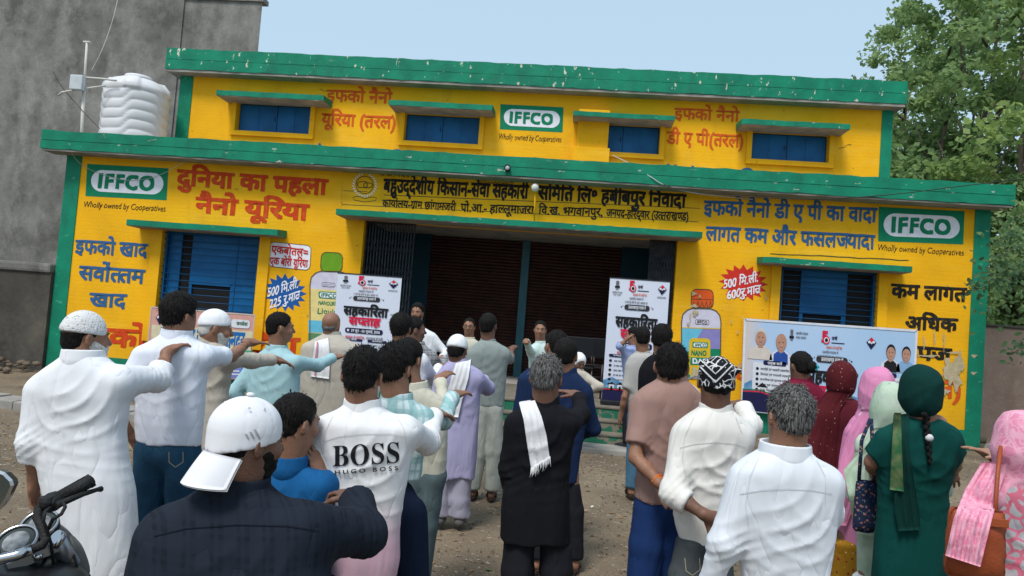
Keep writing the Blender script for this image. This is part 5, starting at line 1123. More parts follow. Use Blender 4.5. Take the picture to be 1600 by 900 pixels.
PNK = cl2('soft_pink_cotton', (.64, .25, .42), (.58, .21, .38), fns=(blobs(11, .10, (.75, .50, .62), dist=.06, nscale=9),)); PNKF = cl2('rose_pink_leaf_print_chiffon', (.70, .27, .39), (.64, .22, .34), sc=6, fns=(blobs(13, .05, (.74, .36, .47), feat='DISTANCE_TO_EDGE', dist=.16, nscale=7, soft=.10), blobs(30, .03, (.74, .38, .48), feat='DISTANCE_TO_EDGE', dist=.10, nscale=9, soft=.05)))
PGV = cl2('pale_green_tie_dye_chiffon', (.52, .60, .50), (.34, .47, .34), sc=7); MUS = cl2('mustard_floral_cotton', (.36, .19, .015), (.28, .13, .01), fns=(blobs(22, .18, (.20, .03, .02), dist=.02, nscale=12), blobs(30, .10, (.55, .45, .2), dist=.02, nscale=12)))
FLO = cl2('pink_grey_floral_cotton', (.52, .50, .52), (.36, .36, .40), sc=14, fns=(blobs(17, .09, (.62, .16, .24), feat='DISTANCE_TO_EDGE', dist=.06, nscale=10, soft=.03),)); BAGP = cl2('dark_blue_printed_cloth', (.02, .03, .07), None, fns=(blobs(40, .25, (.35, .16, .13), dist=.02, nscale=12), blobs(70, .15, (.12, .3, .38))))
CAPK = cl2('white_crochet', (.66, .66, .66), None, fns=(blobs(62, .22, (.36, .35, .35), soft=.06),), bump=.6, bsc=150)
BAND = cl2('black_white_paisley_cotton', (.62, .62, .62), None, fns=(blobs(26, .055, (.012, .012, .016), feat='DISTANCE_TO_EDGE', dist=.05, nscale=14, lo=False, soft=.01), blobs(60, .13, (.55, .55, .55), dist=.03, nscale=30)))
BLC = cloth('black_border_cotton', (.012, .012, .016)); WHL = cloth('white_border_print', (.6, .6, .6))

# ------------------------------------------------------------------ the crowd, left to right
p = person('p1', 'bearded man in a long white kurta and patterned crochet skullcap, arm raised, nearest the motorcycle', 3.6, (134, 529),
    [(550, 103, 158, 1), (560, 98, 168, .9), (570, 84, 182, .7), (586, 62, 197), (612, 50, 203), (660, 52, 197), (710, 57, 200), (760, 64, 211), (810, 74, 217), (850, 84, 218), (892, 96, 216)],
    (66, 614), (188, 594, -.02), ('d', 53, 752, .0, {'el': (52, 690, -.04)}), ('d', 263, 549, .34, {'el': (246, 592, .22), 'hand': (284, 538, .08), 'curl': .45, 'palm': np.array([.3, 0, -1.0])}), WHC, WHC, 0, 'under', HB, 38, 0, sleeve=('roll', 'roll'), topname='kurta', botname='pajama', girth=1.25, loose=1.18, armr=1.12, amp=.008, foot='sandal', ratio=.55, legr=(.13, .11, .10))
skullcap(p, CAPK, .028, .10, .007, tall=.010); facial(p, 'long', HW)
p = person('p2', 'tall man in a white polo and blue jeans, bare arm pointing right', 4.1, (281, 494),
    [(518, 256, 297, 1), (526, 251, 302, .9), (535, 236, 316, .7), (549, 214, 330), (585, 212, 322), (640, 214, 318), (692, 214, 313)],
    (224, 560), (319, 556), ('d', 210, 688, .0), ('f', 388, 535, .53, {'hand': (408, 535, .08), 'curl': .12}), WHP, JEA, 0, 'thick', HB, 25, -2, sleeve=('short', 'short'), topname='polo_shirt', botname='jeans', amp=.005, foot='sandal', nstr=500, legs=[((231, 800), (226, 905)), ((281, 800), (268, 905))], legr=(.105, .082, .068))
# hip pockets sewn on the jeans
p = person('p3', 'old man in beige kurta and plain white prayer cap, arm held out', 4.9, (337, 514),
    [(531, 316, 345, 1), (537, 312, 351, .9), (545, 305, 362, .7), (562, 302, 372), (600, 306, 364), (650, 308, 362), (704, 310, 360)],
    (318, 560, .12), (357, 560, -.10), ('d', 316, 650, .1), ('d', 430, 562, .30, {'el': (394, 563, .12), 'hand': (446, 566, .05)}), BEI, GCH, 0, 'fringe', HW, 58, -6, sleeve=('full', 'full'), topname='kurta', botname='checked_lungi', amp=.007, foot='sandal', legr=(.11, .11, .12))
skullcap(p, WHC, .022, -.15, .008, name='prayer_cap', tall=.006); facial(p, 'beard', HW)
p = person('p4', 'man in a pale teal shirt with neat black hair, arm stretched to the right', 5.75, (438, 513),
    [(540, 420, 447, 1), (546, 415, 452, .9), (554, 402, 464, .7), (570, 388, 472), (600, 384, 472), (650, 383, 468), (702, 385, 466)],
    (402, 566, .10), (460, 566, -.09), ('d', 392, 655, .1), ('f', 522, 558, .53, {'hand': (538, 556, .06)}), TEA, BKP, 0, 'short', HB, 55, 0, sleeve=('full', 'full'), amp=.007, nstr=300)
p = person('p5', 'bald man in beige shirt with a white towel over his left shoulder', 6.6, (518, 508),
    [(520, 507, 531, 1), (524, 503, 535, .9), (530, 492, 547, .7), (542, 474, 562), (580, 470, 564), (650, 471, 565), (704, 473, 563)],
    (482, 546), (554, 546), ('d', 476, 640, .0), ('d', 560, 640, .05), BEI, BEI2, 0, 'bald', HG, 8, 0, topname='long_shirt', amp=.006)
b = BVH_of([p['shirt']]); drape('towel', [(492, 534), (487, 560), (485, 588)], [(513, 528), (516, 560), (514, 592)], b, TOW, p['T'], over=.03, nu=10, nv=20); drape('towel_stripe', [(495, 534), (492, 560), (491, 588)], [(497, 534), (494, 560), (493, 588)], b, flat('pink_stripe_cloth', (.6, .22, .3)), p['T'], off=.030, nu=3, nv=16, thick=.002)
# front row, camera side
p = person('p6', 'man in dark navy checked shirt and white baseball cap worn backwards', 1.95, (388, 690),
    [(748, 330, 416, 1), (762, 320, 424, .9), (782, 288, 450, .72), (806, 250, 486, .6), (845, 224, 505), (900, 207, 520), (980, 202, 530), (1080, 205, 525)],
    (262, 842), (470, 826), ('d', 215, 1120, .1), ('d', 556, 778, .40, {'el': (568, 834, .22), 'hand': (534, 768, .06), 'curl': .7}), NAV, BKP, 1, 'under', HB, 36, -4, sleeve=('full', 'full'), girth=1.25, loose=1.15, armr=1.15, amp=.006, foot='shoe', hs=.90)
facial(p, 'beard', HB)
WCAP = cloth('white_cap_twill', (.72, .72, .75), bump=.12, bsc=700, wr=(5, .3, (1, 1, .6)))
def baseball_cap(p):
    H = p['H']; F_ = Fld(H.c - .16, H.c + .2, .0055); c = H.w(0, -.01, -.006); n = unit(-H.u + H.f * .22); el(F_, H.w(0, -.016, .040), np.array((.090, .110, .094)) * H.hs, H.A, .003, cuts=[(c, n)]); el(F_, H.w(0, -.016, .040), np.array((.090, .110, .30)) * H.hs, H.A, .003, cuts=[(c, n), (H.w(0, 0, .042), H.u)])
    # six panel seams
    x = F_.X[:, None, None] - H.c[0]; y = F_.Y[None, :, None] - H.c[1]; z = F_.Z[None, None, :] - H.c[2]; lx = x * H.r[0] + y * H.r[1] + z * H.r[2]; ly = x * H.f[0] + y * H.f[1] + z * H.f[2] + .016
    an = np.arctan2(lx, ly); rr = np.sqrt(lx ** 2 + ly ** 2); se = np.abs(np.sin(an * 3)) * rr; F_.D += (.0022 * np.exp(-(se / .006) ** 2)).astype(np.float32); folds(F_, 4, .0025, 1.0, .12)
    V, Q = F_.mesh(); cap = mesh_obj('baseball_cap', V, Q, WCAP, p['T'], True)
    MB().ell(H.w(0, -.016, .137), (.011, .011, .006), 14, H.A).build('cap_button', WCAP, cap)
    V = []; nu, nv = 25, 11
    for i in range(nv):
        t = i / (nv - 1)
        for j in range(nu):
            a = (j / (nu - 1) - .5) * 2 * 1.12; ox = .089 * math.sin(a); oy = -.014 - .108 * math.cos(a); ext = .088 * t * max(0, math.cos(a * .92)) ** .6
            V.append(H.w(ox * (1 + .10 * t), oy - ext * .62 , -.026 - ext * .86 - .030 * (1 - math.cos(a)) * t - .014 * (t ** 2) - .010 * (abs(a) / 1.12) ** 2))
    V = np.array(V); off = -H.u * .004 + H.f * .004; n = len(V); Fq = [(i * nu + j, i * nu + j + 1, (i + 1) * nu + j + 1, (i + 1) * nu + j) for i in range(nv - 1) for j in range(nu - 1)]; ed = [i * nu for i in range(nv)] + [(nv - 1) * nu + j for j in range(1, nu)] + [i * nu + nu - 1 for i in range(nv - 2, -1, -1)] + [j for j in range(nu - 2, 0, -1)]
    mesh_obj('cap_brim', np.concatenate([V, V + off]), Fq + [tuple(n + k for k in f[::-1]) for f in Fq] + [(ed[k], n + ed[k], n + ed[(k + 1) % len(ed)], ed[(k + 1) % len(ed)]) for k in range(len(ed))], WCAP, cap, True)
    for s_, q in ((1, .05), (-1, .05), (1, -.03), (-1, -.03)):
        MB().lathe(H.w(.068 * s_, -.016 + q * .6 - .02, .105), [(.002, -.001), (.0036, .0006), (.002, .0018)], 10, H.w(.068 * s_, -.036 + q, .105) - H.w(0, -.016, .04)).build('eyelet', WCAP, cap)
    bv = BVH_of([cap])
    for k in range(3):
        x_ = 380 + k * 7; L_ = 8 + k * 3.5; V = []
        for q in range(5):
            for w_ in (-1.7, 1.7):
                px, py = x_ + 4 + (q / 4) * L_ * .55 + w_, 686 - L_ + (q / 4) * L_; h, nn, r_ = cast(bv, px, py)
                if h is not None: V.append(h - unit(ray(px, py)) * .0015)
        if len(V) == 10: mesh_obj('cap_stripe_mark', V, [(2 * q, 2 * q + 1, 2 * q + 3, 2 * q + 2) for q in range(4)], flat('grey_stitching', (.36, .36, .38)), cap)
baseball_cap(p)
MB().tube([p['arms'][1][2] + unit(p['arms'][1][1] - p['arms'][1][2]) * .02 + np.array([math.cos(a) * .030, math.sin(a) * .012, math.sin(a) * .030]) for a in np.linspace(0, 6.3, 17)], .003, 6).build('thread_bracelet', BLC, p['T'])
p = person('p7', 'boy in royal blue shirt holding a hand to his mouth', 2.95, (462, 662),
    [(714, 436, 468, 1), (723, 431, 474, .9), (735, 424, 490, .7), (754, 414, 508), (800, 416, 514), (880, 420, 516), (960, 424, 514), (1040, 426, 512)],
    (432, 762), (498, 758), ('d', 436, 880, .2), ('d', 500, 740, .04, {'pole': np.array([.5, -.2, -1.0]), 'hand': (490, 706, .0), 'palm': np.array([-1.0, .4, 0]), 'curl': .5}), ROY, BKP, 0, 'short', HB, 33, -6, sleeve=('full', 'half'), hs=.95, nstr=700, amp=.006)
p = person('p8', 'young man in a white shirt dip-dyed pink with BOSS across the back, arm forward', 3.1, (567, 588),
    [(627, 541, 592, 1), (636, 535, 600, .9), (646, 521, 620, .7), (662, 496, 654), (700, 492, 646), (760, 497, 634), (820, 503, 627), (870, 506, 626), (898, 511, 620)],
    (512, 676), (632, 670), ('d', 500, 800, .16), ('f', 679, 646, .50, {'hand': (700, 648, .10)}), DIP, NVP, 0, 'short', HB, 2, -4, sleeve=('full', 'full'), nstr=1800, amp=.006, loose=1.1)
PRT = flat('black_print_ink', (.010, .010, .013)); b = BVH_of([p['shirt']]); print_on('print_lettering', chr(0x1D401) + chr(0x1D40E) + chr(0x1D412) + chr(0x1D412), 520, 696, 624, 690, 33, b, PRT, p['T'], .006); print_on('print_lettering', 'H U G O   B O S S', 523, 735, 622, 728, 6.5, b, PRT, p['T'], .012, off=.004)
p = person('p9', 'young bearded man in teal and white plaid shirt and navy trousers', 3.5, (618, 576),
    [(618, 598, 642, 1), (627, 592, 652, .9), (637, 586, 668, .7), (652, 586, 676), (700, 590, 664), (750, 596, 658)],
    (588, 664), (660, 656), ('d', 590, 780, .1), ('f', 708, 618, .52, {'hand': (727, 611, .1)}), PLD, NVP, 0, 'short', HB, 18, -3, sleeve=('full', 'full'), nstr=1800, amp=.006, foot='shoe'); facial(p, 'beard', HB)
p = person('p10', 'man in a cream shirt half hidden behind the plaid shirt, right hand raised', 4.3, (638, 562),
    [(600, 626, 666, 1), (609, 620, 676, .9), (618, 612, 690, .7), (634, 606, 700), (690, 612, 700), (744, 624, 698)],
    (612, 642), (684, 638), ('d', 616, 730, .1), ('f', 687, 591, .46, {'hand': (702, 580, .1)}), CRE, GGP, 0, 'short', HB, 20, -3, nstr=400, foot='shoe', legs=[((640, 820), (634, 900)), ((664, 820), (655, 900))])
p = person('p11', 'man with tousled black hair in a white shirt and striped lungi, under the left banner', 6.0, (627, 514),
    [(536, 614, 641, 1), (541, 609, 648, .9), (549, 600, 660, .7), (562, 592, 668), (610, 596, 666), (660, 598, 664), (705, 600, 664)],
    (600, 566), (658, 564), ('d', 600, 650, .05), ('f', 686, 572, .46, {'hand': (699, 570, .08)}), WHC, None, 0, 'thick', HB, 10, 0, nstr=300, amp=.007)
F_ = Fld(P3(585, 830, 6.3) - .2, P3(675, 690, 6.0) + .2, .013); q_ = p['st'][-1]; zz0 = .14; gen(F_, [(zz0, q_[1] + .02, q_[2], .21, .15), (.5, q_[1] + .01, q_[2], .20, .14), (.86, q_[1], q_[2], .185, .13)], p['lat'], .02, hemw=.02); folds(F_, 3, .008, .3, .10); V, Q = F_.mesh(); mesh_obj('lungi', V, Q, WLU, p['T'], True)
p = person('p12', 'dark-skinned man in a grey checked shirt between the banner and the bearded host', 6.9, (648, 516),
    [(536, 636, 662, 1), (541, 631, 668, .9), (547, 626, 676, .7), (558, 622, 682), (610, 626, 680), (690, 628, 678)],
    (630, 560), (674, 560), ('d', 626, 650, .05), ('f', 696, 560, .50, {'hand': (708, 560, .08)}), GPL_, BKP, 1, 'short', HB, 62, 0)
p = person('p14', 'man in a lavender kurta and white knitted skullcap with a white towel over his shoulder', 6.0, (715, 548),
    [(562, 702, 728, 1), (567, 698, 735, .9), (574, 690, 746, .7), (588, 682, 754), (630, 684, 750), (690, 680, 747), (720, 678, 745), (746, 677, 743)],
    (692, 596), (744, 592), ('d', 686, 690, .05), ('f', 754, 592, .40, {'el': (762, 606, .15), 'hand': (754, 580, .15)}), LAV, LAVG, 1, 'under', HB, 12, -4, topname='kurta', botname='shalwar', loose=1.25, foot='shoeg', legs=[((688, 780), (687, 817)), ((718, 780), (718, 820))], legr=(.10, .086, .088), amp=.007)
skullcap(p, WHC, .020, .12, .008, tall=.008)
b = BVH_of([p['shirt']]); drape('towel', [(712, 568), (704, 590), (696, 625), (692, 650)], [(736, 562), (732, 590), (722, 625), (716, 652)], b, TOW, p['T'], over=.05, ripple=.008, nv=24)
p = person('p15', 'slim man in a grey-green T-shirt and pale jeans, left arm of the middle row raised', 7.0, (763, 510),
    [(531, 752, 773, 1), (535, 746, 780, .9), (541, 738, 790, .7), (552, 730, 797), (580, 734, 792), (610, 738, 790), (636, 740, 788)],
    (740, 556), (787, 553), ('d', 738, 636, .1), ('f', 800, 545, .50, {'hand': (807, 538, .12), 'curl': .9}), GRT, PGJ, 1, 'short', HB, 12, 2, sleeve=('short', 'short'), topname='t_shirt', botname='jeans', legs=[((746, 710), (739, 765)), ((772, 705), (768, 772))], amp=.006, legr=(.10, .08, .072))
# hosts who face the crowd
p = person('p16', 'bearded host in a white shirt facing the crowd, beside the left banner', 9.5, (652, 489),
    [(508, 645, 660, 1), (511, 641, 664, .9), (515, 635, 672, .7), (523, 630, 681), (545, 632, 682), (580, 634, 682), (605, 634, 680)],
    (675, 527), (637, 527), ('d', 690, 558, -.25), ('d', 640, 580, 0), WHC, NVP, 0, 'thick', HB, 186, -2, face=True, group='hosts facing the crowd', foot='shoe', nstr=60); facial(p, 'beard', HB); facial(p, 'moustache', HB)
p = person('p17', 'older host in glasses and a cream shirt facing the crowd, before the left shutter', 10.0, (733, 511),
    [(528, 727, 740, 1), (530, 723, 744, .9), (534, 718, 750, .7), (541, 713, 754), (570, 715, 752), (606, 716, 750)],
    (749, 545), (718, 545), ('d', 754, 585, 0), ('d', 714, 585, 0), CRE, NVP, 0, 'short', HB, 182, 0, face=True, group='hosts facing the crowd', foot='shoe'); facial(p, 'moustache', HG)
H = p['H']; GF = mat('glasses_frame', (.03, .03, .03), None, 5, .3); MB().tube([H.w(-.031 + .02 * math.cos(a), .104, .007 + .015 * math.sin(a)) for a in np.linspace(0, 6.3, 13)], .0022, 5).tube([H.w(.031 + .02 * math.cos(a), .104, .007 + .015 * math.sin(a)) for a in np.linspace(0, 6.3, 13)], .0022, 5).tube([H.w(-.011, .105, .01), H.w(.011, .105, .01)], .002, 5).tube([H.w(.051, .104, .01), H.w(.078, .0, .01)], .002, 5).tube([H.w(-.051, .104, .01), H.w(-.078, .0, .01)], .002, 5).build('glasses', GF, p['T'])
p = person('p18', 'host in a pale mint shirt facing the camera with his fist thrust forward', 9.7, (844, 516),
    [(534, 838, 852, 1), (537, 834, 856, .9), (541, 828, 862, .7), (548, 824, 868), (575, 826, 864), (606, 824, 862)],
    (863, 551), (830, 550), ('d', 868, 600, 0), ('d', 822, 532, -.46, {'el': (827, 546, -.24), 'hand': (821, 533, -.1), 'curl': 1.2}), MNT, NVP, 0, 'short', HB, 178, -2, face=True, sleeve=('half', 'full'), group='hosts facing the crowd', foot='shoe'); facial(p, 'moustache', HB)
# centre
p = person('p21', 'man in a navy shirt almost hidden behind the grey-haired man in black', 5.7, (868, 541),
    [(563, 855, 883, 1), (569, 845, 892, .9), (577, 826, 903, .7), (592, 808, 908), (640, 806, 902), (700, 812, 896), (758, 815, 892)],
    (824, 606), (893, 602), ('d', 818, 690, .2), ('d', 890, 700, .25), NVS, GGP, 0, 'short', HB, -30, 0, nstr=200, legs=[((845, 810), (840, 865)), ((884, 805), (889, 862))])
p = person('p20', 'balding man in a navy shirt just behind the raised hand of the man in black', 5.15, (884, 556),
    [(577, 872, 898, 1), (583, 866, 905, .9), (591, 858, 914, .7), (605, 850, 922), (650, 848, 915), (705, 852, 908), (755, 855, 902)],
    (860, 618), (912, 614), ('d', 856, 700, .25), ('d', 905, 680, .30), NVS, BKP, 0, 'short', HB, 12, 0, nstr=250)
p = person('p19', 'grey-haired man in a black long-sleeved top with a white towel hanging down his back', 3.85, (854, 592),
    [(622, 835, 869, 1), (630, 828, 877, .9), (639, 814, 890, .7), (654, 794, 903), (700, 791, 897), (745, 795, 893), (800, 785, 892), (846, 782, 895)],
    (806, 666), (890, 658), ('d', 800, 776, .22, {'el': (795, 730, .02)}), ('f', 905, 619, .40, {'el': (908, 648, .20), 'hand': (876, 608, .06), 'curl': .35}), BLT, BKP, 1, 'short', HG, 14, -6, topname='long_sleeved_top', loose=1.0, nstr=1800, legs=[((809, 890), (802, 975)), ((869, 890), (868, 975))], legr=(.10, .088, .078), amp=.010)
b = BVH_of([p['shirt'], p['body']]); drape('towel', [(811, 630), (818, 655), (823, 690), (830, 733)], [(836, 626), (846, 650), (854, 680), (859, 716)], b, TOW, p['T'], over=.04, ripple=.009, fringe=26, nr=3)
p = person('p22', 'person with a white cloth tied round the head sitting on the porch steps', 9.9, (904, 566),
    [(577, 896, 911, 1), (580, 891, 915, .9), (584, 886, 920, .7), (592, 883, 922), (612, 885, 920), (632, 886, 920)],
    (890, 592), (915, 590), ('d', 888, 622, .1), ('d', 912, 614, -.1), BEI, BKP, 1, 'short', HB, 150, -25, sitting=True, zfloor=.5); hood(p, WHC, 3, .018, False, -.04, name='head_cloth')
p = person('p23', 'man in blue-violet shirt by the right banner, hand before his face', 10.7, (989, 524),
    [(540, 983, 998, 1), (543, 979, 1002, .9), (547, 974, 1007, .8), (555, 971, 1009), (580, 974, 1007), (609, 975, 1005)],
    (983, 556, -.12), (999, 556, .12), ('d', 981, 529, -.30, {'el': (968, 541, -.25), 'hand': (990, 523, -.02), 'palm': np.array([0, 0, -1.0]), 'curl': .3}), ('d', 1000, 605, .1), VIO, BKP, 0, 'short', HB, -62, -5, sleeve=('half', 'full'), foot='shoe', ratio=.8)
p = person('p24', 'man in light grey polo and blue jeans right of the second banner', 7.6, (1003, 529),
    [(550, 994, 1014, 1), (554, 988, 1022, .9), (560, 981, 1030, .7), (572, 976, 1036), (600, 979, 1034), (648, 981, 1032)],
    (988, 576), (1030, 573), ('d', 970, 650, .0, {'el': (976, 620, -.05), 'curl': .3}), ('d', 1036, 650, .1), LGP, LJE, 0, 'short', HB, -5, 0, sleeve=('short', 'short'), topname='polo_shirt', botname='jeans', legs=[((990, 715), (986, 770)), ((1012, 712), (1012, 768))], nstr=100)
p = person('p25', 'man in a black T-shirt behind the taupe polo shirt', 6.2, (1034, 531),
    [(553, 1023, 1045, 1), (558, 1014, 1053, .9), (565, 1006, 1061, .7), (579, 998, 1068), (620, 1001, 1064), (694, 1003, 1062)],
    (1012, 590), (1058, 588), ('d', 1004, 690, .1), ('d', 1064, 690, .1), BLT, NVP, 0, 'thick', HB, 12, 0, sleeve=('short', 'short'), topname='t_shirt', nstr=300)
p = person('p26', 'man in a white kurta and pajama almost hidden behind the taupe polo shirt', 5.05, (1050, 568),
    [(588, 1038, 1064, 1), (594, 1028, 1076, .9), (603, 1014, 1088, .7), (620, 1006, 1094), (690, 1010, 1086), (760, 1012, 1084), (800, 1012, 1082)],
    (1024, 626), (1080, 622), ('d', 1014, 730, .1), ('d', 1088, 730, .1), WHC, WHC, 0, 'short', HB, 10, 0, topname='kurta', botname='pajama', legs=[((1026, 840), (1024, 893)), ((1062, 840), (1060, 893))], legr=(.11, .09, .085))
p = person('p27', 'man in taupe polo and blue trousers with both hands behind his back', 3.75, (1049, 574),
    [(590, 1030, 1072, 1), (598, 1022, 1081, .9), (608, 1003, 1094, .7), (624, 987, 1100), (680, 997, 1094), (730, 994, 1092), (782, 991, 1090)],
    (1002, 642), (1084, 638), ('d', 1034, 758, -.20, {'el': (992, 714, -.08), 'hand': (1052, 772, .0), 'palm': np.array([0, -1.0, 0]), 'curl': .5}), ('d', 1068, 770, -.12, {'el': (1092, 712, -.06), 'hand': (1050, 778, -.02), 'palm': np.array([0, -1.0, 0]), 'curl': .5}), TAU, BLP, 0, 'short', HB, 8, -4, sleeve=('short', 'short'), topname='polo_shirt', nstr=1500, amp=.005, legs=[((1012, 850), (1000, 960)), ((1060, 850), (1056, 960))], legr=(.115, .095, .085))
def bangle(p, arm, r, m, n=1, name='thread_bracelet', t=.0035, back=.02, kx=1.05):
    a = p['arms'][arm]; dn = unit(a[2] - a[1]); u = unit(np.cross(dn, (0, 0, 1.0) if abs(dn[2]) < .9 else (1.0, 0, 0))); w = np.cross(dn, u)
    for i in range(n):
        c = a[2] - dn * (back + i * .009); MB().tube([c + (u * math.cos(k) + w * math.sin(k)) * r for k in np.linspace(0, 2 * math.pi, 21)], t, 6).build(name, m, p['T'])
bangle(p, 0, .030, mat('orange_thread', (.75, .16, .01), None, 8, .8), 3)
p = person('p28', 'man in a white shirt and black paisley bandana with his left hand behind his back', 3.5, (1118, 598),
    [(634, 1096, 1141, 1), (642, 1088, 1150, .9), (652, 1072, 1164, .7), (668, 1054, 1176), (720, 1052, 1170), (770, 1052, 1162), (820, 1056, 1150), (846, 1062, 1142)],
    (1070, 690), (1154, 682), ('d', 1104, 806, -.20, {'el': (1050, 770, -.10), 'hand': (1124, 816, .02), 'palm': np.array([0, -1.0, 0]), 'curl': .5}), ('f', 1160, 634, .38, {'el': (1172, 664, .22), 'hand': (1144, 628, .10)}), IVC, JGR, 1, 'under', HB, 0, -6, sleeve=('roll', 'full'), botname='jeans', amp=.008, loose=1.15, legs=[((1072, 900), (1066, 990)), ((1120, 900), (1118, 990))])
H = p['H']; F_ = Fld(H.c - .17, H.c + .19, .006); c = H.w(0, -.01, -.012); n = unit(-H.u + H.f * .20); el(F_, H.w(0, -.014, .036), np.array((.086, .105, .092)), H.A, .003, cuts=[(c, n)]); el(F_, H.w(0, -.014, .036), (.085, .104, .30), H.A, .004, cuts=[(c, n), (H.w(0, 0, .038), H.u)])
rc(F_, H.w(-.07, -.06, .055), H.w(-.088, -.075, .045), .018, .006, .03); rc(F_, H.w(.07, -.06, .06), H.w(.105, -.07, .065), .022, .006, .03); folds(F_, 8, .004, 1, .07); V, Q = F_.mesh(); bd = mesh_obj('bandana', V, Q, BAND, p['T'], True); b = BVH_of([bd])
def stripe_on(pts, w, m, off, name, par, bv):
    V = []; P_ = []
    for i in range(len(pts) - 1):
        for k in range(10): t = k / 10; P_.append((pts[i][0] * (1 - t) + pts[i + 1][0] * t, pts[i][1] * (1 - t) + pts[i + 1][1] * t))
    P_.append(pts[-1]); ok = []
    for i, q in enumerate(P_):
        a = np.array(P_[min(i + 1, len(P_) - 1)]) - np.array(P_[max(i - 1, 0)]); a = a / np.linalg.norm(a); nrm = np.array([-a[1], a[0]]) * w / 2
        for s_ in (-1, 1):
            px, py = q[0] + nrm[0] * s_, q[1] + nrm[1] * s_; h, nn, r_ = cast(bv, px, py)
            if h is None: h = (V[-2] if len(V) > 1 else P3(px, py, depth_of(par_c))) 
            V.append(np.array(h) - unit(ray(px, py)) * (off if len(V) < 2 or True else 0))
    mesh_obj(name, V, [(2 * i, 2 * i + 1, 2 * i + 3, 2 * i + 2) for i in range(len(P_) - 1)], m, par)
par_c = H.c
stripe_on([(1093, 566), (1118, 590), (1143, 566)], 7, BLC, .002, 'bandana_border', bd, b); stripe_on([(1092, 571), (1118, 597), (1144, 571)], 2.2, WHL, .004, 'bandana_border', bd, b); stripe_on([(1094, 562), (1118, 584), (1142, 562)], 1.6, WHL, .004, 'bandana_border', bd, b); stripe_on([(1093, 577), (1117, 603), (1142, 577)], 4, BLC, .002, 'bandana_border', bd, b)
p = person('p29', 'grey-haired man in a white long-sleeved shirt at the bottom edge, right of the bandana man', 2.7, (1232, 652),
    [(697, 1192, 1262, 1), (708, 1186, 1270, .9), (720, 1164, 1292, .7), (738, 1142, 1308), (790, 1142, 1308), (850, 1150, 1298), (910, 1160, 1290), (980, 1165, 1290), (1050, 1165, 1290)],
    (1164, 766), (1288, 756), ('d', 1104, 930, .03, {'el': (1130, 848, -.02)}), ('d', 1276, 860, .34, {'el': (1294, 800, .10)}), WHS, BKP, 0, 'short', HG, -14, -4, sleeve=('full', 'full'), nstr=2600, amp=.006, loose=1.05, girth=1.1, hs=.94)
# women and others on the right
p = person('p30', 'person in maroon shirt with a black hair bun and teal clip', 6.0, (1250, 573),
    [(592, 1238, 1266, 1), (597, 1232, 1272, .9), (603, 1220, 1282, .7), (616, 1210, 1290), (650, 1211, 1288), (740, 1213, 1287)],
    (1223, 628), (1278, 626), ('d', 1214, 730, .1), ('d', 1288, 730, .1), MRS, BKP, 1, 'short', HB, -18, -4, nstr=100)
H = p['H']; MB().ell(H.w(.03, -.115, .0), (.045, .035, .05), 14, H.A).build('hair_bun', HB, p['T']); MB().tube([H.w(.045, -.15, .02), H.w(.055, -.152, .0), H.w(.05, -.15, -.02), H.w(.035, -.152, -.02)], .006, 6).tube([H.w(.062, -.145, .015), H.w(.07, -.145, -.005)], .005, 6).build('hair_clip', mat('teal_clip', (.01, .32, .36), None, 4, .3), p['T'])
p = person('p31', 'woman in a maroon dress and flecked maroon head scarf, before the wide banner', 5.2, (1313, 594),
    [(620, 1300, 1330, 1), (626, 1292, 1342, .9), (634, 1280, 1354, .7), (650, 1268, 1364), (690, 1266, 1350), (760, 1258, 1346), (820, 1256, 1345), (870, 1258, 1344)],
    (1284, 652), (1344, 650), ('d', 1270, 745, .1), ('d', 1356, 740, .12), MAR, MUS, 0, 'short', HB, -6, -2, topname='kurti', botname='shalwar', collar=False, legr=(.12, .12, .10)); hood(p, MARV, 5, .022, False, -.13)
b = BVH_of([p['shirt'], p['body'], bpy.data.objects['headscarf'] if 'headscarf' in bpy.data.objects else p['body']])
drape('scarf_end', [(1292, 610), (1272, 640), (1262, 700), (1256, 770)], [(1330, 612), (1312, 640), (1306, 700), (1302, 775)], b, MARV, p['T'], off=.02, ripple=.009, nr=4)
p = person('p32', 'woman in a soft pink head scarf and mustard floral shalwar, behind the pale green scarf', 4.7, (1369, 607),
    [(640, 1352, 1388, 1), (648, 1342, 1396, .9), (658, 1330, 1404, .7), (680, 1320, 1408), (720, 1314, 1402), (780, 1308, 1396), (820, 1310, 1392), (850, 1312, 1390)],
    (1340, 682), (1398, 678), ('d', 1326, 770, .12), ('d', 1408, 770, .12), PNK, MUS, 0, 'short', HB, -4, -3, topname='kurti', botname='shalwar', collar=False, legs=[((1322, 840), (1318, 905)), ((1364, 840), (1360, 905))], legr=(.11, .088, .080)); hd = hood(p, PNK, 6, .026, True, amp=.007)
b = BVH_of([p['shirt'], hd]); drape('scarf_end', [(1346, 640), (1322, 680), (1306, 750), (1296, 818)], [(1388, 640), (1368, 690), (1346, 760), (1322, 822)], b, PNK, p['T'], off=.018, ripple=.012, nr=4)
p = person('p33', 'girl in sheer pale green and white head scarf', 4.25, (1389, 631),
    [(660, 1374, 1408, 1), (667, 1366, 1416, .9), (676, 1354, 1426, .7), (692, 1342, 1432), (730, 1336, 1430), (790, 1338, 1426), (850, 1340, 1424), (905, 1340, 1424)],
    (1360, 704), (1420, 700), ('d', 1348, 780, .12), ('d', 1428, 780, .12), PGV, WHC, 0, 'short', HB, -2, -2, topname='kurti', botname='shalwar', collar=False, hs=.95); hd = hood(p, PGV, 9, .022, True, amp=.008)
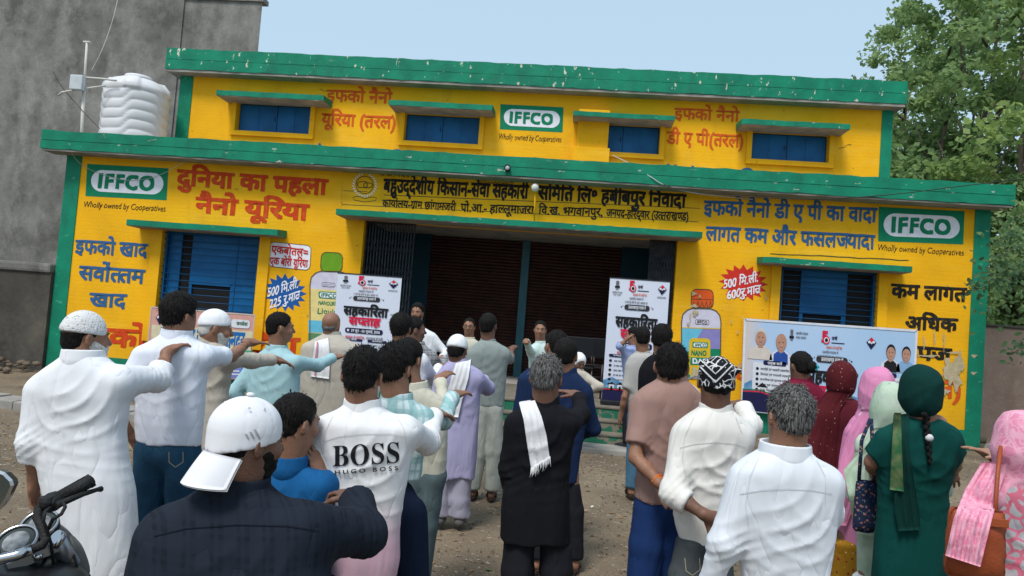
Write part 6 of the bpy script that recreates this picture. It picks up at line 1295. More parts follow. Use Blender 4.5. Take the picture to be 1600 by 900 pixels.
b = BVH_of([p['shirt'], hd]); drape('scarf_end', [(1362, 670), (1338, 710), (1318, 735), (1326, 775), (1335, 830)], [(1400, 665), (1384, 715), (1372, 740), (1368, 780), (1364, 840)], b, PGV, p['T'], off=.02, ripple=.010, nr=4)
t = thing('cloth_bag', 'dark blue printed cloth bag hanging beside the girl in the pale green scarf', 'bag', tuple(P3(1352, 790, 3.98)))
def bag(t, d, c, w, h, thick, m, flap=True, stitch=None):
    bm = bmesh.new(); bmesh.ops.create_cube(bm, size=1); bmesh.ops.subdivide_edges(bm, edges=bm.edges[:], cuts=7, use_grid_fill=True)
    P0 = P3(*c, d); r_ = random.Random(3)
    for v in bm.verts:
        x, y, z = v.co; bul = (1 - (2 * x) ** 4) * (1 - (2 * z) ** 4); sag = .03 * (1 - (2 * x) ** 2) * (z - .5); v.co = (x * w * (1 - .10 * (z + .5) ** 2), y * thick * (.35 + .65 * bul) + .004 * math.sin(z * 17 + x * 9), z * h + sag * h)
    bmesh.ops.bevel(bm, geom=[e for e in bm.edges if e.calc_face_angle(0) > .9], offset=.008, segments=2, affect='EDGES')
    bm.verts.index_update(); V = [np.array(v.co) + P0 for v in bm.verts]; Fq = [[v.index for v in f.verts] for f in bm.faces]; bm.free(); return mesh_obj('bag_body', V, Fq, m, t, True), P0
o, P0 = bag(t, 3.98, (1352, 790), .115, .27, .06, BAGP); MB().tube([P0 + (-.04, 0, .13), P0 + (-.03, .02, .34), P0 + (.02, .05, .46)], .010, 7).tube([P0 + (.04, 0, .13), P0 + (.03, .03, .34), P0 + (.03, .06, .46)], .010, 7).build('strap', BAGP, t)
p = person('p34', 'woman in a bottle-green kurti and dark green head scarf with a long black braid', 3.8, (1437, 612),
    [(651, 1419, 1468, .8), (658, 1408, 1480, .7), (668, 1392, 1490, .6), (684, 1378, 1497, .5), (720, 1372, 1490), (760, 1374, 1478), (815, 1372, 1482), (860, 1370, 1488), (915, 1366, 1492), (960, 1364, 1494)],
    (1388, 690), (1480, 686), ('d', 1368, 742, .28, {'el': (1362, 722, .04), 'hand': (1378, 742, .2)}), ('d', 1488, 742, .28, {'el': (1492, 716, .04)}), GRN_D, GRN_D, 0, 'short', HB, 2, -3, sleeve=('short', 'short'), topname='kurti', botname='shalwar', collar=False, girth=1.2, loose=1.0, armr=1.1, amp=.006)
# bare upper back above the low neckline
F_ = Fld(p['neck'] - np.array([.22, .2, .2]), p['neck'] + np.array([.22, .16, .12]), .008); c = p['neck']; a = P3(1448, 662, 3.73); rc(F_, P3(1428, 664, 3.80), P3(1464, 663, 3.80), .050, .050, .03); el(F_, P3(1446, 670, 3.80), (.085, .080, .055), None, .03); V, Q = F_.mesh(); mesh_obj('upper_back', V, Q, SK[0], p['T'], True)
hd = hood(p, GRN_V, 12, .026, False, -.165, amp=.007); b = BVH_of([p['shirt'], hd])
mb = MB(); P_ = [(1447, 650), (1449, 665), (1450, 680), (1452, 700), (1453, 722)]; 
for k in range(15):
    t_ = k / 14; x = 1446 + 7 * t_; y = 648 + 74 * t_; h, nn, r_ = cast(b, x, y); dd = (depth_of(h) if h is not None else 3.7) - .022; s_ = .018 * (1 - .55 * t_); mb.ell(P3(x + (2.0 if k % 2 else -2.0) * (1 - .5 * t_), y, dd), (s_, .014, .017), 8)
mb.build('braid', HB, p['T']); h, nn, r_ = cast(b, 1452, 684); MB().ell(P3(1452, 684, depth_of(h) - .028), (.021, .018, .019), 10).build('hair_tie', WHL, p['T'])
drape('scarf_end', [(1396, 648), (1394, 690), (1396, 740), (1398, 800), (1404, 830)], [(1420, 646), (1420, 690), (1426, 740), (1436, 800), (1438, 828)], b, GRN_V, p['T'], off=.022, ripple=.008, nr=3)
drape('scarf_border', [(1397, 645), (1394, 690), (1390, 765)], [(1408, 645), (1409, 690), (1412, 768)], b, cl2('green_gold_border', (.03, .12, .05), (.12, .16, .07), sc=30), p['T'], off=.042, ripple=.002, nu=5, thick=.003)
p = person('p35', 'woman in rose pink leaf-print scarf and floral dress at the right edge', 3.3, (1592, 690),
    [(724, 1574, 1614, 1), (735, 1562, 1632, .9), (750, 1545, 1652, .7), (770, 1534, 1668), (820, 1545, 1672), (880, 1550, 1676), (940, 1548, 1680), (1000, 1545, 1684)],
    (1552, 776), (1654, 770), ('d', 1552, 712, .34, {'el': (1578, 728, .22), 'hand': (1524, 702, .0), 'curl': .1}), ('d', 1664, 890, .1), FLO, PNKF, 2, 'short', HB, -10, -3, sleeve=('none', 'full'), topname='kurti', botname='shalwar', collar=False, girth=1.1); hd = hood(p, PNKF, 15, .028, True, amp=.008)
bangle(p, 0, .031, mat('red_bangle', (.45, .01, .03), None, 8, .25), 3, 'bangle', .0028, .015); b = BVH_of([p['shirt'], hd])
t = thing('handbag', 'tan brown leather handbag hanging at the side of the woman in the floral dress', 'bag', tuple(P3(1524, 850, 3.15)))
LEA = mat('tan_leather', (.33, .075, .025), (.26, .055, .02), 5, .45, .25, 90); o, P0 = bag(t, 3.13, (1524, 848), .235, .285, .10, LEA); MB().box(P0[0] - .10, P0[0] + .10, P0[1] - .058, P0[1] - .050, P0[2] + .085, P0[2] + .12, .003).build('zip_panel', LEA, t)
MB().tube([P0 + (.075, .0, .12), P0 + (.085, .02, .20), P0 + (.11, .06, .30), P0 + (.15, .12, .40)], .009, 8).build('strap', LEA, t)
b2 = BVH_of([p['shirt'], hd, o]); drape('scarf_end', [(1534, 722), (1508, 765), (1490, 810), (1477, 868)], [(1576, 722), (1562, 765), (1548, 820), (1532, 886)], b2, PNKF, p['T'], off=.03, ripple=.012, nr=4, nu=22, nv=40)
# pocket and seam details on near clothes
def seam(p, pts, m, w=1.3, name='seam', off=.003, bv=None):
    global par_c
    par_c = p['H'].c; stripe_on(pts, w, m, off, name, p['T'], bv or BVH_of([p['shirt']]))
SEAMW = cloth('white_seam_thread', (.60, .62, .67)); SEAMN = cloth('dark_seam_thread', (.006, .009, .016)); SEAMI = cloth('ivory_seam_thread', (.60, .58, .54)); SEAMG = cloth('gold_jeans_thread', (.40, .36, .26))
seam(PEOPLE['p8'], [(505, 690), (530, 682), (570, 678), (610, 678), (640, 684)], cloth('pale_seam', (.60, .60, .62)), .9)
seam(PEOPLE['p28'], [(1062, 700), (1085, 694), (1118, 691), (1150, 694), (1166, 700)], SEAMI, 1.0)
for q in ([(1186, 714), (1172, 745), (1165, 790), (1170, 826)], [(1276, 718), (1290, 745), (1290, 790)]): seam(PEOPLE['p29'], q, SEAMW, 1.0)
for q in ([(1084, 652), (1070, 682), (1066, 716), (1072, 745)], [(1150, 652), (1160, 678)]): seam(PEOPLE['p28'], q, SEAMI, .9)
for q in ([(520, 650), (508, 675), (504, 710)], [(620, 650), (632, 672), (636, 700)]): seam(PEOPLE['p8'], q, cloth('pale_seam', (.60, .60, .62)), .8)
seam(PEOPLE['p29'], [(1156, 772), (1190, 766), (1230, 764), (1270, 766), (1300, 772)], SEAMW, 1.2); seam(PEOPLE['p6'], [(240, 838), (290, 826), (370, 820), (450, 822), (500, 830)], SEAMN, 1.6)
for nm in ('p2', 'p28'):
    pp = PEOPLE[nm]; je = [c for c in pp['T'].children if c.name.startswith('jeans')][0]; bv = BVH_of([je]); par_c = pp['H'].c
    for q in ([[(264, 706), (264, 722), (274, 730), (286, 722), (286, 706)]] if nm == 'p2' else [[(1070, 872), (1072, 892), (1082, 899), (1094, 890), (1093, 872)]]): stripe_on(q, 1.1, SEAMG, .003, 'pocket_seam', je, bv)
# ------------------------------------------------------------------ banners
BSH = mat('banner_vinyl', (.62, .66, .76), (.58, .62, .73), 1.5, .35, .12, 6)
BLK_I = flat('black_ink', (.012, .012, .014)); RED_I = flat('crimson_ink', (.62, .012, .055)); NAVI = flat('navy_ink', (.012, .012, .06)); GRY_I = flat('grey_ink', (.16, .16, .18)); ORI = flat('orange_ink', (.75, .14, .05)); WHI = flat('white_ink', (.66, .68, .74)); GRI = flat('green_ink', (.02, .13, .05)); SKI = flat('skin_tone_ink', (.45, .24, .17)); HRI = flat('pale_hair_ink', (.55, .52, .50)); BLI = flat('blue_vest_ink', (.02, .07, .32)); PLB = flat('pale_blue_ink', (.22, .38, .60)); SKYI = mat('printed_hills', (.06, .20, .38), (.20, .38, .55), 9, .5)
class Sheet:
    """print on a flat upright sheet given by its four photo corners at one depth plane"""
    def __init__(s, c, Y, parent, tilt=0.0): s.Y = Y; s.p = parent; s.pl = Plane(Y, parent); s.c = [np.array(q, float) for q in c]
    def uv(s, u, v): a, b, c, d = s.c; return tuple((a * (1 - u) + b * u) * (1 - v) + (d * (1 - u) + c * u) * v)
    def poly(s, pts, m, name='printed_shape', layer=2): return s.pl.poly([s.uv(*q) for q in pts], m, name, layer)
    def rectp(s, u0, v0, u1, v1, m, name='printed_panel', layer=2, r=0):
        q = [s.uv(u0, v0), s.uv(u1, v0), s.uv(u1, v1), s.uv(u0, v1)]; return s.pl.poly(rrect(q, r) if r else q, m, name, layer)
    def text(s, t, u0, v0, u1, h, m, bold=.01, layer=3, latin=False, name='printed_lettering'):
        a = s.uv(u0, v0); b = s.uv(u1, v0); hh = s.uv((u0 + u1) / 2, v0 + h)[1] - s.uv((u0 + u1) / 2, v0)[1]; return s.pl.text(t, *a, *b, hh, m, bold, layer, name, latin=latin)
    def circ(s, u, v, ru, rv, m, layer=3, n=20, name='printed_shape'): return s.poly([(u + ru * math.cos(2 * math.pi * k / n), v + rv * math.sin(2 * math.pi * k / n)) for k in range(n)], m, name, layer)
def bars(s, u0, u1, v0, dv, n, m, layer=3, seed=1, h=.008):
    r = random.Random(seed)
    for i in range(n):
        u = u0
        V = []
        while u < u1 - .01:
            w = min(u1 - u, r.uniform(.02, .07) * (u1 - u0) * 3); s.rectp(u, v0 + i * dv, u + w, v0 + i * dv + h, m, 'printed_small_text', layer); u += w + .012
def masthead(s, cu, k, v0, vs, left=True):
    # small round anniversary mark, emblem pillar, mountain badge
    uS = k
    s.text('5', cu - .12 * uS, v0, cu - .03 * uS, .075 * vs, RED_I, .05, latin=True)
    s.circ(cu - .055 * uS, v0 + .062 * vs, .05 * uS, .030 * vs, RED_I, 4); s.circ(cu - .055 * uS, v0 + .062 * vs, .034 * uS, .021 * vs, WHI, 5); s.circ(cu - .055 * uS, v0 + .062 * vs, .022 * uS, .014 * vs, BLK_I, 6)
    s.text('वर`ष'.replace('र`ष', 'ष`'), cu + .02 * uS, v0 + .035 * vs, cu + .10 * uS, .022 * vs, NAVI, .02); s.rectp(cu + .02 * uS, v0 + .075 * vs, cu + .20 * uS, v0 + .082 * vs, NAVI)
    s.text('सहकार से समृि~दध', cu - .05 * uS, v0 + .105 * vs, cu + .17 * uS, .016 * vs, ORI, .012)
    s.text('सहकािरता मंतर्ालय के', cu - .10 * uS, v0 + .140 * vs, cu + .12 * uS, .014 * vs, GRY_I, .01); s.text('5 वर`ष पूरे होने के शुभ अवसर पर'.replace('र`ष', 'ष`'), cu - .17 * uS, v0 + .172 * vs, cu + .19 * uS, .015 * vs, GRY_I, .01)
def badge(s, u, v, k, vs):
    s.poly([(u, v), (u + .07 * k, v + .035 * vs), (u, v + .085 * vs), (u - .07 * k, v + .035 * vs)], NAVI, layer=3); s.poly([(u, v + .008 * vs), (u + .055 * k, v + .033 * vs), (u, v + .060 * vs), (u - .055 * k, v + .033 * vs)], WHI, layer=4); s.poly([(u, v - .002 * vs), (u + .028 * k, v + .018 * vs), (u, v + .036 * vs), (u - .028 * k, v + .018 * vs)], RED_I, layer=5); s.poly([(u - .05 * k, v + .05 * vs), (u - .02 * k, v + .038 * vs), (u, v + .048 * vs), (u + .02 * k, v + .038 * vs), (u + .05 * k, v + .05 * vs), (u, v + .072 * vs)], NAVI, layer=5)
def pillar(s, u, v, k, vs):
    s.circ(u, v + .010 * vs, .022 * k, .011 * vs, GRY_I, 3); s.rectp(u - .02 * k, v + .018 * vs, u + .02 * k, v + .036 * vs, GRY_I, layer=3); s.rectp(u - .032 * k, v + .040 * vs, u + .032 * k, v + .058 * vs, BLK_I, layer=3, r=.3); s.rectp(u - .018 * k, v + .062 * vs, u + .018 * k, v + .070 * vs, GRY_I, layer=3)
def titles(s, cu, k, v0, vs):
    s.rectp(cu - .20 * k, v0, cu + .20 * k, v0 + .040 * vs, flat('dark_pill_ink', (.03, .03, .035)), 'printed_pill', 3, .45); s.text('उ~ततराखण्ड रा~जय में', cu - .14 * k, v0 + .010 * vs, cu + .14 * k, .020 * vs, WHI, .02, 4)
    for q in (-1, 1): s.circ(cu + q * .25 * k, v0 + .02 * vs, .012 * k, .006 * vs, BLK_I, 3, 4); s.circ(cu + q * .225 * k, v0 + .012 * vs, .008 * k, .004 * vs, BLK_I, 3, 4)
    s.text('सहकािरता', cu - .33 * k, v0 + .095 * vs, cu + .34 * k, .070 * vs, BLK_I, .035, 4); s.text('स~पताह', cu - .24 * k, v0 + .185 * vs, cu + .24 * k, .060 * vs, RED_I, .035, 5)
    s.rectp(cu - .28 * k, v0 + .275 * vs, cu + .28 * k, v0 + .318 * vs, NAVI, 'printed_pill', 3, .4); s.text('29 जून - 06 जुलाई, 2026', cu - .19 * k, v0 + .288 * vs, cu + .24 * k, .020 * vs, WHI, .02, 4); s.rectp(cu - .25 * k, v0 + .287 * vs, cu - .22 * k, v0 + .306 * vs, WHI, layer=4)
    s.text('सहकार से समृि~दध,', cu - .27 * k, v0 + .345 * vs, cu + .02 * k, .018 * vs, RED_I, .012, 4); s.text('उ~ततराखण्ड की प/गित', cu + .04 * k, v0 + .345 * vs, cu + .29 * k, .018 * vs, GRY_I, .012, 4)
def standee(label, c, Y):
    zf = .5; ctr = at((c[3][0] + c[2][0]) / 2, (c[2][1] + c[3][1]) / 2, Y); t = thing('banner_stand', label, 'banner', (ctr[0], Y, zf), 'roll-up banners on the porch')
    v = [at(*q, Y) for q in c]; x0 = (v[0][0] + v[3][0]) / 2; x1 = (v[1][0] + v[2][0]) / 2; z1 = (v[0][2] + v[1][2]) / 2; z0 = max(zf + .06, (v[2][2] + v[3][2]) / 2)
    MB().box(x0, x1, Y, Y + .006, z0, z1).build('banner_sheet', BSH, t); MB().box(x0 - .01, x1 + .01, Y - .006, Y + .012, z1 - .004, z1 + .014).build('top_rail', GATE, t); MB().box(x0 - .02, x1 + .02, Y - .05, Y + .09, zf, z0 + .02, .02).build('base_case', GATE, t); MB().tube([((x0 + x1) / 2, Y + .04, zf + .05), ((x0 + x1) / 2, Y + .02, z1)], .012, 8).build('back_pole', GATE, t)
    def px(x, z): # back to photo px for the sheet corners
        q = np.array([x, Y, z]) - CAM; d_ = q @ FWD; return (800 + (q @ RGT) / d_ * F, 450 - (q @ UPV) / d_ * F)
    s = Sheet([px(x0, z1), px(x1, z1), px(x1, z0), px(x0, z0)], Y, t); s.p = t
    pillar(s, .13, .02, 1.3, 1.0); s.text('सहकािरता मंतर्ालय', .05, .108, .22, .010, GRY_I, .01); s.text('भारत सरकार', .07, .128, .20, .009, GRY_I, .01); masthead(s, .45, 1.05, .015, .95); badge(s, .88, .03, 1.05, .95); s.text('उ~ततराखण्ड सरकार', .80, .125, .95, .010, GRY_I, .01)
    titles(s, .48, 1.05, .205, 1.12)
    s.rectp(.07, .615, .47, .638, NAVI, 'printed_pill', 3, .4); s.rectp(.55, .615, .85, .640, NAVI, 'printed_pill', 3, .4); s.text('प/भात फेरी', .14, .62, .38, .011, WHI, .02, 4); s.text('कार`यक/म'.replace('र`य', 'य`'), .62, .62, .80, .011, WHI, .02, 4)
    for i in range(7):
        s.circ(.10, .668 + i * .038, .025, .010, BLK_I, 3, 10); bars(s, .16, .46, .664 + i * .038, .02, 1, GRY_I, 3, i); s.rectp(.52, .660 + i * .036, .60, .675 + i * .036, BLK_I, layer=3); bars(s, .62, .95, .661 + i * .036, .010, 2, GRY_I, 3, i + 9, .004)
    s.poly([(0, .83), (.15, .80), (.3, .84), (.5, .79), (.7, .83), (.85, .80), (1, .84), (1, .93), (0, .91)], SKYI, 'printed_hills', 2)
    for u in (.1, .24, .4, .62, .78): s.rectp(u, .86, u + .09, .91, WHI, layer=4); s.poly([(u - .015, .86), (u + .045, .84), (u + .105, .86)], BLK_I, layer=5); s.rectp(u + .03, .875, u + .06, .91, BLK_I, layer=5)
    s.poly([(0, .905), (.3, .90), (.7, .935), (1, .925), (1, 1), (0, 1)], NAVI, layer=4); s.poly([(0, .900), (.3, .895), (.7, .930), (1, .92), (1, .926), (.7, .938), (.3, .903), (0, .908)], RED_I, layer=5); s.poly([(0, .893), (.3, .888), (.7, .922), (1, .912), (1, .919), (.7, .929), (.3, .894), (0, .899)], GRI, layer=5)
standee('roll-up banner with Hindi lettering standing left of the porch opening, over the painted bottle', [(523, 427), (623, 433), (617, 628), (517, 620)], -2.35)
standee('roll-up banner with Hindi lettering standing right of the porch opening, beside the queue', [(949, 437), (1043, 437), (1038, 634), (944, 630)], -2.45)
# wide banner on the right wall
yb = -.14; t = thing('wide_banner', 'wide pale printed banner with four portraits hung under the right barred window', 'banner', tuple(at(1296, 660, yb)))
C4 = [(1164, 499), (1432, 517), (1425, 669), (1159, 640)]; v = [at(*q, yb) for q in C4]
nx, nz = 40, 24; V = []
for i in range(nz + 1):
    for j in range(nx + 1):
        u, w = j / nx, i / nz; q = (v[0] * (1 - u) + v[1] * u) * (1 - w) + (v[3] * (1 - u) + v[2] * u) * w; V.append(q)
V2 = [q + np.array([0, .012, 0]) for q in V]; n = len(V); W_ = nx + 1; Fq = [(i * W_ + j, i * W_ + j + 1, (i + 1) * W_ + j + 1, (i + 1) * W_ + j) for i in range(nz) for j in range(nx)]
def wide_mat():
    m = mat('pale_printed_vinyl', (.42, .56, .76), (.38, .53, .74), .8, .33, .2, 3)
    def fn(N, L, src, co):
        o = sep(N, L, co); r = N.new('ShaderNodeMapRange'); r.inputs[1].default_value = -1.25; r.inputs[2].default_value = -1.75; L.new(o[0], r.inputs[0]); c1 = mixc(N, L, r.outputs[0], src, (.68, .50, .36)); r2 = N.new('ShaderNodeMapRange'); r2.inputs[1].default_value = -.6; r2.inputs[2].default_value = .9; L.new(o[0], r2.inputs[0]); return mixc(N, L, mth(N, L, 'MULTIPLY', r2.outputs[0], .25), c1, (.26, .46, .66))
    return pattern(m, fn)
mesh_obj('banner_sheet', V, Fq, wide_mat(), t); mb = MB()
for a_, b_ in ((0, 1), (1, 2), (2, 3), (3, 0)): mb.beam(v[a_] + (0, -.004, 0), v[b_] + (0, -.004, 0), .04 if a_ % 2 == 0 else .04, .012, (0, 1, 0))
mb.build('white_hem', WHI, t)
for a_ in v: 
    e_ = a_ + np.array([.06 if a_ is v[1] or a_ is v[2] else -.06, .10, .05]); MB().tube([a_ + (0, -.01, 0), e_], .004, 5).build('tie_string', WHW, t)
s = Sheet([C4[0], C4[1], C4[2], C4[3]], yb, t)
masthead(s, .50, .42, .07, 1.5); badge(s, .74, .10, .42, 1.5); pillar(s, .275, .075, .42, 1.7); s.text('सहकािरता मंतर्ालय', .30, .10, .37, .022, GRY_I, .01); s.text('भारत सरकार', .30, .145, .36, .022, GRY_I, .01)
titles(s, .515, .46, .335, 1.75)
def portrait(u, v_, k, hair, cloth_m, bald=False, vest=None):
    s.poly([(u - .058 * k, v_ + .27 * k), (u - .050 * k, v_ + .19 * k), (u - .020 * k, v_ + .15 * k), (u + .020 * k, v_ + .15 * k), (u + .050 * k, v_ + .19 * k), (u + .058 * k, v_ + .27 * k)], cloth_m, 'printed_portrait_clothes', 3)
    if vest: s.poly([(u - .036 * k, v_ + .27 * k), (u - .034 * k, v_ + .185 * k), (u - .012 * k, v_ + .150 * k), (u, v_ + .175 * k), (u + .012 * k, v_ + .150 * k), (u + .034 * k, v_ + .185 * k), (u + .036 * k, v_ + .27 * k)], vest, 'printed_portrait_clothes', 4)
    s.rectp(u - .012 * k, v_ + .12 * k, u + .012 * k, v_ + .165 * k, SKI, 'printed_portrait_neck', 5); s.circ(u, v_ + .07 * k, .026 * k, .074 * k, hair if not bald else SKI, 5, name='printed_portrait_hair'); s.circ(u, v_ + .085 * k, .0235 * k, .062 * k, SKI, 6, name='printed_portrait_face')
    for q in (-1, 1): s.circ(u + q * .009 * k, v_ + .075 * k, .0035 * k, .004 * k, BLK_I, 7, 8, name='printed_portrait_eye')
    s.rectp(u - .008 * k, v_ + .115 * k, u + .008 * k, v_ + .119 * k, flat('lip_ink', (.3, .08, .07)) if 'lip_ink' not in bpy.data.materials else bpy.data.materials['lip_ink'], 'printed_portrait_mouth', 7)
portrait(.095, .09, 1.25, HRI, flat('cream_clothes_ink', (.62, .56, .50))); portrait(.215, .135, 1.2, HRI, WHI, True, BLI); portrait(.855, .16, 1.05, BLK_I, WHI, False, BLK_I); portrait(.945, .17, 1.0, BLK_I, PLB)
s.rectp(.055, .46, .33, .80, WHI, 'printed_panel', 3, .06); s.rectp(.115, .435, .25, .485, NAVI, 'printed_pill', 4, .4); s.text('प/मुख बातें', .14, .448, .225, .025, WHI, .02, 5)
for i, tx_ in enumerate(('समारोही एवं सहकारी सहकािरता', 'ि~िजटल एवं पारदर~शी सहकािरता', 'सामािजक एवं व्यापक सहकार', 'सतत एवं पयार्वरण अनुकूल', 'युवा नेतृत्व एवं िवकास')):
    tx_ = tx_.replace('ि~ि', 'िड').replace('~श', 'श'); s.circ(.082, .530 + i * .057, .009, .017, BLK_I, 4, 10); s.text(tx_, .10, .520 + i * .057, .27 + .02 * (i % 2), .020, GRY_I, .015, 4)
s.rectp(.70, .50, .955, .82, WHI, 'printed_panel', 3, .06); s.rectp(.765, .455, .895, .505, NAVI, 'printed_pill', 4, .4); s.text('कार~यक्रम', .79, .468, .87, .025, WHI, .02, 5)
for i in range(6): s.rectp(.715, .535 + i * .048, .755, .560 + i * .048, BLK_I, 'printed_date_tab', 4); bars(s, .765, .94, .536 + i * .048, .018, 2, GRY_I, 4, i + 30, .007)
s.poly([(0, .72), (.05, .66), (.10, .74), (.17, .68), (.25, .75), (.33, .70), (.42, .76), (.5, .78), (.5, .95), (0, .90)], SKYI, 'printed_hills', 2); s.poly([(.5, .78), (.62, .72), (.75, .78), (.9, .74), (1, .78), (1, .95), (.5, .95)], SKYI, 'printed_hills', 2)
for u, w_, vv in ((.09, .05, .73), (.17, .07, .77), (.25, .05, .80)):
    s.rectp(u, vv, u + w_, vv + .10, WHI, layer=4); s.poly([(u - .008, vv), (u + w_ / 2, vv - .05), (u + w_ + .008, vv)], BLK_I, layer=5)
    for q in (.2, .6): s.rectp(u + w_ * q, vv + .03, u + w_ * (q + .2), vv + .10, BLK_I, layer=5)
s.poly([(0, .80), (.1, .79), (.25, .86), (.45, .92), (.7, .93), (1, .90), (1, 1), (0, 1)], NAVI, layer=6); s.poly([(0, .785), (.1, .775), (.25, .845), (.45, .905), (.45, .918), (.25, .858), (.1, .788), (0, .798)], RED_I, layer=7); s.poly([(0, .765), (.1, .757), (.25, .83), (.45, .892), (.45, .902), (.25, .842), (.1, .770), (0, .778)], GRI, layer=7)
# public service centre board on the left
ybl = -.75; C5 = [(237, 480), (398, 492), (393, 592), (232, 584)]; t = thing('service_centre_board', 'pink, cream and green printed board with blue Hindi lettering leaning under the left window', 'sign', tuple(at(315, 592, ybl)))
v = [at(*q, ybl) for q in C5]; x0, x1, z0, z1 = v[0][0], v[1][0], (v[2][2] + v[3][2]) / 2, (v[0][2] + v[1][2]) / 2
MB().box(x0, x1, ybl, ybl + .02, z0, z1).build('board_panel', flat('pink_board_print', (.60, .32, .27)), t); MB().box(x0 - .012, x1 + .012, ybl - .006, ybl - .0005, z1 - .012, z1 + .012).box(x0 - .012, x0 + .008, ybl - .006, ybl - .0005, z0, z1 - .013).box(x1 - .008, x1 + .012, ybl - .006, ybl - .0005, z0, z1 - .013).build('board_frame', flat('pale_frame', (.55, .45, .40)), t)
for x in (x0 + .25, x1 - .25): MB().box(x - .02, x + .02, ybl + .022, ybl + .06, -.02, z1 - .1).build('board_leg', GATE, t)
s = Sheet(C5, ybl, t); s.rectp(.012, .26, .988, .56, flat('cream_board_print', (.62, .56, .38)), layer=2); s.rectp(.012, .56, .988, .80, flat('green_board_print', (.05, .38, .24)), layer=2); s.rectp(.012, .80, .988, 1, flat('violet_board_print', (.16, .20, .50)), layer=2)
BLB = flat('blue_board_ink', (.01, .14, .42)); s.text('प/धानमंत्री जनसेवा केन्द्र', .10, .30, .92, .25, BLB, .03, 3); badge(s, .085, .07, .55, 2.2); s.rectp(.78, .09, .96, .22, WHI, 'printed_logo', 3, .3); s.text('जनसेवा', .83, .13, .94, .05, GRI, .02, 4); bars(s, .12, .88, .88, .05, 2, WHI, 3, 4, .02)

# ------------------------------------------------------------------ furniture on the porch
PLA = mat('black_chair_plastic', (.012, .013, .016), None, 5, .45); TUB = mat('chair_tube', (.06, .05, .05), None, 5, .4, metal=.6)
def chair(label, px, Y, rz=0.0):
    x = float(at(px, 560, Y)[0]); z = .5; t = thing('porch_chair', label, 'chair', (x, Y, z), 'chairs on the porch'); w = .26
    MB().box(x - w, x + w, Y - .22, Y + .22, z + .44, z + .475, .015).build('seat', PLA, t); MB().box(x - w, x + w, Y + .20, Y + .235, z + .62, z + 1.0, .015).build('backrest', PLA, t)
    for q in (-1, 1):
        for r_ in (-1, 1): MB().tube([(x + q * w * .95, Y + r_ * .2, z), (x + q * w * .9, Y + r_ * .19, z + .44)], .014, 8).build('leg', TUB, t)
        MB().tube([(x + q * w, Y - .2, z + .47), (x + q * w, Y - .2, z + .66), (x + q * w, Y + .21, z + .68), (x + q * w, Y + .22, z + .44)], .013, 8).build('armrest', TUB, t)
chair('dark chair right of the centre post on the porch', 905, -.7); chair('dark chair nearest the right banner on the porch', 946, -.3); chair('dark chair partly hidden behind the host in mint', 864, -.2)
def table(label, px0, px1, Y, h):
    x0, x1 = float(at(px0, 540, Y)[0]), float(at(px1, 540, Y)[0]); t = thing('porch_table', label, 'table', ((x0 + x1) / 2, Y, .5)); MB().box(x0, x1, Y - .3, Y + .3, .5 + h - .03, .5 + h, .006).build('tabletop', mat('dark_tabletop', (.03, .028, .03), None, 4, .3), t)
    for x in (x0 + .05, x1 - .05):
        for y in (Y - .25, Y + .25): MB().box(x - .02, x + .02, y - .02, y + .02, .5, .5 + h - .032).build('leg', TUB, t)
    MB().box(x0 + .05, x1 - .05, Y - .26, Y - .24, .5 + h - .12, .5 + h - .035).build('apron', TUB, t)
table('dark table behind the bearded host on the porch', 655, 722, -1.2, .75); 
t = thing('metal_bench_frame', 'brown steel tube bench frame in front of the right shutter', 'bench', (float(at(905, 600, -1.6)[0]), -1.6, .5)); xa_, xb_ = float(at(862, 560, -1.6)[0]), float(at(942, 560, -1.6)[0])
for z in (.62, .86, 1.06): MB().tube([(xa_, -1.6, z), (xb_, -1.6, z)], .014, 8).build('rail', TUB, t)
for x in (xa_, (xa_ + xb_) / 2, xb_): MB().tube([(x, -1.6, .5), (x, -1.6, 1.08)], .016, 8).build('leg', TUB, t)

# ------------------------------------------------------------------ motorcycle at the lower left
BK = thing('motorcycle', 'black motorcycle with chrome handlebar and twin dials at the lower left corner', 'motorcycle', tuple(P3(40, 1150, 2.2)[:2]) + (0,))
CHR = mat('chrome', (.55, .56, .58), None, 5, .18, metal=1); RUB = mat('black_rubber', (.018, .018, .018), None, 9, .6, .6, 120); PLK = mat('glossy_black_paint', (.010, .010, .011), None, 3, .32, spec=.35); SIL = mat('silver_fork', (.35, .36, .37), None, 5, .35, metal=.8); GLS = mat('dial_glass', (.05, .06, .06), None, 3, .08)
def Q(px, py, d): return P3(px, py, d)
MB().tube([Q(88, 781, 2.12), Q(100, 773, 2.14), Q(132, 757, 2.18), Q(141, 751, 2.20)], [.019, .018, .018, .0185], 20).build('grip', RUB, BK)
mb = MB()
for k in range(15): a_ = .12 + k * .055; p0 = Q(88 + 53 * a_, 781 - 30 * a_, 2.12 + .08 * a_); p1 = Q(88 + 53 * (a_ + .02), 781 - 30 * (a_ + .02), 2.12 + .08 * (a_ + .02)); mb.tube([p0, p1], .0205, 18)
mb.build('grip_ribs', RUB, BK); MB().tube([Q(137, 754, 2.195), Q(144, 749.5, 2.203)], [.021, .021], 20).build('bar_end', RUB, BK); MB().tube([Q(143, 750, 2.202), Q(145, 749, 2.204)], [.009, .009], 12).build('bar_end_screw', CHR, BK)
MB().tube([Q(70, 790, 2.10), Q(82, 784, 2.11), Q(92, 779, 2.125)], [.024, .028, .024], 18).tube([Q(72, 776, 2.09), Q(72, 796, 2.09)], .018, 12).build('switch_housing', RUB, BK)
MB().tube([Q(88, 790, 2.08), Q(108, 781, 2.11), Q(130, 772, 2.16), Q(152, 765, 2.22), Q(158, 764, 2.235)], [.010, .009, .0075, .0065, .009], 12).build('brake_lever', RUB, BK)
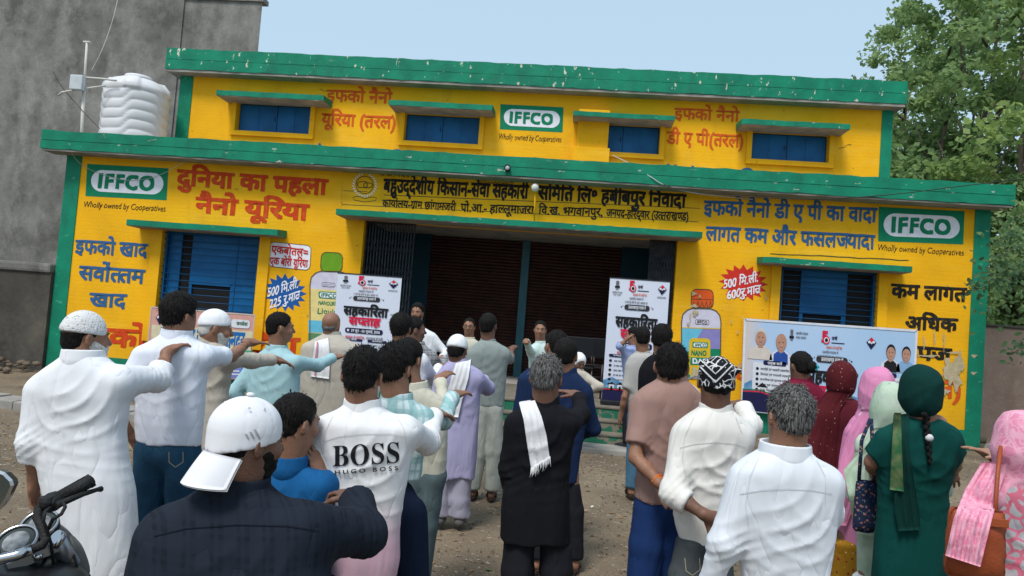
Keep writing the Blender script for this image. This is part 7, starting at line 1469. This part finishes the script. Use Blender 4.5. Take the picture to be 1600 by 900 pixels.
MB().tube([Q(72, 790, 2.10), Q(60, 796, 2.08), Q(58, 808, 2.06), Q(66, 824, 2.05), Q(72, 842, 2.04), Q(66, 852, 2.03), Q(50, 858, 2.02), Q(24, 868, 2.0), Q(-20, 878, 1.98)], .0125, 16).build('handlebar', RUB, BK)
MB().tube([Q(50, 858, 2.015), Q(24, 868, 1.995), Q(-20, 878, 1.975), Q(-60, 884, 1.97)], .0145, 16).build('chrome_bar', CHR, BK)
MB().tube([Q(98, 785, 2.09), Q(102, 792, 2.07), Q(96, 803, 2.05), Q(82, 812, 2.05), Q(74, 830, 2.06), Q(70, 880, 2.1)], .005, 8).build('cable', RUB, BK); MB().tube([Q(80, 792, 2.09), Q(70, 800, 2.02), Q(68, 815, 2.02), Q(80, 850, 2.05), Q(86, 900, 2.1)], .0045, 8).build('cable', RUB, BK)
for (cx, cy, d, s_) in ((26, 848, 2.12, 1.0), (62, 822, 2.20, .95)):
    c = Q(cx, cy, d); ax = unit(-FWD * .55 + UPV * .80 + RGT * .05); MB().lathe(c, [(.0, -.05), (.036 * s_, -.045), (.052 * s_, -.02), (.056 * s_, 0), (.054 * s_, .008), (.048 * s_, .010)], 30, ax).build('dial_case', RUB, BK); g_ = MB().lathe(c, [(.048 * s_, .006), (.02, .009), (0, .0095)], 30, ax).build('dial_glass', GLS, BK)
    f_ = MB().lathe(c, [(.046 * s_, .0), (.030 * s_, .0105), (.0, .0108)], 24, ax).build('dial_face', mat('dial_face_print', (.30, .32, .33), (.12, .12, .13), 40, .4), BK)
    MB().lathe(c, [(.050 * s_, .008), (.053 * s_, .013), (.057 * s_, .010), (.056 * s_, .002)], 30, ax).build('dial_rim', CHR, BK)
# headlamp cowl with windshield flap
V = []; cp = [(2, 852, 2.30), (12, 834, 2.33), (30, 818, 2.36), (52, 805, 2.40), (70, 800, 2.42), (92, 812, 2.42), (108, 822, 2.40), (120, 835, 2.36), (130, 862, 2.32), (136, 884, 2.28), (134, 900, 2.26)]
inn = [(10, 862, 2.22), (20, 846, 2.25), (36, 830, 2.28), (54, 818, 2.31), (68, 812, 2.33), (84, 822, 2.34), (96, 832, 2.32), (104, 846, 2.28), (110, 868, 2.24), (116, 890, 2.20), (116, 905, 2.18)]
n = len(cp); V = [Q(*q) for q in cp] + [Q(*q) for q in inn] + [Q(q[0] - 2, q[1] + 26, q[2] - .02) for q in inn] + [Q(q[0], q[1] + 40, q[2] + .12) for q in cp]; Fq = []
for r_ in (0, 1):
    for i in range(n - 1): Fq.append((r_ * n + i, r_ * n + i + 1, (r_ + 1) * n + i + 1, (r_ + 1) * n + i))
for i in range(n - 1): Fq.append((i + 1, i, 3 * n + i, 3 * n + i + 1))
o = mesh_obj('headlamp_cowl', V, Fq, PLK, BK, True); md = o.modifiers.new('s', 'SUBSURF'); md.levels = 2; md.render_levels = 2; m2 = o.modifiers.new('t', 'SOLIDIFY'); m2.thickness = .004
COV = mat('grey_torn_vinyl', (.10, .10, .095), (.05, .05, .05), 6, .5, .4, 20); V = [Q(104, 836, 2.26), Q(122, 842, 2.25), Q(132, 868, 2.22), Q(138, 886, 2.20), Q(139, 902, 2.18), Q(112, 850, 2.20), Q(118, 872, 2.17), Q(124, 900, 2.15)]; o = mesh_obj('cowl_flap', V, [(0, 1, 2, 5), (5, 2, 3, 6), (6, 3, 4, 7)], COV, BK, True); md = o.modifiers.new('s', 'SUBSURF'); md.levels = 3; md.render_levels = 3; m2 = o.modifiers.new('t', 'SOLIDIFY'); m2.thickness = .006
MB().tube([Q(88, 842, 2.10), Q(104, 868, 2.14), Q(128, 905, 2.22), Q(150, 960, 2.32)], .022, 18).build('fork_tube', SIL, BK); MB().tube([Q(84, 842, 2.09), Q(92, 846, 2.10)], .027, 18).build('fork_cap', CHR, BK); MB().tube([Q(20, 892, 2.02), Q(36, 930, 2.1), Q(60, 990, 2.2)], .022, 18).build('fork_tube', SIL, BK)
a, b = Q(50, 866, 2.06), Q(88, 850, 2.10); MB().beam(a, b, .05, .028, (0, 0, 1)).beam(Q(10, 885, 2.02), Q(48, 868, 2.06), .05, .028, (0, 0, 1)).build('yoke_plate', SIL, BK)
for (cx, cy, d) in ((50, 855, 2.03), (36, 862, 2.015), (60, 868, 2.04)): MB().tube([Q(cx, cy + 6, d), Q(cx, cy - 3, d)], .011, 12).build('yoke_bolt', CHR, BK)
MB().box(*sum(zip(Q(66, 885, 2.16) - .05, Q(66, 885, 2.16) + .05), ()), .015).build('wiring_box', RUB, BK); mb = MB(); r_ = random.Random(2)
for k in range(14): x_ = 50 + k * 5; mb.tube([Q(x_, 866 + r_.uniform(-6, 8), 2.14), Q(x_ + r_.uniform(-8, 8), 885, 2.14 + r_.uniform(-.03, .03)), Q(x_ + r_.uniform(-10, 10), 915, 2.18)], .004, 6)
mb.build('wiring_loom', RUB, BK); c = Q(20, 925, 2.05); MB().ell(c, (.19, .20, .085), 26).build('fuel_tank', PLK, BK)
# mirror at the left edge
c = Q(-8, 768, 2.0); ring = [Q(x_, y_, 2.0) for x_, y_ in ((-30, 735), (-6, 733), (8, 738), (20, 750), (22, 758), (12, 780), (0, 797), (-20, 805), (-40, 790), (-44, 750))]; ctr = sum(ring) / len(ring); V = ring + [q + FWD * .03 + (q - ctr) * -.15 for q in ring] + [ctr + (q - ctr) * .86 - FWD * .004 for q in ring]; n = len(ring)
o = mesh_obj('mirror_case', V[:2 * n], [(i, (i + 1) % n, n + (i + 1) % n, n + i) for i in range(n)] + [tuple(range(n, 2 * n))], PLK, BK); mesh_obj('mirror_glass', [ctr + (q - ctr) * .86 - FWD * .001 for q in ring], [tuple(range(n))], mat('mirror_glass_tint', (.18, .22, .23), None, 3, .06, metal=.9), BK)
mesh_obj('mirror_rim', ring + [ctr + (q - ctr) * .86 - FWD * .004 for q in ring], [(i, (i + 1) % n, n + (i + 1) % n, n + i) for i in range(n)], CHR, BK)
MB().tube([Q(-20, 800, 2.02), Q(-10, 840, 2.02), Q(0, 872, 2.0)], .008, 10).build('mirror_stem', CHR, BK)
# the rest of the machine continues below and beyond the frame: wheel, mudguard
w0 = Q(150, 1060, 2.35); w0[2] = .31; ax = unit(np.array([.75, -.65, 0])); MB().lathe(w0, [(.235, -.045), (.285, -.05), (.31, -.02), (.31, .02), (.285, .05), (.235, .045)], 40, ax).build('wheel', RUB, BK); MB().lathe(w0, [(.02, -.06), (.02, .06)], 12, ax).build('hub', SIL, BK)

# ------------------------------------------------------------------ trees behind on the right
def leaf_mat(name, c, c2):
    m = mat(name, c, c2, 1.6, .55, .1, 30, spec=.35); N = m.node_tree.nodes; L = m.node_tree.links; b = N['Principled BSDF']; tr = N.new('ShaderNodeBsdfTranslucent'); src = b.inputs['Base Color'].links[0].from_socket; L.new(src, tr.inputs[0]); ms = N.new('ShaderNodeMixShader'); ms.inputs[0].default_value = .55; L.new(b.outputs[0], ms.inputs[1]); L.new(tr.outputs[0], ms.inputs[2]); L.new(ms.outputs[0], N['Material Output'].inputs[0]); return m
LF = [leaf_mat('poplar_leaf', (.31, .43, .17), (.19, .30, .12)), leaf_mat('poplar_leaf_light', (.37, .48, .16), (.25, .37, .13)), leaf_mat('broad_leaf_dark', (.08, .17, .07), (.05, .11, .05))]
BARK = mat('grey_bark', (.16, .13, .10), (.08, .065, .05), 6, .9, .8, 25, stretch=(1, 1, .3))
def crown_mesh(name, seed, rad, z0, z1, n_cl, per, lsz, m, prof='poplar'):
    r = np.random.default_rng(seed); th = r.uniform(0, 2 * math.pi, n_cl); tz = r.uniform(0, 1, n_cl) ** .85; R_ = rad * (np.sin(np.clip(tz * .92 + .10, 0, 1) * math.pi) ** .55) * r.uniform(.25, 1.05, n_cl) ** .6
    cc = np.stack([R_ * np.cos(th), R_ * np.sin(th), z0 + (z1 - z0) * tz], -1); cr = r.uniform(.25, .62, n_cl) * rad * .36; N = n_cl * per; cid = np.repeat(np.arange(n_cl), per); o = r.normal(0, 1, (N, 3)); o /= np.linalg.norm(o, axis=1)[:, None]; P_ = cc[cid] + o * (cr[cid] * r.uniform(.15, 1, N) ** .5)[:, None] * np.array([1, 1, .8])
    sz = lsz * r.uniform(.55, 1.3, N); nrm = r.normal(0, 1, (N, 3)) + np.array([0, 0, .8]); nrm /= np.linalg.norm(nrm, axis=1)[:, None]; a = np.cross(nrm, r.normal(0, 1, (N, 3))); a /= np.linalg.norm(a, axis=1)[:, None]; b = np.cross(nrm, a); s_ = sz[:, None]
    V = np.stack([P_ - a * s_ * .5, P_ - b * s_ * .42 + a * s_ * .05 + nrm * s_ * .08, P_ + a * s_ * .62, P_ + b * s_ * .42 + a * s_ * .05 + nrm * s_ * .08], 1).reshape(-1, 3); Qd = np.arange(4 * N).reshape(-1, 4); me = mesh_obj(name, V, Qd, m, None, False, True); return me
crowns = [crown_mesh('crown', 21, 2.3, 2.2, 11.5, 85, 100, .125, LF[0]), crown_mesh('crown', 22, 2.4, 1.6, 9.0, 80, 100, .125, LF[1]), crown_mesh('crown', 23, 2.6, .4, 5.2, 100, 130, .12, LF[0])]
for c in crowns: COL.objects.unlink(c)
def tree(x, y, ci, s, label, rz, h):
    t = thing('poplar_tree', label, 'tree', (x, y, 0), 'trees behind the right side of the building'); c = bpy.data.objects.new('crown', crowns[ci].data); COL.objects.link(c); c.parent = t; c.scale = (s, s, s); c.rotation_euler = (0, 0, rz)
    r = random.Random(int(x * 10)); pts = [(x + r.uniform(-.1, .1) * k, y, h * k / 6) for k in range(7)]; tr_ = MB().tube(pts, [.13 - .018 * k for k in range(7)], 9).build('trunk', BARK, t)
    for k in range(9):
        a = r.uniform(0, 6.28); zz = h * r.uniform(.22, .85); L_ = (1 - zz / h) * 1.8 + .5; MB().tube([(x, y, zz), (x + math.cos(a) * L_ * .5, y + math.sin(a) * L_ * .5, zz + L_ * .6), (x + math.cos(a) * L_ * .8, y + math.sin(a) * L_ * .8, zz + L_ * 1.3)], [.045, .028, .01], 6).build('limb', BARK, tr_)
def txy(px, Y): q = at(px, 400, Y); return q[0], Y
for i, (px, Y, ci, s, rz, lab) in enumerate([(1600, 7.5, 0, 1.45, .3, 'tallest poplar, cut by the right edge of the picture, beyond the mud wall'), (1530, 8.5, 0, 1.38, 1.4, 'tall leafy poplar above the right end of the lower parapet'), (1465, 9.5, 0, 1.22, 2.6, 'mid-height poplar right above the corner of the upper parapet'), (1400, 13.0, 0, 1.22, 4.1, 'thin far poplar whose top shows over the end of the upper parapet'), (1575, 13, 0, 1.55, 5.2, 'far poplar between the two tall ones, crown thinning to the sky'), (1670, 6.5, 1, 1.5, .9, 'leafy poplar trunk just outside the right edge behind the mud wall'), (1590, 6.0, 2, 1.2, 3.3, 'low bushy tree over the mud wall at the right edge'), (1500, 6.8, 2, 1.2, 2.2, 'low bushy tree close to the right side of the building'), (1440, 10.8, 2, 1.7, 1.1, 'dense low tree filling the gap behind the upper corner pilaster'), (1520, 14.5, 1, 1.6, 2.9, 'hazy far tree seen between the trunks on the right')]):
    x, y = txy(px, Y); tree(x, y, ci, s, lab, rz, (11.5, 9.0, 5.2)[ci] * s * .92)
# near branches with broad leaves reaching in from the right
def branch(pts, n, size, m, label, seed, spread=.12):
    r = random.Random(seed); P_ = [np.array(q) for q in pts]; t = thing('leafy_branch', label, 'branch', tuple(P_[0])); MB().tube(P_, [.012] + [.008] * (len(P_) - 2) + [.004], 7).build('stem', BARK, t); V = []; Fq = []
    for i in range(n):
        k = r.uniform(.15, len(P_) - 1.001); i0 = int(k); c = P_[i0] * (1 - k + i0) + P_[i0 + 1] * (k - i0) + np.array([r.gauss(0, spread), r.gauss(0, spread), r.gauss(-.02, spread)]); s_ = size * r.uniform(.6, 1.2); a = unit(np.array([r.gauss(0, 1), r.gauss(-.3, .6), r.gauss(-.5, .6)])); b = unit(np.cross(a, (r.gauss(0, .5), r.gauss(-1, .4), r.gauss(.6, .5)))); nn = np.cross(a, b); k0 = len(V)
        V += [c, c + a * s_ * .3 + b * s_ * .26 - nn * s_ * .05, c + a * s_ * .7 + b * s_ * .24 - nn * s_ * .06, c + a * s_, c + a * s_ * .7 - b * s_ * .24 - nn * s_ * .06, c + a * s_ * .3 - b * s_ * .26 - nn * s_ * .05, c + a * s_ * .5]; Fq += [(k0, k0 + 1, k0 + 6), (k0 + 1, k0 + 2, k0 + 6), (k0 + 2, k0 + 3, k0 + 6), (k0 + 3, k0 + 4, k0 + 6), (k0 + 4, k0 + 5, k0 + 6), (k0 + 5, k0, k0 + 6)]
    lo = mesh_obj('leaves', V, Fq, m, t); lo['kind'] = 'stuff'
branch([at(1640, 400, -1.6), at(1590, 430, -1.6), at(1550, 445, -1.6), at(1515, 455, -1.6)], 130, .12, LF[2], 'dark leafy branch reaching over the right corner pilaster at lettering height', 4, .12)
branch([at(1640, 500, -2.0), at(1605, 535, -2.0), at(1580, 555, -2.0)], 60, .11, LF[2], 'small hanging branch with dark leaves in front of the mud wall', 6, .10)
branch([at(1650, 330, -1.4), at(1600, 380, -1.4), at(1560, 400, -1.4)], 150, .12, LF[2], 'broad-leaved branch just right of the green corner below the parapet', 8, .22)
branch([at(1660, 300, 1.2), at(1600, 330, 1.2), at(1560, 380, 1.2), at(1555, 450, 1.2)], 320, .11, LF[0], 'pale green leafy branch hanging behind the right end of the lower parapet', 12, .30)
branch([at(1660, 330, -1.0), at(1610, 360, -1.0), at(1580, 420, -1.0), at(1570, 480, -1.0)], 260, .12, leaf_mat('broad_leaf_fresh', (.16, .28, .10), (.09, .18, .07)), 'fresh green leafy branch hanging down the right edge in front of the mud wall', 14, .26)
print('script time', time.time() - T0)
